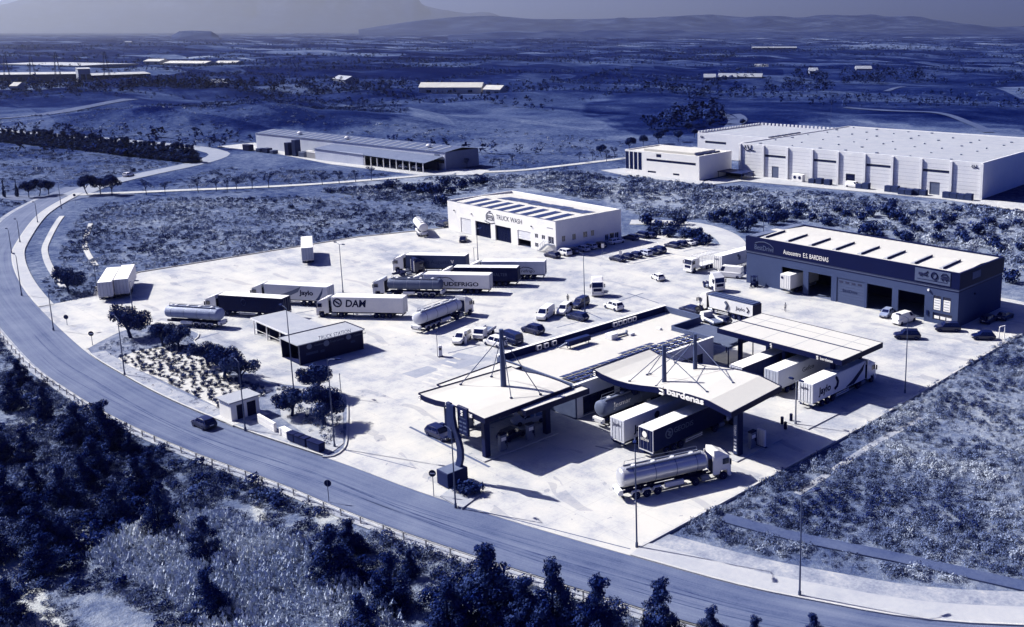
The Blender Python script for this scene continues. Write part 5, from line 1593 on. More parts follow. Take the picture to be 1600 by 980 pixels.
# tankers
T = semi((-45.96, 25.85), (-53.95, 19.75), 1, 'grey tanker truck parked in front of the TUDEFRIGO trailer', kind='tank', st=0.45, cabt=0.75)
T = semi((-28.15, 10.05), (-30.79, 19.73), -1, 'silver tanker truck turning beside the navy cabin', kind='tank', st=0.8, cabt=0.9)
T = semi((44.60, -10.07), (48.45, -0.27), -1, 'polished tanker truck with white cab leaving towards the road', kind='tank', st=None, cabt=0.98)
T = semi((-57.68, -12.80), (-67.61, -18.48), 1, 'grey tank trailer parked alone beside the planted island', kind='tank', st=0.6, tractor=False)
T = semi((-100.56, 55.06), (-117.53, 62.72), 1, 'white tank trailer parked beside the truck wash', kind='tank', st=0.93, tractor=False)
T = semi((27.69, 2.82), ((27.69, 2.82)[0], (27.69, 2.82)[1] + 10), -1, 'pale tanker lettered Jesmar standing deepest under the wavy canopy', kind='tank', st=0.5, cabt=0.85)
lettering('Jesmar', 1.1, LETW, T, (3.4, -1.22, 2.9), FRONT, width=3.2)
# trailers at the pumps, all heading up the pump lanes
def lane(pt, label, **k):
    return semi(pt, (pt[0], pt[1] + 10), -1, label, **k)
T = lane((39.45, 0.24), 'navy box truck lettered GEODIS at the front pump lane', st=0.09, rt=0.92, rear_t=0.09)
side_text(T, 'GEODIS', 1.0, 5.6, 2.85, LETM, width=3.6, sides=(-1,))
side_curve(T, [(2.9 + .62 * math.cos(t * .52), 2.8 + .62 * math.sin(t * .52)) for t in range(13)], .09, LETM, (-1,))
side_curve(T, [(2.6, 3.2), (3.2, 2.9), (2.7, 2.7), (3.3, 2.4)], .12, LETM, (-1,))
lettering('GEODIS', .42, LETW, T, (-.06, 0.15, 2.5), LEFTF, width=1.5)
MB().lathe([(.42, -.05), (.42, -.075)], 'x', 14, (0, .15, 3.2)).build('emblem', LETW, T)
T = lane((34.45, 0.03), 'white box truck lettered Jaylo beside the GEODIS truck', st=0.82, rt=0.97)
side_text(T, 'Jaylo', 1.3, 3.2, 2.3, LETD, width=2.8, sides=(-1,), bold=.04)
MB().lathe([(.5, -1.285), (.5, -1.295)], 'y', 12, (6.0, 0, 3.1)).build('emblem', LETD, T)
lettering('Jaylo', .6, LETD, T, (-.06, 0, 3.2), LEFTF, width=1.4)
T = lane((44.92, 26.64), 'white box truck lettered Jaylo at the right of the flat canopy', st=0.85, rt=0.97)
side_text(T, 'Jaylo', 1.5, 3.0, 2.5, LETD, width=3.0, sides=(-1,), bold=.04)
swoosh(T, JM, 8.2, 13.4, (-1,))
side_curve(T, [(5.4, 1.9), (6.0, 2.2), (6.2, 2.8), (5.8, 3.5), (5.6, 3.6)], .22, LETD, (-1,))
lettering('Jaylo', .6, LETD, T, (-.06, 0.2, 3.2), LEFTF, width=1.5)
T = lane((37.94, 27.67), 'grey white box truck in the middle lane under the flat canopy', st=0.74, rt=0.97, cabt=0.8)
side_text(T, 'Gefco', 1.0, 7.5, 2.6, LETD, width=3.0, sides=(-1,))
T = lane((33.07, 25.38), 'dark sided truck with white roof in the left lane under the flat canopy', st=0.1, rt=0.96, rear_t=0.8, cabt=0.5, curtain=True)
T = semi((5.08, 74.43), ((5.08, 74.43)[0], (5.08, 74.43)[1] + 10), -1, 'white box trailer backed out of the first workshop bay', st=0.93, tractor=False, L=10.0)
MB().lathe([(.3, -.05), (.3, -.07)], 'x', 12, (0, .8, 3.3)).build('emblem', LETD, T)
# left corner trailers
T = semi((-93.07, -18.59), (-108.28, -11.79), -1, 'white trailer on the left of the pair by the grass corner', st=0.93, rear_t=0.72, tractor=False)
T = semi((-93.17, -15.62), (-109.16, -8.62), -1, 'white trailer on the right of the pair by the grass corner', st=0.93, rear_t=0.72, tractor=False)
T = semi((-93.13, 22.97), (-108.94, 30.69), -1, 'white trailer standing alone at the left edge of the yard', st=0.95, rear_t=0.62, tractor=False)
# by the workshop
T = semi((-16.70, 78.32), (-16.76, 86.80), -1, 'white trailer lettered Jaylo standing left of the workshop', st=0.8, rear_t=0.95, tractor=False, L=11.5)
side_text(T, 'Jaylo', 1.1, 9.4, 2.5, LETD, sides=(-1,))
side_curve(T, [(5.5, 3.4), (6.2, 2.9), (6.0, 2.2)], .3, PG, (-1,))
lettering('Jaylo', .6, LETM, T, (-.06, 0.2, 3.2), LEFTF, width=1.5)
T = place('tipper_truck', (12.15, 53.56), (0.68, 53.58), 1, 'white tipper truck with dark tarpaulin roof lettered Jaylo', 'truck', GT)
trailer_gear(T, L=11.0, axles=(2.0, 3.3, 4.6), skirt=True)
MB().sideprism([(0, 1.2), (10.6, 1.2), (10.9, 3.5), (0, 3.5)], -1.27, 1.27).build('tipper_body', sheet(0.9), T)
tp = MB()
for k in range(11):
    tp.sideprism([(.1 + k, 3.5), (1.05 + k, 3.5), (.98 + k, 3.72), (.17 + k, 3.72)], -1.2, 1.2)
tp.build('tarpaulin', mat('tarpaulin_grey', 0.33, 0.8, 0.08, 1.0), T)
MB().box(-.05, -.002, -1.27, 1.27, 1.2, 3.5).build('tailgate', NAVY, T)
side_text(T, 'Jaylo', .9, 2.9, 2.3, LETD, width=2.2)
side_curve(T, [(1.4, 2.9), (.9, 2.4), (1.3, 1.9)], .13, LETD)
side_curve(T, [(6.6, 3.1), (6.0, 2.4), (6.4, 1.6)], .3, PG)
cab(T, 11.5, .95); tractor_base(T, 13.8, 12.8, 9.2)
def bobtail(rear, front, label, t=0.95):
    d = Vector((front[0] - rear[0], front[1] - rear[1]))
    T = empty('tractor_unit', (rear[0], rear[1], 0), math.atan2(d.y, d.x))
    tag(T, label, 'truck', 'tractor units without trailer')
    cab(T, 3.9, t); tractor_base(T, 6.2, 5.2, 1.4)
    return T
bobtail((-27.78, 51.20), (-18.72, 43.72), 'white tractor unit facing the camera in the middle of the yard', .93)
bobtail((-12.77, 68.64), (-6.22, 66.23), 'white tractor unit parked behind the tipper truck', .85)
bobtail((-68.36, 28.94), (-66.89, 34.06), 'dark tractor unit parked beside the Van Augusta truck', .08)
T = place('rigid_truck', (-21.70, 82.80), (-21.75, 76.33), 1, 'white rigid truck with bare frame body left of the workshop', 'truck', GT)
MB().box(0, 6.2, -1.2, 1.2, 1.0, 1.2).build('load_bed', OFFW, T)
fr_ = MB()
for k in range(7):
    for s in (-1.15, 1.15):
        fr_.tube((k * 1.0 + .1, s, 1.2), (k * 1.0 + .1, s, 3.4), .05, n=5)
for s in (-1.15, 1.15):
    fr_.tube((0, s, 3.4), (6.2, s, 3.4), .06, n=5)
for k in range(7):
    fr_.tube((k + .1, -1.15, 3.4), (k + .1, 1.15, 3.4), .05, n=5)
fr_.build('body_frame', OFFW, T)
cab(T, 6.5, .93, False); tractor_base(T, 8.8, 7.8, 3.4)
wheel(T, 2.0, 1.02, TW, .5); wheel(T, 2.0, -1.02, TW, .5)

# ---- cars and vans
def loft(stations, secf):
    vs, fs = [], []
    for st in stations:
        vs += secf(*st)
    n = len(secf(*stations[0]))
    for j in range(len(stations) - 1):
        for i in range(n):
            fs.append((j * n + i, j * n + (i + 1) % n, (j + 1) * n + (i + 1) % n, (j + 1) * n + i))
    fs += [tuple(range(n))[::-1], tuple(range((len(stations) - 1) * n, len(stations) * n))]
    return vs, fs
KIND = {  # length, width, height, belt, hood, (A, B, C, D) window line as fractions from the rear, wheel set, wheel radius
    'hatch': (4.1, 1.76, 1.48, .95, .88, (.72, .58, .14, .03), CW, .33),
    'sedan': (4.65, 1.8, 1.46, .95, .86, (.70, .56, .26, .10), CW, .33),
    'wagon': (4.7, 1.82, 1.5, .96, .87, (.71, .57, .12, .02), CW, .33),
    'suv': (4.6, 1.88, 1.70, 1.08, 1.0, (.73, .60, .12, .02), SW, .37),
    'minivan': (4.5, 1.84, 1.85, 1.12, 1.05, (.78, .64, .06, .01), CW, .33),
    'van': (5.4, 2.0, 2.1, 1.25, 1.15, (.84, .72, .02, .005), SW, .37),
    'bigvan': (6.0, 2.05, 2.6, 1.4, 1.25, (.86, .76, .01, .003), SW, .37),
}
def car(at, ang, kind, tone, label, group='cars and vans on the station yard', z=0.0, blind=None):
    L, Wd, H, belt, hood, (fa, fb, fc, fd), wm, r = KIND[kind]
    T = empty({'van': 'panel_van', 'bigvan': 'panel_van', 'minivan': 'compact_van'}.get(kind, 'car'), (at[0], at[1], z), ang)
    tag(T, label, 'van' if 'van' in kind else 'car', group)
    P = paint(tone)
    h = L / 2
    w_ = Wd / 2
    X = lambda f_: -h + f_ * L
    def body():
        def sec(x, zb, zt, k):
            a = w_ * k
            return [(x, -a * .9, zb), (x, -a, zb + .18), (x, -a, zt - .16), (x, -a * .9, zt), (x, a * .9, zt), (x, a, zt - .16), (x, a, zb + .18), (x, a * .9, zb)]
        st = [(-h, .42, belt - .18, .84), (-h + .12, .3, belt - .03, .95), (-h + .6, .22, belt, 1), (X(.5), .2, belt, 1), (X(fa) - .1, .2, belt, 1), (X(fa) + .25, .22, hood + .03, .99), (h - .45, .26, hood - .06, .97), (h - .12, .3, hood - .18, .9), (h, .42, hood - .34, .78)]
        vs, fs = loft(st, sec)
        me = MB().add(vs, fs).mesh('body', P)
        return me
    o = link('body', cached(('carbody', kind, tone), body), T)
    wb, wr = w_ * .90, w_ * .74
    A, B, Cc, D = X(fa), X(fb), X(fc), X(fd)
    zr = H - .03
    def gh():
        vs = [(A, -wb, belt - .02), (A, wb, belt - .02), (D, wb, belt - .02), (D, -wb, belt - .02), (B, -wr, zr), (B, wr, zr), (Cc, wr, zr), (Cc, -wr, zr), ((B + Cc) / 2, -wr * .9, H), ((B + Cc) / 2, wr * .9, H)]
        fs = [(0, 1, 5, 4), (1, 2, 6, 5), (2, 3, 7, 6), (3, 0, 4, 7), (4, 5, 9, 8), (8, 9, 6, 7), (5, 6, 9), (4, 8, 7)]
        return MB().add(vs, fs).mesh('cabin', P)
    link('cabin', cached(('cabin', kind, tone), gh), T)
    lp = lambda p, q, k: tuple(p[i] + (q[i] - p[i]) * k for i in range(3))
    def pane(a, b, c, d, k0=.08, k1=.08, top=.9, bot=.06):
        """glass inset in the quad a(bottom) b(bottom) c(top) d(top)"""
        p, q = lp(a, d, bot), lp(b, c, bot)
        s_, t_ = lp(b, c, top), lp(a, d, top)
        return MB().slab(lp(p, q, k0), lp(p, q, 1 - k1), lp(t_, s_, 1 - k1), lp(t_, s_, k0), .012)
    link('windscreen', cached(('ws', kind), lambda: pane((A, -wb, belt), (A, wb, belt), (B, wr, zr), (B, -wr, zr)).mesh('windscreen', WSCR)), T)
    if kind not in ('van', 'bigvan'):
        link('rear_window', cached(('rw', kind), lambda: pane((D, wb, belt), (D, -wb, belt), (Cc, -wr, zr), (Cc, wr, zr), bot=.15).mesh('rear_window', WSCR)), T)
    for s in (-1, 1):
        if kind in ('van', 'bigvan'):
            rng_ = ((.80, .97),)
        else:
            rng_ = ((.06, .47), (.53, .93))
        for i, (k0, k1) in enumerate(rng_):
            def mk():
                if s < 0:
                    return pane((D, -wb, belt), (A, -wb, belt), (B, -wr, zr), (Cc, -wr, zr), k0, 1 - k1).mesh('side_window', WSCR)
                return pane((A, wb, belt), (D, wb, belt), (Cc, wr, zr), (B, wr, zr), 1 - k1, k0).mesh('side_window', WSCR)
            link('side_window', cached(('sw', kind, s, i), mk), T)
        link('headlight', cached(('hl', kind, s), lambda: MB().cbox(h - .3, h - .06, s * w_ * .66 - .2, s * w_ * .66 + .2, hood - .36, hood - .2, c=.03).mesh('headlight', LAMP)), T)
        link('tail_light', cached(('cl', kind, s), lambda: MB().cbox(-h - .01, -h + .18, s * w_ * .74 - .14, s * w_ * .74 + .14, belt - .32, belt - .1, c=.02).mesh('tail_light', TAIL)), T)
        link('mirror', cached(('mi', kind, s), lambda: MB().cbox(A - .28, A - .12, s * (w_ + .1) - .1, s * (w_ + .1) + .1, belt, belt + .16, c=.03).mesh('mirror', CHAS)), T)
        for x in (-h + .85, h - .85):
            wheel(T, x, s * (w_ - .1), wm, r)
    link('underside', cached(('us', kind), lambda: MB().box(-h + .3, h - .3, -w_ * .88, w_ * .88, .19, .32).mesh('underside', CHAS)), T)
    link('number_plate', cached(('np', kind), lambda: MB().box(h - .01, h + .012, -.26, .26, .44, .55).box(-h - .015, -h + .01, -.26, .26, .62, .73).mesh('number_plate', LETW)), T)
    return T
PI = math.pi
E_, W_, N_, S_ = 0.0, PI, PI / 2, -PI / 2      # headings along the yard axes
j = idx_near(ROAD_IN, (-17.99, -31.05))
rd = math.atan2(ROAD_IN[j + 1][1] - ROAD_IN[j][1], ROAD_IN[j + 1][0] - ROAD_IN[j][0])
car((-14.16, -32.47), rd, 'hatch', .03, 'black car driving along the road past the planted island', z=-.05)
for p, a, k, t, l in (
    ((-57.54, 63.91), W_, 'wagon', .04, 'dark car nearest the truck wash stairs'),
    ((-57.35, 67.24), W_, 'suv', .92, 'white car second from the truck wash stairs'),
    ((-57.13, 69.72), W_, 'hatch', .1, 'dark hatchback third from the truck wash stairs'),
    ((-57.44, 73.17), W_, 'wagon', .7, 'silver car fourth from the truck wash stairs'),
    ((-57.87, 76.13), W_, 'hatch', .75, 'silver car fifth along the truck wash side wall'),
    ((-57.17, 78.68), W_, 'hatch', .06, 'dark car in the shade sixth along the truck wash side wall'),
    ((-57.34, 84.49), N_, 'wagon', .9, 'white car in the shade in front of the side door of the truck wash'),
    ((-57.89, 90.17), W_, 'wagon', .3, 'grey car at the far corner of the truck wash'),
    ((-57.90, 93.87), W_, 'suv', .1, 'dark car behind the truck wash corner next to the bushes'),
    ((-55.99, 95.03), W_, 'hatch', .06, 'last dark car by the bushes behind the truck wash'),
    ((-43.26, 71.72), W_, 'sedan', .04, 'dark saloon at the near end of the middle parking row'),
    ((-43.11, 74.47), W_, 'hatch', .05, 'dark hatchback second in the middle parking row'),
    ((-42.83, 76.93), W_, 'hatch', .12, 'dark hatchback third in the middle parking row'),
    ((-42.67, 79.76), W_, 'wagon', .72, 'silver car fourth in the middle parking row'),
    ((-42.62, 82.10), W_, 'sedan', .06, 'dark car fifth in the middle parking row'),
    ((-42.31, 84.21), W_, 'suv', .1, 'dark car at the far end of the middle parking row'),
    ((-43.58, 90.71), W_, 'wagon', .05, 'dark car at the near end of the far parking row'),
    ((-43.15, 93.05), W_, 'hatch', .08, 'dark car second in the far parking row'),
    ((-42.84, 95.31), W_, 'sedan', .9, 'white car in the far parking row'),
    ((-42.15, 97.42), W_, 'hatch', .1, 'dark car at the far end of the far parking row'),
    ((-88.63, 60.38), N_ + .9, 'sedan', .05, 'dark saloon outside the first truck wash door'),
    ((-109.21, 67.69), W_, 'suv', .05, 'dark car behind the left corner of the truck wash'),
    ((-23.80, 65.38), W_ - .35, 'hatch', .95, 'white car driving across the yard by itself'),
    ((-14.23, 43.49), W_ - .1, 'suv', .95, 'white estate car parked right of the yard lamp'),
    ((-14.32, 34.30), W_ + .1, 'wagon', .1, 'dark car parked in front of the white van near the yard lamp'),
    ((-19.36, 35.46), S_ + .5, 'minivan', .93, 'white van facing the camera left of the yard lamp'),
    ((-19.73, 31.18), S_ + .5, 'van', .93, 'white van standing alone left of the lamp group'),
    ((-20.42, 40.40), S_ + .3, 'minivan', .12, 'dark van behind the yard lamp'),
    ((-13.96, 23.61), W_ + .1, 'suv', .06, 'dark off-roader parked beside the shop rear wall'),
    ((-13.03, 14.81), W_ + .1, 'minivan', .92, 'white estate van parked behind the car canopy mast'),
    ((-12.56, 17.55), W_, 'van', .1, 'dark van parked beside the white estate van'),
    ((-19.08, 12.26), S_ + .5, 'minivan', .94, 'white van parked at the charging point'),
    ((27.81, 74.36), S_ + .2, 'hatch', .55, 'grey hatchback outside the fourth workshop bay'),
    ((32.38, 72.91), N_ - .1, 'van', .94, 'white panel van outside the last workshop bay'),
    ((37.73, 64.91), S_ - .9, 'suv', .05, 'black car behind the tall lamp in front of the workshop'),
    ((40.86, 73.62), S_ - .9, 'suv', .05, 'black car under the workshop poster windows'),
    ((47.88, 73.41), S_ - .9, 'hatch', .05, 'black car at the right edge of the yard'),
    ((43.97, 83.70), N_, 'wagon', .08, 'dark car in the shade of the workshop side wall'),
    ((45.29, 87.59), N_, 'sedan', .12, 'dark car further back in the workshop shade'),
    ((13.08, -13.21), E_ + .05, 'wagon', .06, 'dark estate car driving up to the car pumps'),
    ((20.37, -7.03), N_ + .1, 'hatch', .12, 'dark hatchback under the car canopy behind the front column'),
    ((17.89, -2.34), N_ + 2.8, 'wagon', .55, 'silver car under the right edge of the car canopy'),
    ((-1.71, 51.65), W_, 'wagon', .06, 'dark car parked behind the shop corner'),
    ((7.41, 50.28), W_, 'hatch', .06, 'dark car beside the small white lorry near the flat canopy'),
    ((-13.62, 77.37), -2.8, 'bigvan', .93, 'white high roof van left of the workshop wall')):
    car(p, a, k, t, l)
j2 = idx_near(ROAD_FAR, (-278.61, 44.81))
car((-277.72, 44.52), math.atan2(ROAD_FAR[j2 + 1][1] - ROAD_FAR[j2][1], ROAD_FAR[j2 + 1][0] - ROAD_FAR[j2][0]), 'wagon', .9, 'white car on the far road below the row of pines', 'cars far away', .03)
for p, a, k, t, l in (((-220.34, 123.83), .3, 'wagon', .93, 'white car before the open bays of the long depot'), ((-213.41, 125.17), .3, 'hatch', .85, 'pale car at the near end of the long depot'), ((-286.00, 119.01), .2, 'van', .93, 'white van at the lean-to of the long depot'), ((-266.99, 121.51), .2, 'hatch', .3, 'grey car at the lean-to of the long depot'), ((-252.93, 123.00), .2, 'suv', .1, 'dark car at the lean-to of the long depot'), ((-142.16, 181.19), .2, 'hatch', .1, 'dark car outside the white office block'), ((-148.89, 179.89), .3, 'suv', .15, 'dark car at the glazed end of the office block'), ((-62.28, 200.07), A, 'van', .93, 'white van among the crates by the big warehouse')):
    car(p, a, k, t, l, 'cars far away', .06)
def lorry(at, ang, label, t=.93):
    T = empty('small_lorry', (at[0], at[1], 0), ang)
    tag(T, label, 'lorry', 'small lorries on the yard')
    MB().sideprism([(.9, .45), (2.6, .45), (2.65, 1.1), (2.35, 1.25), (2.0, 2.0), (.9, 2.05)], -.95, .95).build('cab', paint(t), T)
    MB().slab((2.37, -.85, 1.27), (2.37, .85, 1.27), (2.04, .85, 1.95), (2.04, -.85, 1.95), .02).build('windscreen', WSCR, T)
    MB().cbox(-2.8, .8, -1.0, 1.0, .75, 1.0, c=.03).build('load_bed', MIDG, T)
    rk = MB()
    for k in range(5):
        rk.box(.82, .88, -.95, .95, 1.1 + .22 * k, 1.2 + .22 * k)
    for s in (-.95, .95):
        rk.box(.80, .88, s - .04, s + .04, 1.0, 2.3)
    rk.build('headboard', OFFW, T)
    for s in (-1, 1):
        MB().box(-2.8, .78, s * 1.0 - .03, s * 1.0 + .03, 1.0, 1.35).build('dropside', OFFW, T)
        bx('headlight', LAMP, T, 2.55, 2.68, s * .7 - .15, s * .7 + .15, .75, .92)
        for x in (-1.7, 1.8):
            wheel(T, x, s * .85, SW, .37)
lorry((-18.57, 16.55), S_ + .5, 'small white lorry with ladder rack near the charging point')
lorry((6.18, 48.65), W_ - .3, 'small white lorry beside the flat canopy and the shop')
# fork lift at the workshop corner
fx, fy = (-4.51, 74.56)
T = empty('forklift', (fx, fy, 0), S_ + .3)
tag(T, 'dark forklift parked at the left corner of the workshop', 'forklift')
MB().cbox(-1.2, .6, -.55, .55, .35, 1.1, c=.08).build('body', DSTEEL, T)
gb = MB()
for x in (-.9, .45):
    for s in (-.5, .5):
        gb.tube((x, s, 1.1), (x * .9, s, 2.15), .05, n=5)
gb.box(-.95, .5, -.55, .55, 2.13, 2.2)
gb.build('overhead_guard', CHAS, T)
mb_ = MB()
for s in (-.35, .35):
    mb_.box(.7, .82, s - .06, s + .06, .1, 2.6)
mb_.box(.7, .8, -.4, .4, 1.3, 1.4)
mb_.build('lift_mast', CHAS, T)
for s in (-.3, .3):
    bx('fork', STEEL, T, .82, 1.9, s - .06, s + .06, .12, .18)
    for x in (-.8, .35):
        wheel(T, x, s * 1.7, CW, .33)
bx('seat', DARK, T, -.5, 0, -.25, .25, 1.1, 1.5)

# ================================================================== STREET FURNITURE
LP = mat('lamp_post_steel', 0.42, 0.5, 0.05, 3.0, metal=.2)
def lamp(at, h, label, ang=0.0, heads=1, arm=1.3, r=.10, group='street lamps', pale=False):
    T = empty('street_lamp', (at[0], at[1], 0.0), ang)
    tag(T, label, 'street lamp', group)
    m_ = mat('pale_post_steel', 0.72, 0.5, 0.05) if pale else LP
    MB().tube((0, 0, 0), (0, 0, h), r, r * .55, 10).tube((0, 0, 0), (0, 0, .5), r * 1.6, r * 1.5, 10).build('post', m_, T)
    for k in range(heads):
        s = 1 if k == 0 else -1
        MB().path([(0, 0, h - .1), (s * arm * .4, 0, h + .12), (s * arm, 0, h + .2)], .045, 6).build('arm', m_, T)
        MB().sideprism([(s * (arm - .1), h + .16), (s * (arm + .75), h + .2), (s * (arm + .7), h + .34), (s * (arm + .1), h + .36)], -.17, .17).build('lamp_head', DSTEEL, T)
for b, h, l, a, n_ in (
    ((52.75, -15.58), 12.19, 'tall lamp at the yard corner next to the polished tanker', -.8, 1),
    ((70.79, -11.54), 10.30, 'lamp on the right pavement with its round head over the scrub', 1.2, 1),
    ((50.95, 41.74), 11.59, 'tall lamp at the right yard edge before the workshop', PI, 1),
    ((-44.17, -32.53), 9.26, 'lamp beside the road next to the biggest olive tree', PI, 1),
    ((-8.42, -29.41), 9.78, 'lamp beside the road in front of the white hut', PI, 1),
    ((-79.76, -32.59), 6.79, 'lamp on the left entrance corner', PI / 2, 1),
    ((-158.70, -20.15), 5.69, 'lamp at the outermost bend of the road', PI, 1),
    ((-171.80, -15.25), 5.64, 'second lamp up the road from the outer bend', PI, 1),
    ((-111.60, -29.64), 8.29, 'lamp on the pavement before the left entrance', PI, 1),
    ((-18.19, -18.03), 12.74, 'tall lamp rising in front of the navy cabin', PI, 1),
    ((5.84, -24.20), 11.97, 'lamp at the right tip of the planted island', .4, 1),
    ((-108.15, -17.14), 4.44, 'slim lamp at the grass corner by the trailer pair', PI, 1),
    ((-78.68, -19.86), 6.73, 'lamp behind the biggest olive tree near the trailer pair', .5, 1),
    ((-64.97, 14.91), 10.12, 'twin headed lamp standing free in the upper yard', 0, 2),
    ((-16.76, 38.34), 11.44, 'lamp among the parked cars in the middle of the yard', PI, 1),
    ((-68.01, 50.26), 7.66, 'lamp in front of the truck wash bays', 0, 1),
    ((-61.50, -2.39), 2.02, 'white curved lamp at the open shed', 2.4, 1),
    ((31.23, -23.12), 9.33, 'slim lamp on the pylon island', PI, 1),
    ((-37.59, 119.49), 9.00, 'pale lamp behind the left corner of the workshop', 0, 1),
    ((-219.42, 6.94), 7.45, 'lamp on the road towards the junction', PI, 1),
    ((-198.98, -4.44), 5.47, 'lamp halfway between bend and junction', PI, 1),
    ((-196.00, 380.50), 20.22, 'thin mast behind the big warehouse', 0, 1)):
    lamp(b, h, l, a, n_)
lamp((45.93, 21.28), 6.27, 'pale post rising from the open pump island', 0, 2, .5, .13, pale=True)
def roundsign(at, h, label, ang, back=False):
    T = empty('round_sign', (at[0], at[1], 0), ang)
    tag(T, label, 'road sign', 'round road signs')
    MB().tube((0, 0, 0), (0, 0, h), .045, n=6).build('post', LP, T)
    d = MB().lathe([(.42, -.02), (.42, .02)], 'x', 20, (.06, 0, h - .35)).build('disc', DSTEEL if back else NAVY, T)
    if not back:
        bx('bar', LETW, d, .078, .09, -.28, .28, h - .42, h - .28)
for p, h, l, a, bk_ in (((-64.25, -30.97), 2.6, 'round sign at the left entrance beside the island tip', -.7, False), ((26.96, -23.18), 3.19, 'no entry sign left of the price pylon', -.9, False), ((19.19, -31.93), 2.6, 'dark round sign behind the guardrail', 2.2, True), ((-28.89, -19.01), 2.62, 'round sign on the island edge behind the olive trees', -.9, True), ((-81.49, -29.97), 1.9, 'small sign on the left entrance apron', -.8, True), ((-226.40, 12.66), 3.0, 'small sign at the road junction', -.8, True)):
    roundsign(p, h, l, a, bk_)
# charging point and slim poles on the yard
cx_, cy_ = (-15.17, 5.34)
T = empty('charging_point', (cx_, cy_, 0), -.4)
tag(T, 'pale charging point cabinet at the marked patch behind the car canopy', 'charging point')
MB().cbox(-.35, .35, -.3, .3, 0, 1.9, c=.05).build('cabinet', OFFW, T)
bx('screen', WSCR, T, .352, .37, -.2, .2, 1.15, 1.6)
bx('plinth', CHAS, T, -.45, .45, -.4, .4, 0, .12)
cx_, cy_ = (-17.73, 12.05)
T = empty('charging_point', (cx_, cy_, 0), -.4)
tag(T, 'slim pale charging column beside the white van behind the car canopy', 'charging point')
MB().cbox(-.25, .25, -.22, .22, 0, 2.3, c=.05).build('cabinet', OFFW, T)
bx('screen', WSCR, T, .252, .27, -.15, .15, 1.4, 1.8)
for p, h, l in (((-15.48, 5.06), 4.31, 'thin flag pole beside the pale charging cabinet'), ((-68.69, 49.66), 2.92, 'thin pole left of the lamp before the truck wash'), ((-11.40, -14.12), 3.10, 'thin pole behind the olive trees on the island')):
    T = empty('slim_pole', (p[0], p[1], 0)); tag(T, l, 'pole')
    MB().tube((0, 0, 0), (0, 0, h), .05, n=6).build('post', LP, T)
    MB().lathe([(.09, h), (.05, h + .12)], 'z', 8).build('cap', DSTEEL, T)
for p, l in (((-50.54, 73.71), 'white sign post in the lane beside the truck wash'), ((-41.52, 71.11), 'white sign post at the head of the middle parking row')):
    T = empty('post_sign', (p[0], p[1], 0), -.8); tag(T, l, 'sign')
    MB().tube((0, 0, 0), (0, 0, 2.6), .05, n=6).build('post', LP, T)
    bx('panel', POSTER, T, .06, .1, -.35, .35, 1.7, 2.7)
# white gate post by the workshop
T = empty('gate_frame', (49.98, 75.26) + (0,), R(0)); tag(T, 'white pipe frame at the yard edge right of the workshop', 'gate')
MB().path([(0, 0, 0), (0, 0, 2.2), (.6, .8, 2.4), (.6, .8, 0)], .09, 8).build('frame', WHITE, T)
# guardrail along the outer road edge
gl = offset(ROAD_OUT, 0.75)
i0, i1 = 2, idx_near(gl, (-88.83, -38.56)) + 30
gl = gl[i0:i1]
T = empty('guardrail', (gl[len(gl) // 2][0], gl[len(gl) // 2][1], 0)); tag(T, 'long pale steel guardrail on the scrub side of the road', 'guardrail')
ox, oy = T.location.x, T.location.y
def rel(l):
    return [(x - ox, y - oy) for x, y in l]
prof = [(-.02, .42), (.05, .48), (-.03, .56), (.05, .64), (-.02, .72)]
vs, fs = [], []
for d, zz in prof:
    vs += [(x, y, zz) for x, y in rel(offset(gl, -d))]
n_ = len(gl)
for k in range(len(prof) - 1):
    fs += [(k * n_ + i, k * n_ + i + 1, (k + 1) * n_ + i + 1, (k + 1) * n_ + i) for i in range(n_ - 1)]
MB().add(vs, fs).build('rail', mat('guardrail_zinc', 0.88, 0.4, 0.06, .5, metal=.2), T)
pm_ = MB().box(-.06, .06, .06, .2, -.35, .74).mesh('post', mat('guardrail_zinc', 0.88))
rl = rel(gl)
for i in range(0, n_ - 1, 1):
    o = link('post', pm_, T)
    o.location = (rl[i][0], rl[i][1], 0)
    o.rotation_euler = (0, 0, math.atan2(rl[i + 1][1] - rl[i][1], rl[i + 1][0] - rl[i][0]))

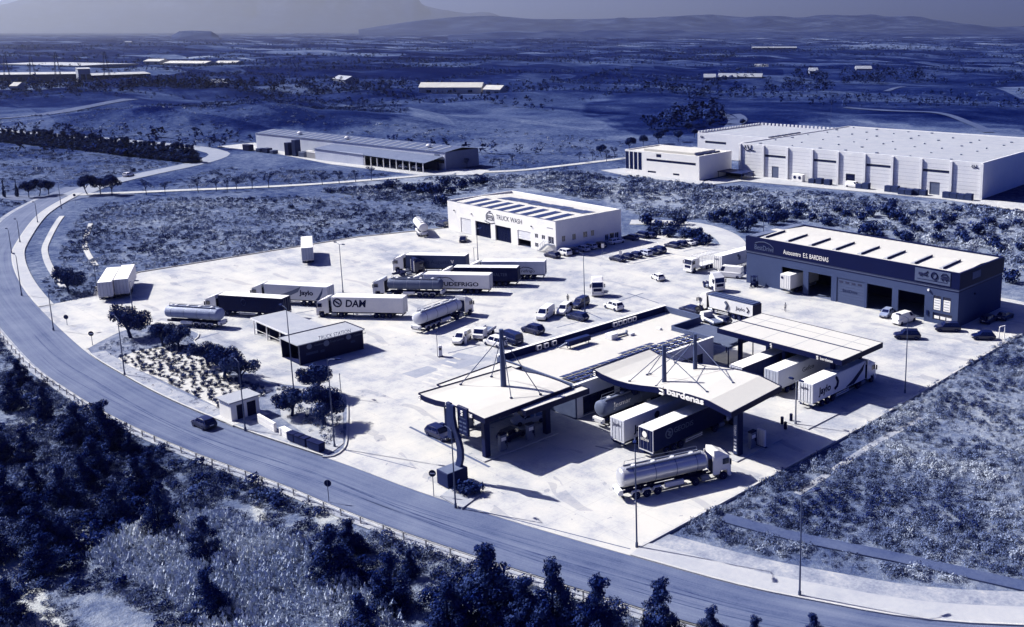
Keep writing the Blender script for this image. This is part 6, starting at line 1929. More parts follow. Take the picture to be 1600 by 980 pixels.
# ---- people
def person(at, ang, label, shirt, trousers, stride=0.0, h=1.76):
    T = empty('person', (at[0], at[1], 0), ang)
    tag(T, label, 'person')
    k = h / 1.76
    V = [(0, 0, .95), (0, 0, 1.15), (.01, 0, 1.38), (.02, 0, 1.5), (.04, 0, 1.58), (.05, 0, 1.68), (.05, 0, 1.75)]
    Rr = [(.15, .12), (.15, .11), (.17, .11), (.06, .06), (.08, .08), (.095, .085), (.06, .06)]
    E = [(i, i + 1) for i in range(6)]
    for s in (-1, 1):
        b = len(V)
        f = s * stride
        V += [(0, s * .09, .9), (f * .22 + .03, s * .1, .5), (f * .42 - .03 * (f < 0), s * .1, .09), (f * .42 + .16, s * .11, .045)]
        Rr += [(.09, .09), (.06, .06), (.042, .042), (.035, .045)]
        E += [(0, b), (b, b + 1), (b + 1, b + 2), (b + 2, b + 3)]
        b = len(V)
        g_ = -s * stride
        V += [(.0, s * .2, 1.42), (g_ * .12, s * .25, 1.15), (g_ * .3 + .06, s * .24, .93), (g_ * .34 + .09, s * .24, .85)]
        Rr += [(.055, .055), (.045, .045), (.032, .032), (.03, .04)]
        E += [(2, b), (b, b + 1), (b + 1, b + 2), (b + 2, b + 3)]
        hb_ = b + 3
        for q in range(4):
            c_ = len(V)
            V += [(g_ * .34 + .09 + (q - 1.5) * .022, s * .24, .80), (g_ * .34 + .1 + (q - 1.5) * .024, s * .235, .76 + .006 * abs(q - 1.5))]
            Rr += [(.010, .010), (.008, .008)]
            E += [(hb_, c_), (c_, c_ + 1)]
        c_ = len(V)
        V += [(g_ * .34 + .13, s * .23, .83), (g_ * .34 + .15, s * .225, .80)]
        Rr += [(.011, .011), (.009, .009)]
        E += [(hb_, c_), (c_, c_ + 1)]
    me = bpy.data.meshes.new('body')
    me.from_pydata([tuple(c * k for c in v) for v in V], E, [])
    o = link('body', me, T)
    md = o.modifiers.new('skin', 'SKIN')
    for i, rr_ in enumerate(Rr):
        me.skin_vertices[0].data[i].radius = (rr_[0] * k, rr_[1] * k)
    me.skin_vertices[0].data[0].use_root = True
    o.modifiers.new('sub', 'SUBSURF').levels = 1
    o.modifiers['sub'].render_levels = 1
    dg = bpy.context.evaluated_depsgraph_get()
    m2 = bpy.data.meshes.new_from_object(o.evaluated_get(dg))
    o.modifiers.clear()
    o.data = m2
    m2.materials.clear()
    for t_ in (shirt, trousers, .62):
        m2.materials.append(mat('cloth_%02d' % round(t_ * 100), t_, .9, .03, 3.0))
    for p_ in m2.polygons:
        z = p_.center.z / k
        y = abs(p_.center.y) / k
        p_.material_index = 2 if (z > 1.5 or (z < .95 and y > .19)) else (0 if z > .93 else 1)
        p_.use_smooth = True
    hr = MB().lathe([(.03, 1.81 * k), (.085, 1.78 * k), (.10, 1.72 * k), (.097, 1.66 * k)], 'z', 12, (.04 * k, 0, 0)).build('hair', DARK, T)
person((11.70, 64.09), -.9, 'person in pale shirt and dark trousers walking before the workshop', .93, .08, .8)
person((-24.35, 40.57), -.6, 'person in dark clothes standing behind the parked white van', .06, .05, .1)
person((-19.26, 37.28), 2.0, 'person in dark clothes beside the white van and the yard lamp', .1, .06, .15)

# ================================================================== VEGETATION
def leaves(c, out, size, upright, N):
    """N triangles at c; out: outward direction; returns verts (N*3,3)"""
    nn = out / (np.linalg.norm(out, axis=1)[:, None] + 1e-9) + nrng.normal(size=(N, 3)) * 0.38
    nn /= np.linalg.norm(nn, axis=1)[:, None] + 1e-9
    a = np.cross(nn, nrng.normal(size=(N, 3)))
    a[:, 2] *= (1 - upright)
    a /= np.linalg.norm(a, axis=1)[:, None] + 1e-9
    t = np.cross(nn, a) * (1 - 0.75 * upright)
    t *= np.where(t[:, 2:3] < 0, -1, 1)
    t = t + np.array([0, 0, 1.0]) * upright * 0.9
    t /= np.linalg.norm(t, axis=1)[:, None] + 1e-9
    s = size[:, None]
    wd = 0.5 - 0.30 * upright
    return np.stack([c - a * s * wd, c + a * s * wd, c + t * s], 1).reshape(-1, 3)
def clump_verts(px, py, pz, r, h, k, upright, sz=(0.28, 0.55)):
    n = len(px)
    R_ = np.repeat(r, k)
    az = nrng.random(n * k) * 2 * np.pi
    q = np.sqrt(nrng.random(n * k)) * (0.35 + 0.65 * nrng.random(n * k))
    top = np.sqrt(np.clip(1 - q * q, 0, 1))
    z = np.repeat(h, k) * top * (0.12 + 0.88 * np.sqrt(nrng.random(n * k)))
    lob = 1 + 0.25 * np.sin(az * 3 + np.repeat(nrng.random(n) * 6, k))
    c = np.stack([np.repeat(px, k) + R_ * q * np.cos(az) * lob, np.repeat(py, k) + R_ * q * np.sin(az) * lob, np.repeat(pz, k) + z], -1)
    out = np.stack([np.cos(az) * q, np.sin(az) * q, 0.75 * top + .1], -1)
    size = R_ * nrng.uniform(sz[0], sz[1], n * k)
    return leaves(c, out, size, upright, n * k)
def tri_mesh(name, v, m, tone):
    f = np.arange(len(v)).reshape(-1, 3)
    return np_mesh(name, v, f, m, tone)
def scatter(poly, density, accept=None):
    P = np.array(poly)
    x0, y0 = P.min(0); x1, y1 = P.max(0)
    n = int((x1 - x0) * (y1 - y0) * density)
    X, Y = nrng.uniform(x0, x1, n), nrng.uniform(y0, y1, n)
    ok = inpoly(poly, X, Y)
    if accept is not None:
        ok &= accept(X, Y)
    return X[ok], Y[ok]
ROADP = ROAD_IN + offset(ROAD_OUT, 1.6)[::-1]
ROADP2 = offset(ROAD_IN, -3.6) + offset(ROAD_OUT, 1.6)[::-1]
FARP = offset(ROAD_FAR, 5.5) + offset(ROAD_FAR, -5.5)[::-1]
LANEP = offset(LANE, 2.6) + offset(LANE, -2.6)[::-1]
SERVP = offset(SERVICE, 3.8) + offset(SERVICE, -3.8)[::-1]
def free(X, Y):
    ok = ~inpoly(ROADP2, X, Y) & ~inpoly(LOT, X, Y) & ~inpoly(FARP, X, Y) & ~inpoly(LANEP, X, Y) & ~inpoly(SERVP, X, Y)
    return ok
def scrub(name, label, poly, density, rr_, hr_, k, upright, m, gap=0.35, ns=6.0, tone=(0, 1), accept=None, sz=(0.28, 0.55), seed=0):
    X, Y = scatter(poly, density, lambda x, y: free(x, y) & (accept(x, y) if accept else True))
    nz = vnoise(X + seed, Y, ns) * .65 + vnoise(X + seed, Y, ns * .35) * .35
    keep = nz + nrng.uniform(-.12, .12, len(X)) > gap
    X, Y, nz = X[keep], Y[keep], nz[keep]
    g_ = np.clip((nz - gap) / (1 - gap) * 1.8, 0.15, 1)
    r = nrng.uniform(*rr_, len(X)) * (0.55 + 0.45 * g_)
    h = r * nrng.uniform(*hr_, len(X))
    v = clump_verts(X, Y, land_z(X, Y) - .02, r, h, k, upright, sz)
    # clump tone wanders over the field; leaves differ a little
    tb = np.clip(vnoise(X + 300, Y + 90, 6.0) * .9 + vnoise(X, Y + 40, 22.0) * .5 - .25 + (nrng.random(len(X)) - .5) * .5, 0, 1)
    tn = np.repeat(np.repeat(tone[0] + (tone[1] - tone[0]) * tb, k) + nrng.normal(0, .09, len(X) * k), 3)
    o = link(name, tri_mesh(name, v, m, np.clip(tn, 0, 1)))
    tag(o, label, 'scrub', kind='stuff')
    return o
SCRUB = leafmat('scrub_leaf', 0.10, 0.82)
SCRUBD = leafmat('dark_scrub_leaf', 0.10, 0.45)
DRY = leafmat('dry_grass', 0.45, 0.92)
RIGHTF = [(54.14, -15.55), (53.45, -11.99), (53.36, 28.45), (49.99, 76.24), (52.30, 110.26), (79.95, 41.37), (95.17, -0.35), (89.15, -2.59), (70.43, -10.99)]
verge_far = lambda x, y: ~inpoly(offset(ROAD_IN, -6.8) + ROAD_IN[::-1], x, y)
CHAN = spline([(55.32, -4.76), (64.34, -2.71), (74.00, 0.69), (86.08, 4.32), (94.20, 7.20)], 4)
CHANP = offset(CHAN, 1.1) + offset(CHAN, -1.1)[::-1]
strip('drain_channel', offset(CHAN, .9), offset(CHAN, -.9), -0.4, 0.02, mat('channel_concrete', 0.36, 0.9, 0.1, 0.3))
TRACK = spline([(57.97, 5.32), (57.68, 12.94), (57.12, 22.50), (57.48, 35.11)], 4)
TRACKP = offset(TRACK, .45) + offset(TRACK, -.45)[::-1]
strip('foot_track', offset(TRACK, .5), offset(TRACK, -.5), None, -0.13, VERGE)
scrub('field_scrub', 'dense grey green scrub covering the field right of the yard', RIGHTF, 1.25, (.4, 1.15), (.5, .85), 120, .35, SCRUB, .25, 7.0, (.0, .95), lambda x, y: verge_far(x, y) & ~inpoly(CHANP, x, y) & ~inpoly(TRACKP, x, y), (.11, .24))
scrub('dry_grass', 'pale dry grass between the scrub right of the yard', RIGHTF, .6, (.25, .6), (.8, 1.5), 22, .85, DRY, .25, 5.0, (.0, .6), lambda x, y: verge_far(x, y) & ~inpoly(CHANP, x, y), seed=77)
scrub('verge_weeds', 'sparse weeds on the pale verge beside the right pavement', [(56.20, -16.69), (55.63, -14.23), (69.11, -9.19), (88.44, -1.01), (96.11, 1.69), (94.33, -1.10), (89.15, -2.59), (70.43, -10.99)], 1.1, (.15, .5), (.4, .8), 24, .5, SCRUB, .5, 4.0, (.1, .9))
FORE = [(-123.70, -40.33), (-88.83, -38.56), (-54.31, -37.99), (-21.32, -35.52), (-0.47, -33.13), (16.67, -30.14), (35.15, -26.74), (47.96, -23.99), (60.07, -22.30), (69.57, -19.52), (76.13, -17.80), (76.01, -23.04), (44.10, -51.28), (21.41, -67.97), (-35.83, -61.06)]
REED = [(13.02, -54.90), (10.03, -51.65), (9.14, -46.96), (11.61, -41.86), (20.69, -39.53), (25.86, -38.51), (35.66, -38.78), (41.00, -37.75), (47.79, -39.18), (43.14, -46.39), (35.89, -51.58), (24.98, -51.92)]
def notbare(x, y):
    k = np.zeros(np.shape(x), bool)
    for P in BARE:
        k |= inpoly(P, np.asarray(x) + (vnoise(x, y, 2.5) - .5) * 4, np.asarray(y) + (vnoise(y, x, 2.5) - .5) * 4)
    return ~k
scrub('bank_scrub', 'dark mixed scrub on the bank below the guardrail', FORE, 1.35, (.45, 1.3), (.6, 1.1), 120, .35, SCRUB, .26, 7.0, (.0, .62), lambda x, y: notbare(x, y) & ~inpoly(REED, x, y), (.11, .24))
scrub('bank_bushes', 'dark low bushes on the bank below the guardrail', FORE, .18, (.8, 1.7), (.8, 1.2), 130, .15, SCRUBD, .42, 9.0, (.0, .7), lambda x, y: notbare(x, y) & ~inpoly(REED, x, y), (.16, .3), 40)
scrub('bank_grass', 'pale tufts of grass on the bank below the guardrail', FORE, .8, (.25, .6), (.9, 1.6), 20, .85, DRY, .42, 6.0, (.0, .55), notbare, seed=120)
scrub('reed_bed', 'pale feathery reeds in the foreground below the road', REED, 5.0, (.25, .6), (2.0, 3.4), 22, .8, leafmat('reed_leaf', 0.6, 1.0, gain=1.9), .12, 5.0, (.1, .85), sz=(.45, .9))
LEFTF = [(-132.70, -17.85), (-158.86, -9.81), (-204.47, 7.56), (-220.12, 18.22), (-215.31, 35.10), (-153.34, 96.53), (-111.13, 70.81), (-113.88, 45.41), (-114.69, -5.11), (-107.41, -15.08), (-97.04, -20.61), (-97.57, -26.04), (-110.22, -27.10), (-127.80, -21.37)]
scrub('left_field_scrub', 'low scrub covering the field left of the yard', LEFTF, .38, (.5, 1.4), (.35, .7), 26, .35, SCRUB, .3, 9.0, (.0, .9), None, (.25, .5))
scrub('left_field_grass', 'dry grass in the field left of the yard', LEFTF, .30, (.35, .8), (.7, 1.2), 14, .8, DRY, .3, 8.0, (.0, .4), seed=55)
MIDF = [(-151.45, 83.62), (-190.46, 74.00), (-190.74, 107.84), (-188.48, 122.40), (-163.26, 162.52), (-107.10, 169.91), (-92.43, 173.39), (-55.32, 188.35), (-22.76, 192.83), (6.24, 192.63), (42.54, 114.79), (25.39, 130.31), (-42.10, 141.95), (-52.32, 122.85), (-65.44, 121.30), (-79.23, 114.34), (-100.50, 124.04), (-149.58, 124.69)]
scrub('embankment_scrub', 'thick scrub on the embankment below the big warehouse', MIDF, .32, (.8, 2.2), (.45, .8), 44, .3, SCRUB, .30, 12.0, (.0, 1.), None, (.2, .42))
scrub('corner_scrub', 'low scrub across the junction from the left entrance', [(-206.92, -11.46), (-234.20, -0.28), (-241.77, 8.46), (-258.59, -6.42), (-242.56, -19.24)], .2, (.5, 1.2), (.4, .8), 18, .5, SCRUB, .3, 8.0, (.0, .6))
FARF = [(-270.56, 3.14), (-429.65, 39.64), (-369.62, 53.98), (-292.43, 72.41), (-282.53, 57.00), (-262.09, 25.16), (-254.54, 17.31)]
scrub('far_left_scrub', 'scattered scrub in the field below the row of pines', FARF, .14, (.7, 1.8), (.3, .55), 30, .2, SCRUB, .3, 14.0, (.0, .8), None, (.18, .36))
scrub('depot_field_scrub', 'scattered scrub in the field before the long depot', [(-239.02, 34.58), (-277.04, 76.09), (-261.95, 89.44), (-199.11, 113.00), (-199.78, 108.14), (-209.70, 79.13)], .16, (.7, 1.8), (.3, .55), 30, .2, SCRUB, .3, 14.0, (.0, .8), None, (.18, .36))
scrub('meadow_tufts', 'dry grass tufts over the meadows round the long depot', [(-345.14, 100.92), (-459.36, 73.88), (-515.32, 59.29), (-578.66, 73.83), (-658.75, 171.01), (-367.23, 185.75), (-305.52, 240.35), (-211.01, 243.59), (-156.31, 182.90), (-185.28, 143.04), (-238.21, 170.24), (-425.99, 157.16)], .035, (.9, 2.2), (.2, .4), 12, .4, SCRUB, .3, 18.0, (.1, .9), None, (.25, .5))
def island_scrub(name, label, poly, dn, r_, k):
    X, Y = scatter(poly, dn)
    r = nrng.uniform(*r_, len(X))
    v = clump_verts(X, Y, np.full(len(X), .14), r, r * nrng.uniform(.5, .9, len(X)), k, .4, (.2, .45))
    tag(link(name, tri_mesh(name, v, SCRUB, np.repeat(np.clip(np.repeat(nrng.random(len(X)) * .7, k) + nrng.normal(0, .08, len(X) * k), 0, 1), 3))), label, 'ground cover', kind='stuff')
island_scrub('island_weeds', 'low weeds under the big olive tree of the island', [(-61.92, -31.18), (-67.24, -24.53), (-67.22, -18.40), (-57.34, -17.74), (-46.22, -19.95), (-50.12, -20.29), (-53.94, -22.76), (-55.19, -27.01), (-53.37, -30.59)], 1.6, (.15, .45), 20)
island_scrub('hedge_cover', 'dark low plants along the right end of the island', [(-21.87, -19.14), (-16.94, -16.57), (-10.43, -14.63), (4.76, -22.48), (5.34, -24.64), (-4.51, -23.64), (-12.12, -22.73)], .9, (.25, .7), 34)
island_scrub('kerb_weeds', 'weeds along the soil strip between island and road', [(-58.20, -32.30), (-46.80, -32.14), (-28.72, -31.15), (-10.40, -28.85), (-11.98, -28.17), (-26.34, -29.39), (-38.64, -30.30), (-51.97, -31.04)], .8, (.1, .35), 14)

# ---- trees
def crown_mesh(name, blobs, per, size, m, upright=0.1, tone=(0, 1)):
    """blobs: list of (x, y, z, r); leaf triangles through each blob's shell and volume"""
    vs, tn = [], []
    for (x, y, z, r) in blobs:
        n = int(per * r * r)
        d = nrng.normal(size=(n, 3))
        d /= np.linalg.norm(d, axis=1)[:, None]
        q = r * (0.45 + 0.6 * nrng.random(n) ** 0.6)
        c = np.array([x, y, z]) + d * q[:, None] * np.array([1, 1, .85])
        vs.append(leaves(c, d, nrng.uniform(size * .6, size * 1.3, n), upright, n))
        tn.append(np.repeat(np.clip(nrng.normal(nrng.uniform(*tone), .12, n), 0, 1), 3))
    return tri_mesh(name, np.concatenate(vs), m, np.concatenate(tn))
BARK = mat('bark', 0.22, 0.95, 0.08, 4.0, bumps=.5)
PINE = leafmat('pine_needles', 0.08, 0.30)
OLIVE = leafmat('olive_leaf', 0.10, 0.42)
def limb_tree(h, spread, trunk_r, n_limb, seed, lean=.3, fork=.25):
    rg = random.Random(seed)
    b = MB()
    top = Vector((rg.uniform(-.1, .1) * h, rg.uniform(-.1, .1) * h, h * fork))
    b.tube((0, 0, -.2), top, trunk_r, trunk_r * .75, 8)
    tips = []
    for k in range(n_limb):
        a = 2 * math.pi * k / n_limb + rg.uniform(-.4, .4)
        e = Vector((math.cos(a) * spread * rg.uniform(.4, .8), math.sin(a) * spread * rg.uniform(.4, .8), h * rg.uniform(fork + .25, .85)))
        md_ = top.lerp(e, .5) + Vector((0, 0, .08 * h))
        b.tube(top, md_, trunk_r * .5, trunk_r * .32, 6); b.tube(md_, e, trunk_r * .32, trunk_r * .12, 6)
        tips.append(e)
    return b.mesh('trunk', BARK), tips
def pine_proto(seed, h=6.0, w=2.15):
    rg = random.Random(seed)
    b = MB()
    b.tube((0, 0, -.3), (rg.uniform(-.15, .15), rg.uniform(-.15, .15), h * .93), .14, .03, 7)
    blobs = []
    z = .08 * h
    while z < h * .98:
        t = z / h
        env = w * (math.sin(min(1, (t + .12) * 1.15) * math.pi) ** .65 if t > .05 else .5) * (1.05 - .35 * t)
        n = max(1, int(2 + 5 * (1 - t)))
        for k in range(n):
            a = rg.uniform(0, 2 * math.pi)
            q = env * rg.uniform(.35, .85)
            r = rg.uniform(.42, .75) * (1.1 - .45 * t)
            blobs.append((q * math.cos(a), q * math.sin(a), z + rg.uniform(-.2, .2), r))
            if t < .7:
                b.tube((0, 0, z - .2), (q * .7 * math.cos(a), q * .7 * math.sin(a), z), .035, .015, 5)
        z += h * .055
    for k in range(5):   # rounded top with a few shoots
        blobs.append((rg.uniform(-.55, .55), rg.uniform(-.55, .55), h * rg.uniform(.84, .97), rg.uniform(.3, .48)))
    return b.mesh('trunk', BARK), crown_mesh('crown', blobs, 520, .17, PINE, .3, (.0, .9))
def olive_proto(seed, h=4.0, sp=2.3, per=430):
    rg = random.Random(seed)
    tr, tips = limb_tree(h, sp, .24, 6, seed)
    blobs = []
    for t in tips:
        blobs.append((t.x, t.y, t.z, rg.uniform(.75, 1.15)))
        for k in range(2):
            blobs.append((t.x * rg.uniform(.5, 1.15) + rg.uniform(-.5, .5), t.y * rg.uniform(.5, 1.15) + rg.uniform(-.5, .5), t.z + rg.uniform(-.6, .7), rg.uniform(.5, .9)))
    blobs.append((0, 0, h * .8, 1.1))
    return tr, crown_mesh('crown', blobs, per, .22, OLIVE, .3, (.0, .7))
def dome_proto(seed, h=6.5, sp=3.0):
    rg = random.Random(seed)
    tr, tips = limb_tree(h, sp, .2, 7, seed, fork=.3)
    blobs = [(t.x, t.y, t.z, rg.uniform(1.0, 1.5)) for t in tips] + [(rg.uniform(-1.2, 1.2), rg.uniform(-1.2, 1.2), h * rg.uniform(.7, .95), rg.uniform(.9, 1.3)) for k in range(6)]
    return tr, crown_mesh('crown', blobs, 240, .32, PINE, .1, (.0, .7))
def sparse_proto(seed, h=5.0):
    rg = random.Random(seed)
    tr, tips = limb_tree(h, 1.4, .1, 7, seed, fork=.35)
    blobs = [(t.x, t.y, t.z, rg.uniform(.4, .7)) for t in tips]
    return tr, crown_mesh('crown', blobs, 110, .3, OLIVE, .2, (.1, .8))
def bush_proto(seed, r=1.3, dark=True):
    rg = random.Random(seed)
    blobs = [(rg.uniform(-.6, .6) * r, rg.uniform(-.6, .6) * r, r * rg.uniform(.35, .85), r * rg.uniform(.4, .65)) for k in range(8)]
    b = MB()
    for q in blobs[:5]:
        b.tube((0, 0, -.1), q[:3], .05, .02, 5)
    return b.mesh('trunk', BARK), crown_mesh('crown', blobs, 120 / r, .26 * r, PINE if dark else OLIVE, .2, (.0, .8))
PINES = [pine_proto(s) for s in (1, 2, 3, 4)]
OLIVES = [olive_proto(s) for s in (5, 6, 7)]
DOMES = [dome_proto(s) for s in (8, 9)]
SPARSE = [sparse_proto(s) for s in (10, 11, 12)]
BUSH = [bush_proto(s) for s in (13, 14, 15, 16)]
GBUSH = [bush_proto(s, .8, False) for s in (17, 18)]
def tree(name, proto, at, sc, label, cat, group=None, sx=1.0, z=None):
    o = empty(name, (at[0], at[1], float(land_z(at[0], at[1])) if z is None else z), rng.uniform(0, 6.28))
    tag(o, label, cat, group)
    for nm, me in zip(('trunk', 'crown'), proto):
        link(nm, me, o)
    o.scale = (sc * sx, sc * sx, sc)
    return o
# near pines (base point, height)
NP = [((-40.76, -48.07), 5), ((-34.08, -45.90), 5), ((-21.27, -45.51), 6), ((-15.86, -44.17), 7.2), ((-19.01, -51.77), 5), ((-5.57, -57.06), 6), ((5.33, -56.68), 6.5), ((12.28, -57.93), 5), ((18.54, -62.46), 4.5), ((0.73, -45.75), 5.2), ((12.21, -47.40), 6), ((32.19, -50.38), 5.4), ((21.22, -46.34), 5.2), ((34.72, -39.61), 6.3), ((31.23, -35.82), 4.2), ((42.99, -38.11), 6), ((44.99, -42.28), 4.4), ((51.56, -33.24), 8), ((58.00, -31.03), 8), ((61.55, -28.88), 7), ((65.66, -25.24), 6.4), ((76.29, -17.06), 3.6), ((50.37, -36.89), 5.5), ((-5.29, -49.57), 5), ((5.61, -49.51), 4.6), ((-2.46, -52.31), 5.4), ((-11.30, -42.46), 3.6), ((-3.95, -42.76), 3.4), ((-21.97, -53.90), 5.5), ((6.23, -60.91), 6), ((-52.20, -44.52), 4.5), ((8.72, -55.40), 4), ((-8.91, -47.14), 5), ((-6.71, -54.02), 4.6), ((55.54, -32.32), 6), ((69.57, -23.00), 4.2), ((72.62, -20.54), 3.4), ((39.87, -34.30), 3.2)]
rk = from_left([p for p, h in NP])
for i, (p, h) in enumerate(NP):
    x = p[0] - 120
    special = {3: 'tallest dark pine in the left scrub, its tip over the road', 17: 'tall dark pine whose tip covers the guardrail left of two others', 13: 'broad dark pine standing below the round sign', 19: 'dark pine with several tips covering the guardrail', 20: 'rightmost tall dark pine against the guardrail', 21: 'pine top peeping in at the lower frame edge under the right lamp'}
    tree('pine_tree', PINES[i % 4], p, h / 6.6, special.get(i, 'dark bushy pine on the bank below the road, %s from the left' % ordinal(rk[i])), 'tree', 'pines on the bank below the road', rng.uniform(1.0, 1.45))
for i, (p, s, l) in enumerate((((-63.99, -25.09), 1.15, 'biggest olive tree at the left end of the planted island'), ((-54.79, -23.06), .8, 'small olive tree next to the biggest one'), ((-50.59, -22.05), .8, 'third olive tree from the left on the island'), ((-38.35, -22.26), .85, 'olive tree behind the middle of the gravel bed'), ((-31.68, -22.62), .95, 'olive tree left of the round sign behind the gravel'), ((-26.56, -22.56), 1.0, 'olive tree just behind the white hut'), ((-8.28, -23.08), .85, 'olive tree right of the white hut'), ((-12.69, -17.32), .95, 'upper of the two olive trees at the right end of the island'), ((-2.09, -21.50), 1.1, 'lower of the two olive trees at the right end of the island'), ((-106.55, -22.53), 1.05, 'lone dark olive tree in the grass corner by the left entrance'))):
    tree('olive_tree', OLIVES[i % 3], p, s * 1.2, l, 'tree', 'olive trees round the yard', z=.12)
for i, (p, s, l) in enumerate((((-242.74, 20.83), 1.0, 'left round tree of the three at the junction'), ((-241.02, 24.05), .85, 'middle round tree of the three at the junction'), ((-236.75, 26.13), 1.0, 'right round tree of the three at the junction'), ((-251.33, 6.51), .8, 'left tree of the group on the far side of the junction'), ((-251.76, 9.46), .85, 'middle tree of the group on the far side of the junction'), ((-252.36, 12.31), .75, 'right tree of the group on the far side of the junction'))):
    tree('round_tree', DOMES[i % 2], p, s, l, 'tree', 'round trees at the road junction')
for i, (p, l) in enumerate((((-257.23, 1.29), 'left thin cypress at the left frame edge'), ((-255.60, 4.39), 'right thin cypress near the left frame edge'))):
    tree('cypress', PINES[i], p, .95, l, 'tree', sx=.3)
LT = ((-228.23, 33.66), (-225.03, 38.20), (-220.90, 47.07), (-218.47, 51.88), (-215.36, 57.31), (-214.21, 61.96), (-212.02, 66.66), (-215.04, 54.02), (-204.98, 82.35), (-204.05, 88.04), (-201.72, 93.08), (-201.79, 99.08), (-194.43, 146.75), (-193.66, 149.85), (-196.32, 157.45), (-183.53, 181.73), (-183.95, 189.45), (-176.54, 190.58), (-181.74, 199.74), (-203.47, 141.18))
rk = from_left(LT)
for i, p in enumerate(LT):
    tree('lane_tree', SPARSE[i % 3], p, rng.uniform(.75, 1.15), 'thin sparse young tree beside the pale lane, %s from the left' % ordinal(rk[i]), 'tree', 'young trees along the pale lane', 1.1)
for i in range(48):
    t_ = i / 47
    a_ = np.interp(t_, [0, .2, .4, .7, 1], [-30, 60, 120, 200, 300])
    tree('pine_tree', PINES[i % 4], (np.interp(t_, [0, .2, .4, .7, 1], [(-476.63, 42.39)[0], (-422.30, 53.11)[0], (-388.42, 59.35)[0], (-345.41, 66.44)[0], (-300.19, 75.88)[0]]), np.interp(t_, [0, .2, .4, .7, 1], [(-476.63, 42.39)[1], (-422.30, 53.11)[1], (-388.42, 59.35)[1], (-345.41, 66.44)[1], (-300.19, 75.88)[1]])), rng.uniform(.95, 1.35), 'dark pine in the long row along the far road, %s from the left' % ordinal(i), 'tree', 'row of pines along the far road', 1.5)
BP = [(-69.70, 107.48), (-63.24, 105.99), (-57.56, 106.36), (-48.60, 101.03), (-45.91, 101.29), (-39.95, 98.36), (-61.36, 112.42), (-52.70, 99.54), (-58.27, 98.98), (-49.38, 106.84)]
rk = from_left(BP)
for i, p in enumerate(BP):
    tree('shrub_tree', BUSH[i % 4], p, rng.uniform(1.2, 1.9), 'dark round bush in the bed behind the car park, %s from the left' % ordinal(rk[i]), 'bush', 'bushes behind the car park')
BW = [(-58.74, 123.40), (-52.99, 122.26), (-55.83, 129.81), (-46.89, 125.22), (-49.41, 132.92), (-43.63, 130.54), (-53.46, 145.28), (-43.79, 136.62), (-43.95, 142.92), (-38.50, 142.57), (-32.94, 140.00), (-39.53, 157.60), (-34.41, 153.99), (-27.48, 151.05), (-28.42, 159.29), (-27.24, 164.37), (-21.50, 160.18), (-15.02, 153.42), (-20.07, 166.68), (-12.52, 164.28), (-7.92, 148.00), (-3.03, 152.32), (-6.20, 163.65), (5.48, 146.76), (9.14, 143.81), (15.44, 144.39), (19.47, 141.22), (9.07, 165.31), (8.62, 174.33), (22.03, 145.38), (-7.95, 139.14), (-2.83, 135.25), (-15.87, 136.50), (-11.71, 135.81), (-30.42, 139.79), (5.20, 157.36), (2.64, 169.04), (33.90, 114.23), (-43.98, 118.38), (-61.14, 130.35), (-50.56, 153.46), (-59.32, 142.88), (2.06, 139.58), (-12.74, 179.92), (-33.09, 177.65)]
rk = from_left(BW)
for i, p in enumerate(BW):
    tree('wild_bush', BUSH[i % 4], p, rng.uniform(1.0, 2.0), 'round dark bush on the slope behind the workshop, %s from the left' % ordinal(rk[i]), 'bush', 'wild bushes behind the workshop')
TH = ((-168.03, 93.84), (-162.53, 95.22), (-157.74, 96.02), (-156.64, 98.71), (-155.22, 101.69), (-159.77, 108.30), (-163.88, 115.83), (-163.95, 119.61), (-138.90, 87.03), (-167.78, 108.59), (-170.64, 102.35), (-177.68, 92.46), (-178.47, 88.16))
rk = from_left(TH)
for i, p in enumerate(TH):
    tree('wild_bush', BUSH[i % 4], p, rng.uniform(1.3, 2.3), 'dark bush in the thicket left of the truck wash roof, %s from the left' % ordinal(rk[i]), 'bush', 'thicket behind the truck wash')
LB = ((-175.64, 62.22), (-169.28, 63.19), (-166.84, 74.75), (-153.80, 59.29), (-168.35, 53.57), (-182.04, 54.99), (-144.33, 79.23), (-137.66, 66.68), (-132.14, 58.46), (-290.24, 50.18))
rk = from_left(LB)
for i, p in enumerate(LB):
    tree('wild_bush', BUSH[i % 4], p, rng.uniform(.5, .9), 'small dark bush in the upper left field, %s from the left' % ordinal(rk[i]), 'bush', 'bushes in the left field')
OB = ((-196.17, 222.99), (-204.26, 239.05), (-204.17, 249.64), (-202.92, 261.62), (-210.72, 281.63), (-237.42, 323.99), (-190.59, 200.50), (-233.64, 347.20), (-227.98, 278.59), (-234.81, 302.91))
rk = from_left(OB)
for i, p in enumerate(OB):
    tree('round_tree', DOMES[i % 2], p, rng.uniform(.6, 1.0), 'dark tree behind the office block, %s from the left' % ordinal(rk[i]), 'tree', 'trees behind the office block')
# shrubs on the gravel bed and in the pylon planter
gx, gy = scatter(GRAVEL, 2.2)
sel = []
for x, y in zip(gx, gy):
    if all((x - a) ** 2 + (y - b) ** 2 > .92 ** 2 for a, b in sel):
        sel.append((x, y))
for i, (x, y) in enumerate(sel[:230]):
    tree('bedding_shrub', GBUSH[i % 2], (x, y), rng.uniform(.3, .75), 'small dark shrub planted in the pale gravel bed', 'shrub', 'shrubs planted in the gravel bed', z=.22)
for i, (p, s) in enumerate((((28.79, -20.07), 1.0), ((29.89, -19.95), .9), ((30.07, -19.36), .8), ((29.76, -20.91), .8), ((28.50, -20.75), .7))):
    tree('planter_shrub', BUSH[i % 4], p, s * .8, 'dark leafy shrub at the foot of the price pylon, %s of five' % ('leftmost but one', 'fourth from left', 'rightmost', 'third from left', 'leftmost')[i], 'shrub', 'shrubs at the price pylon', z=.15)

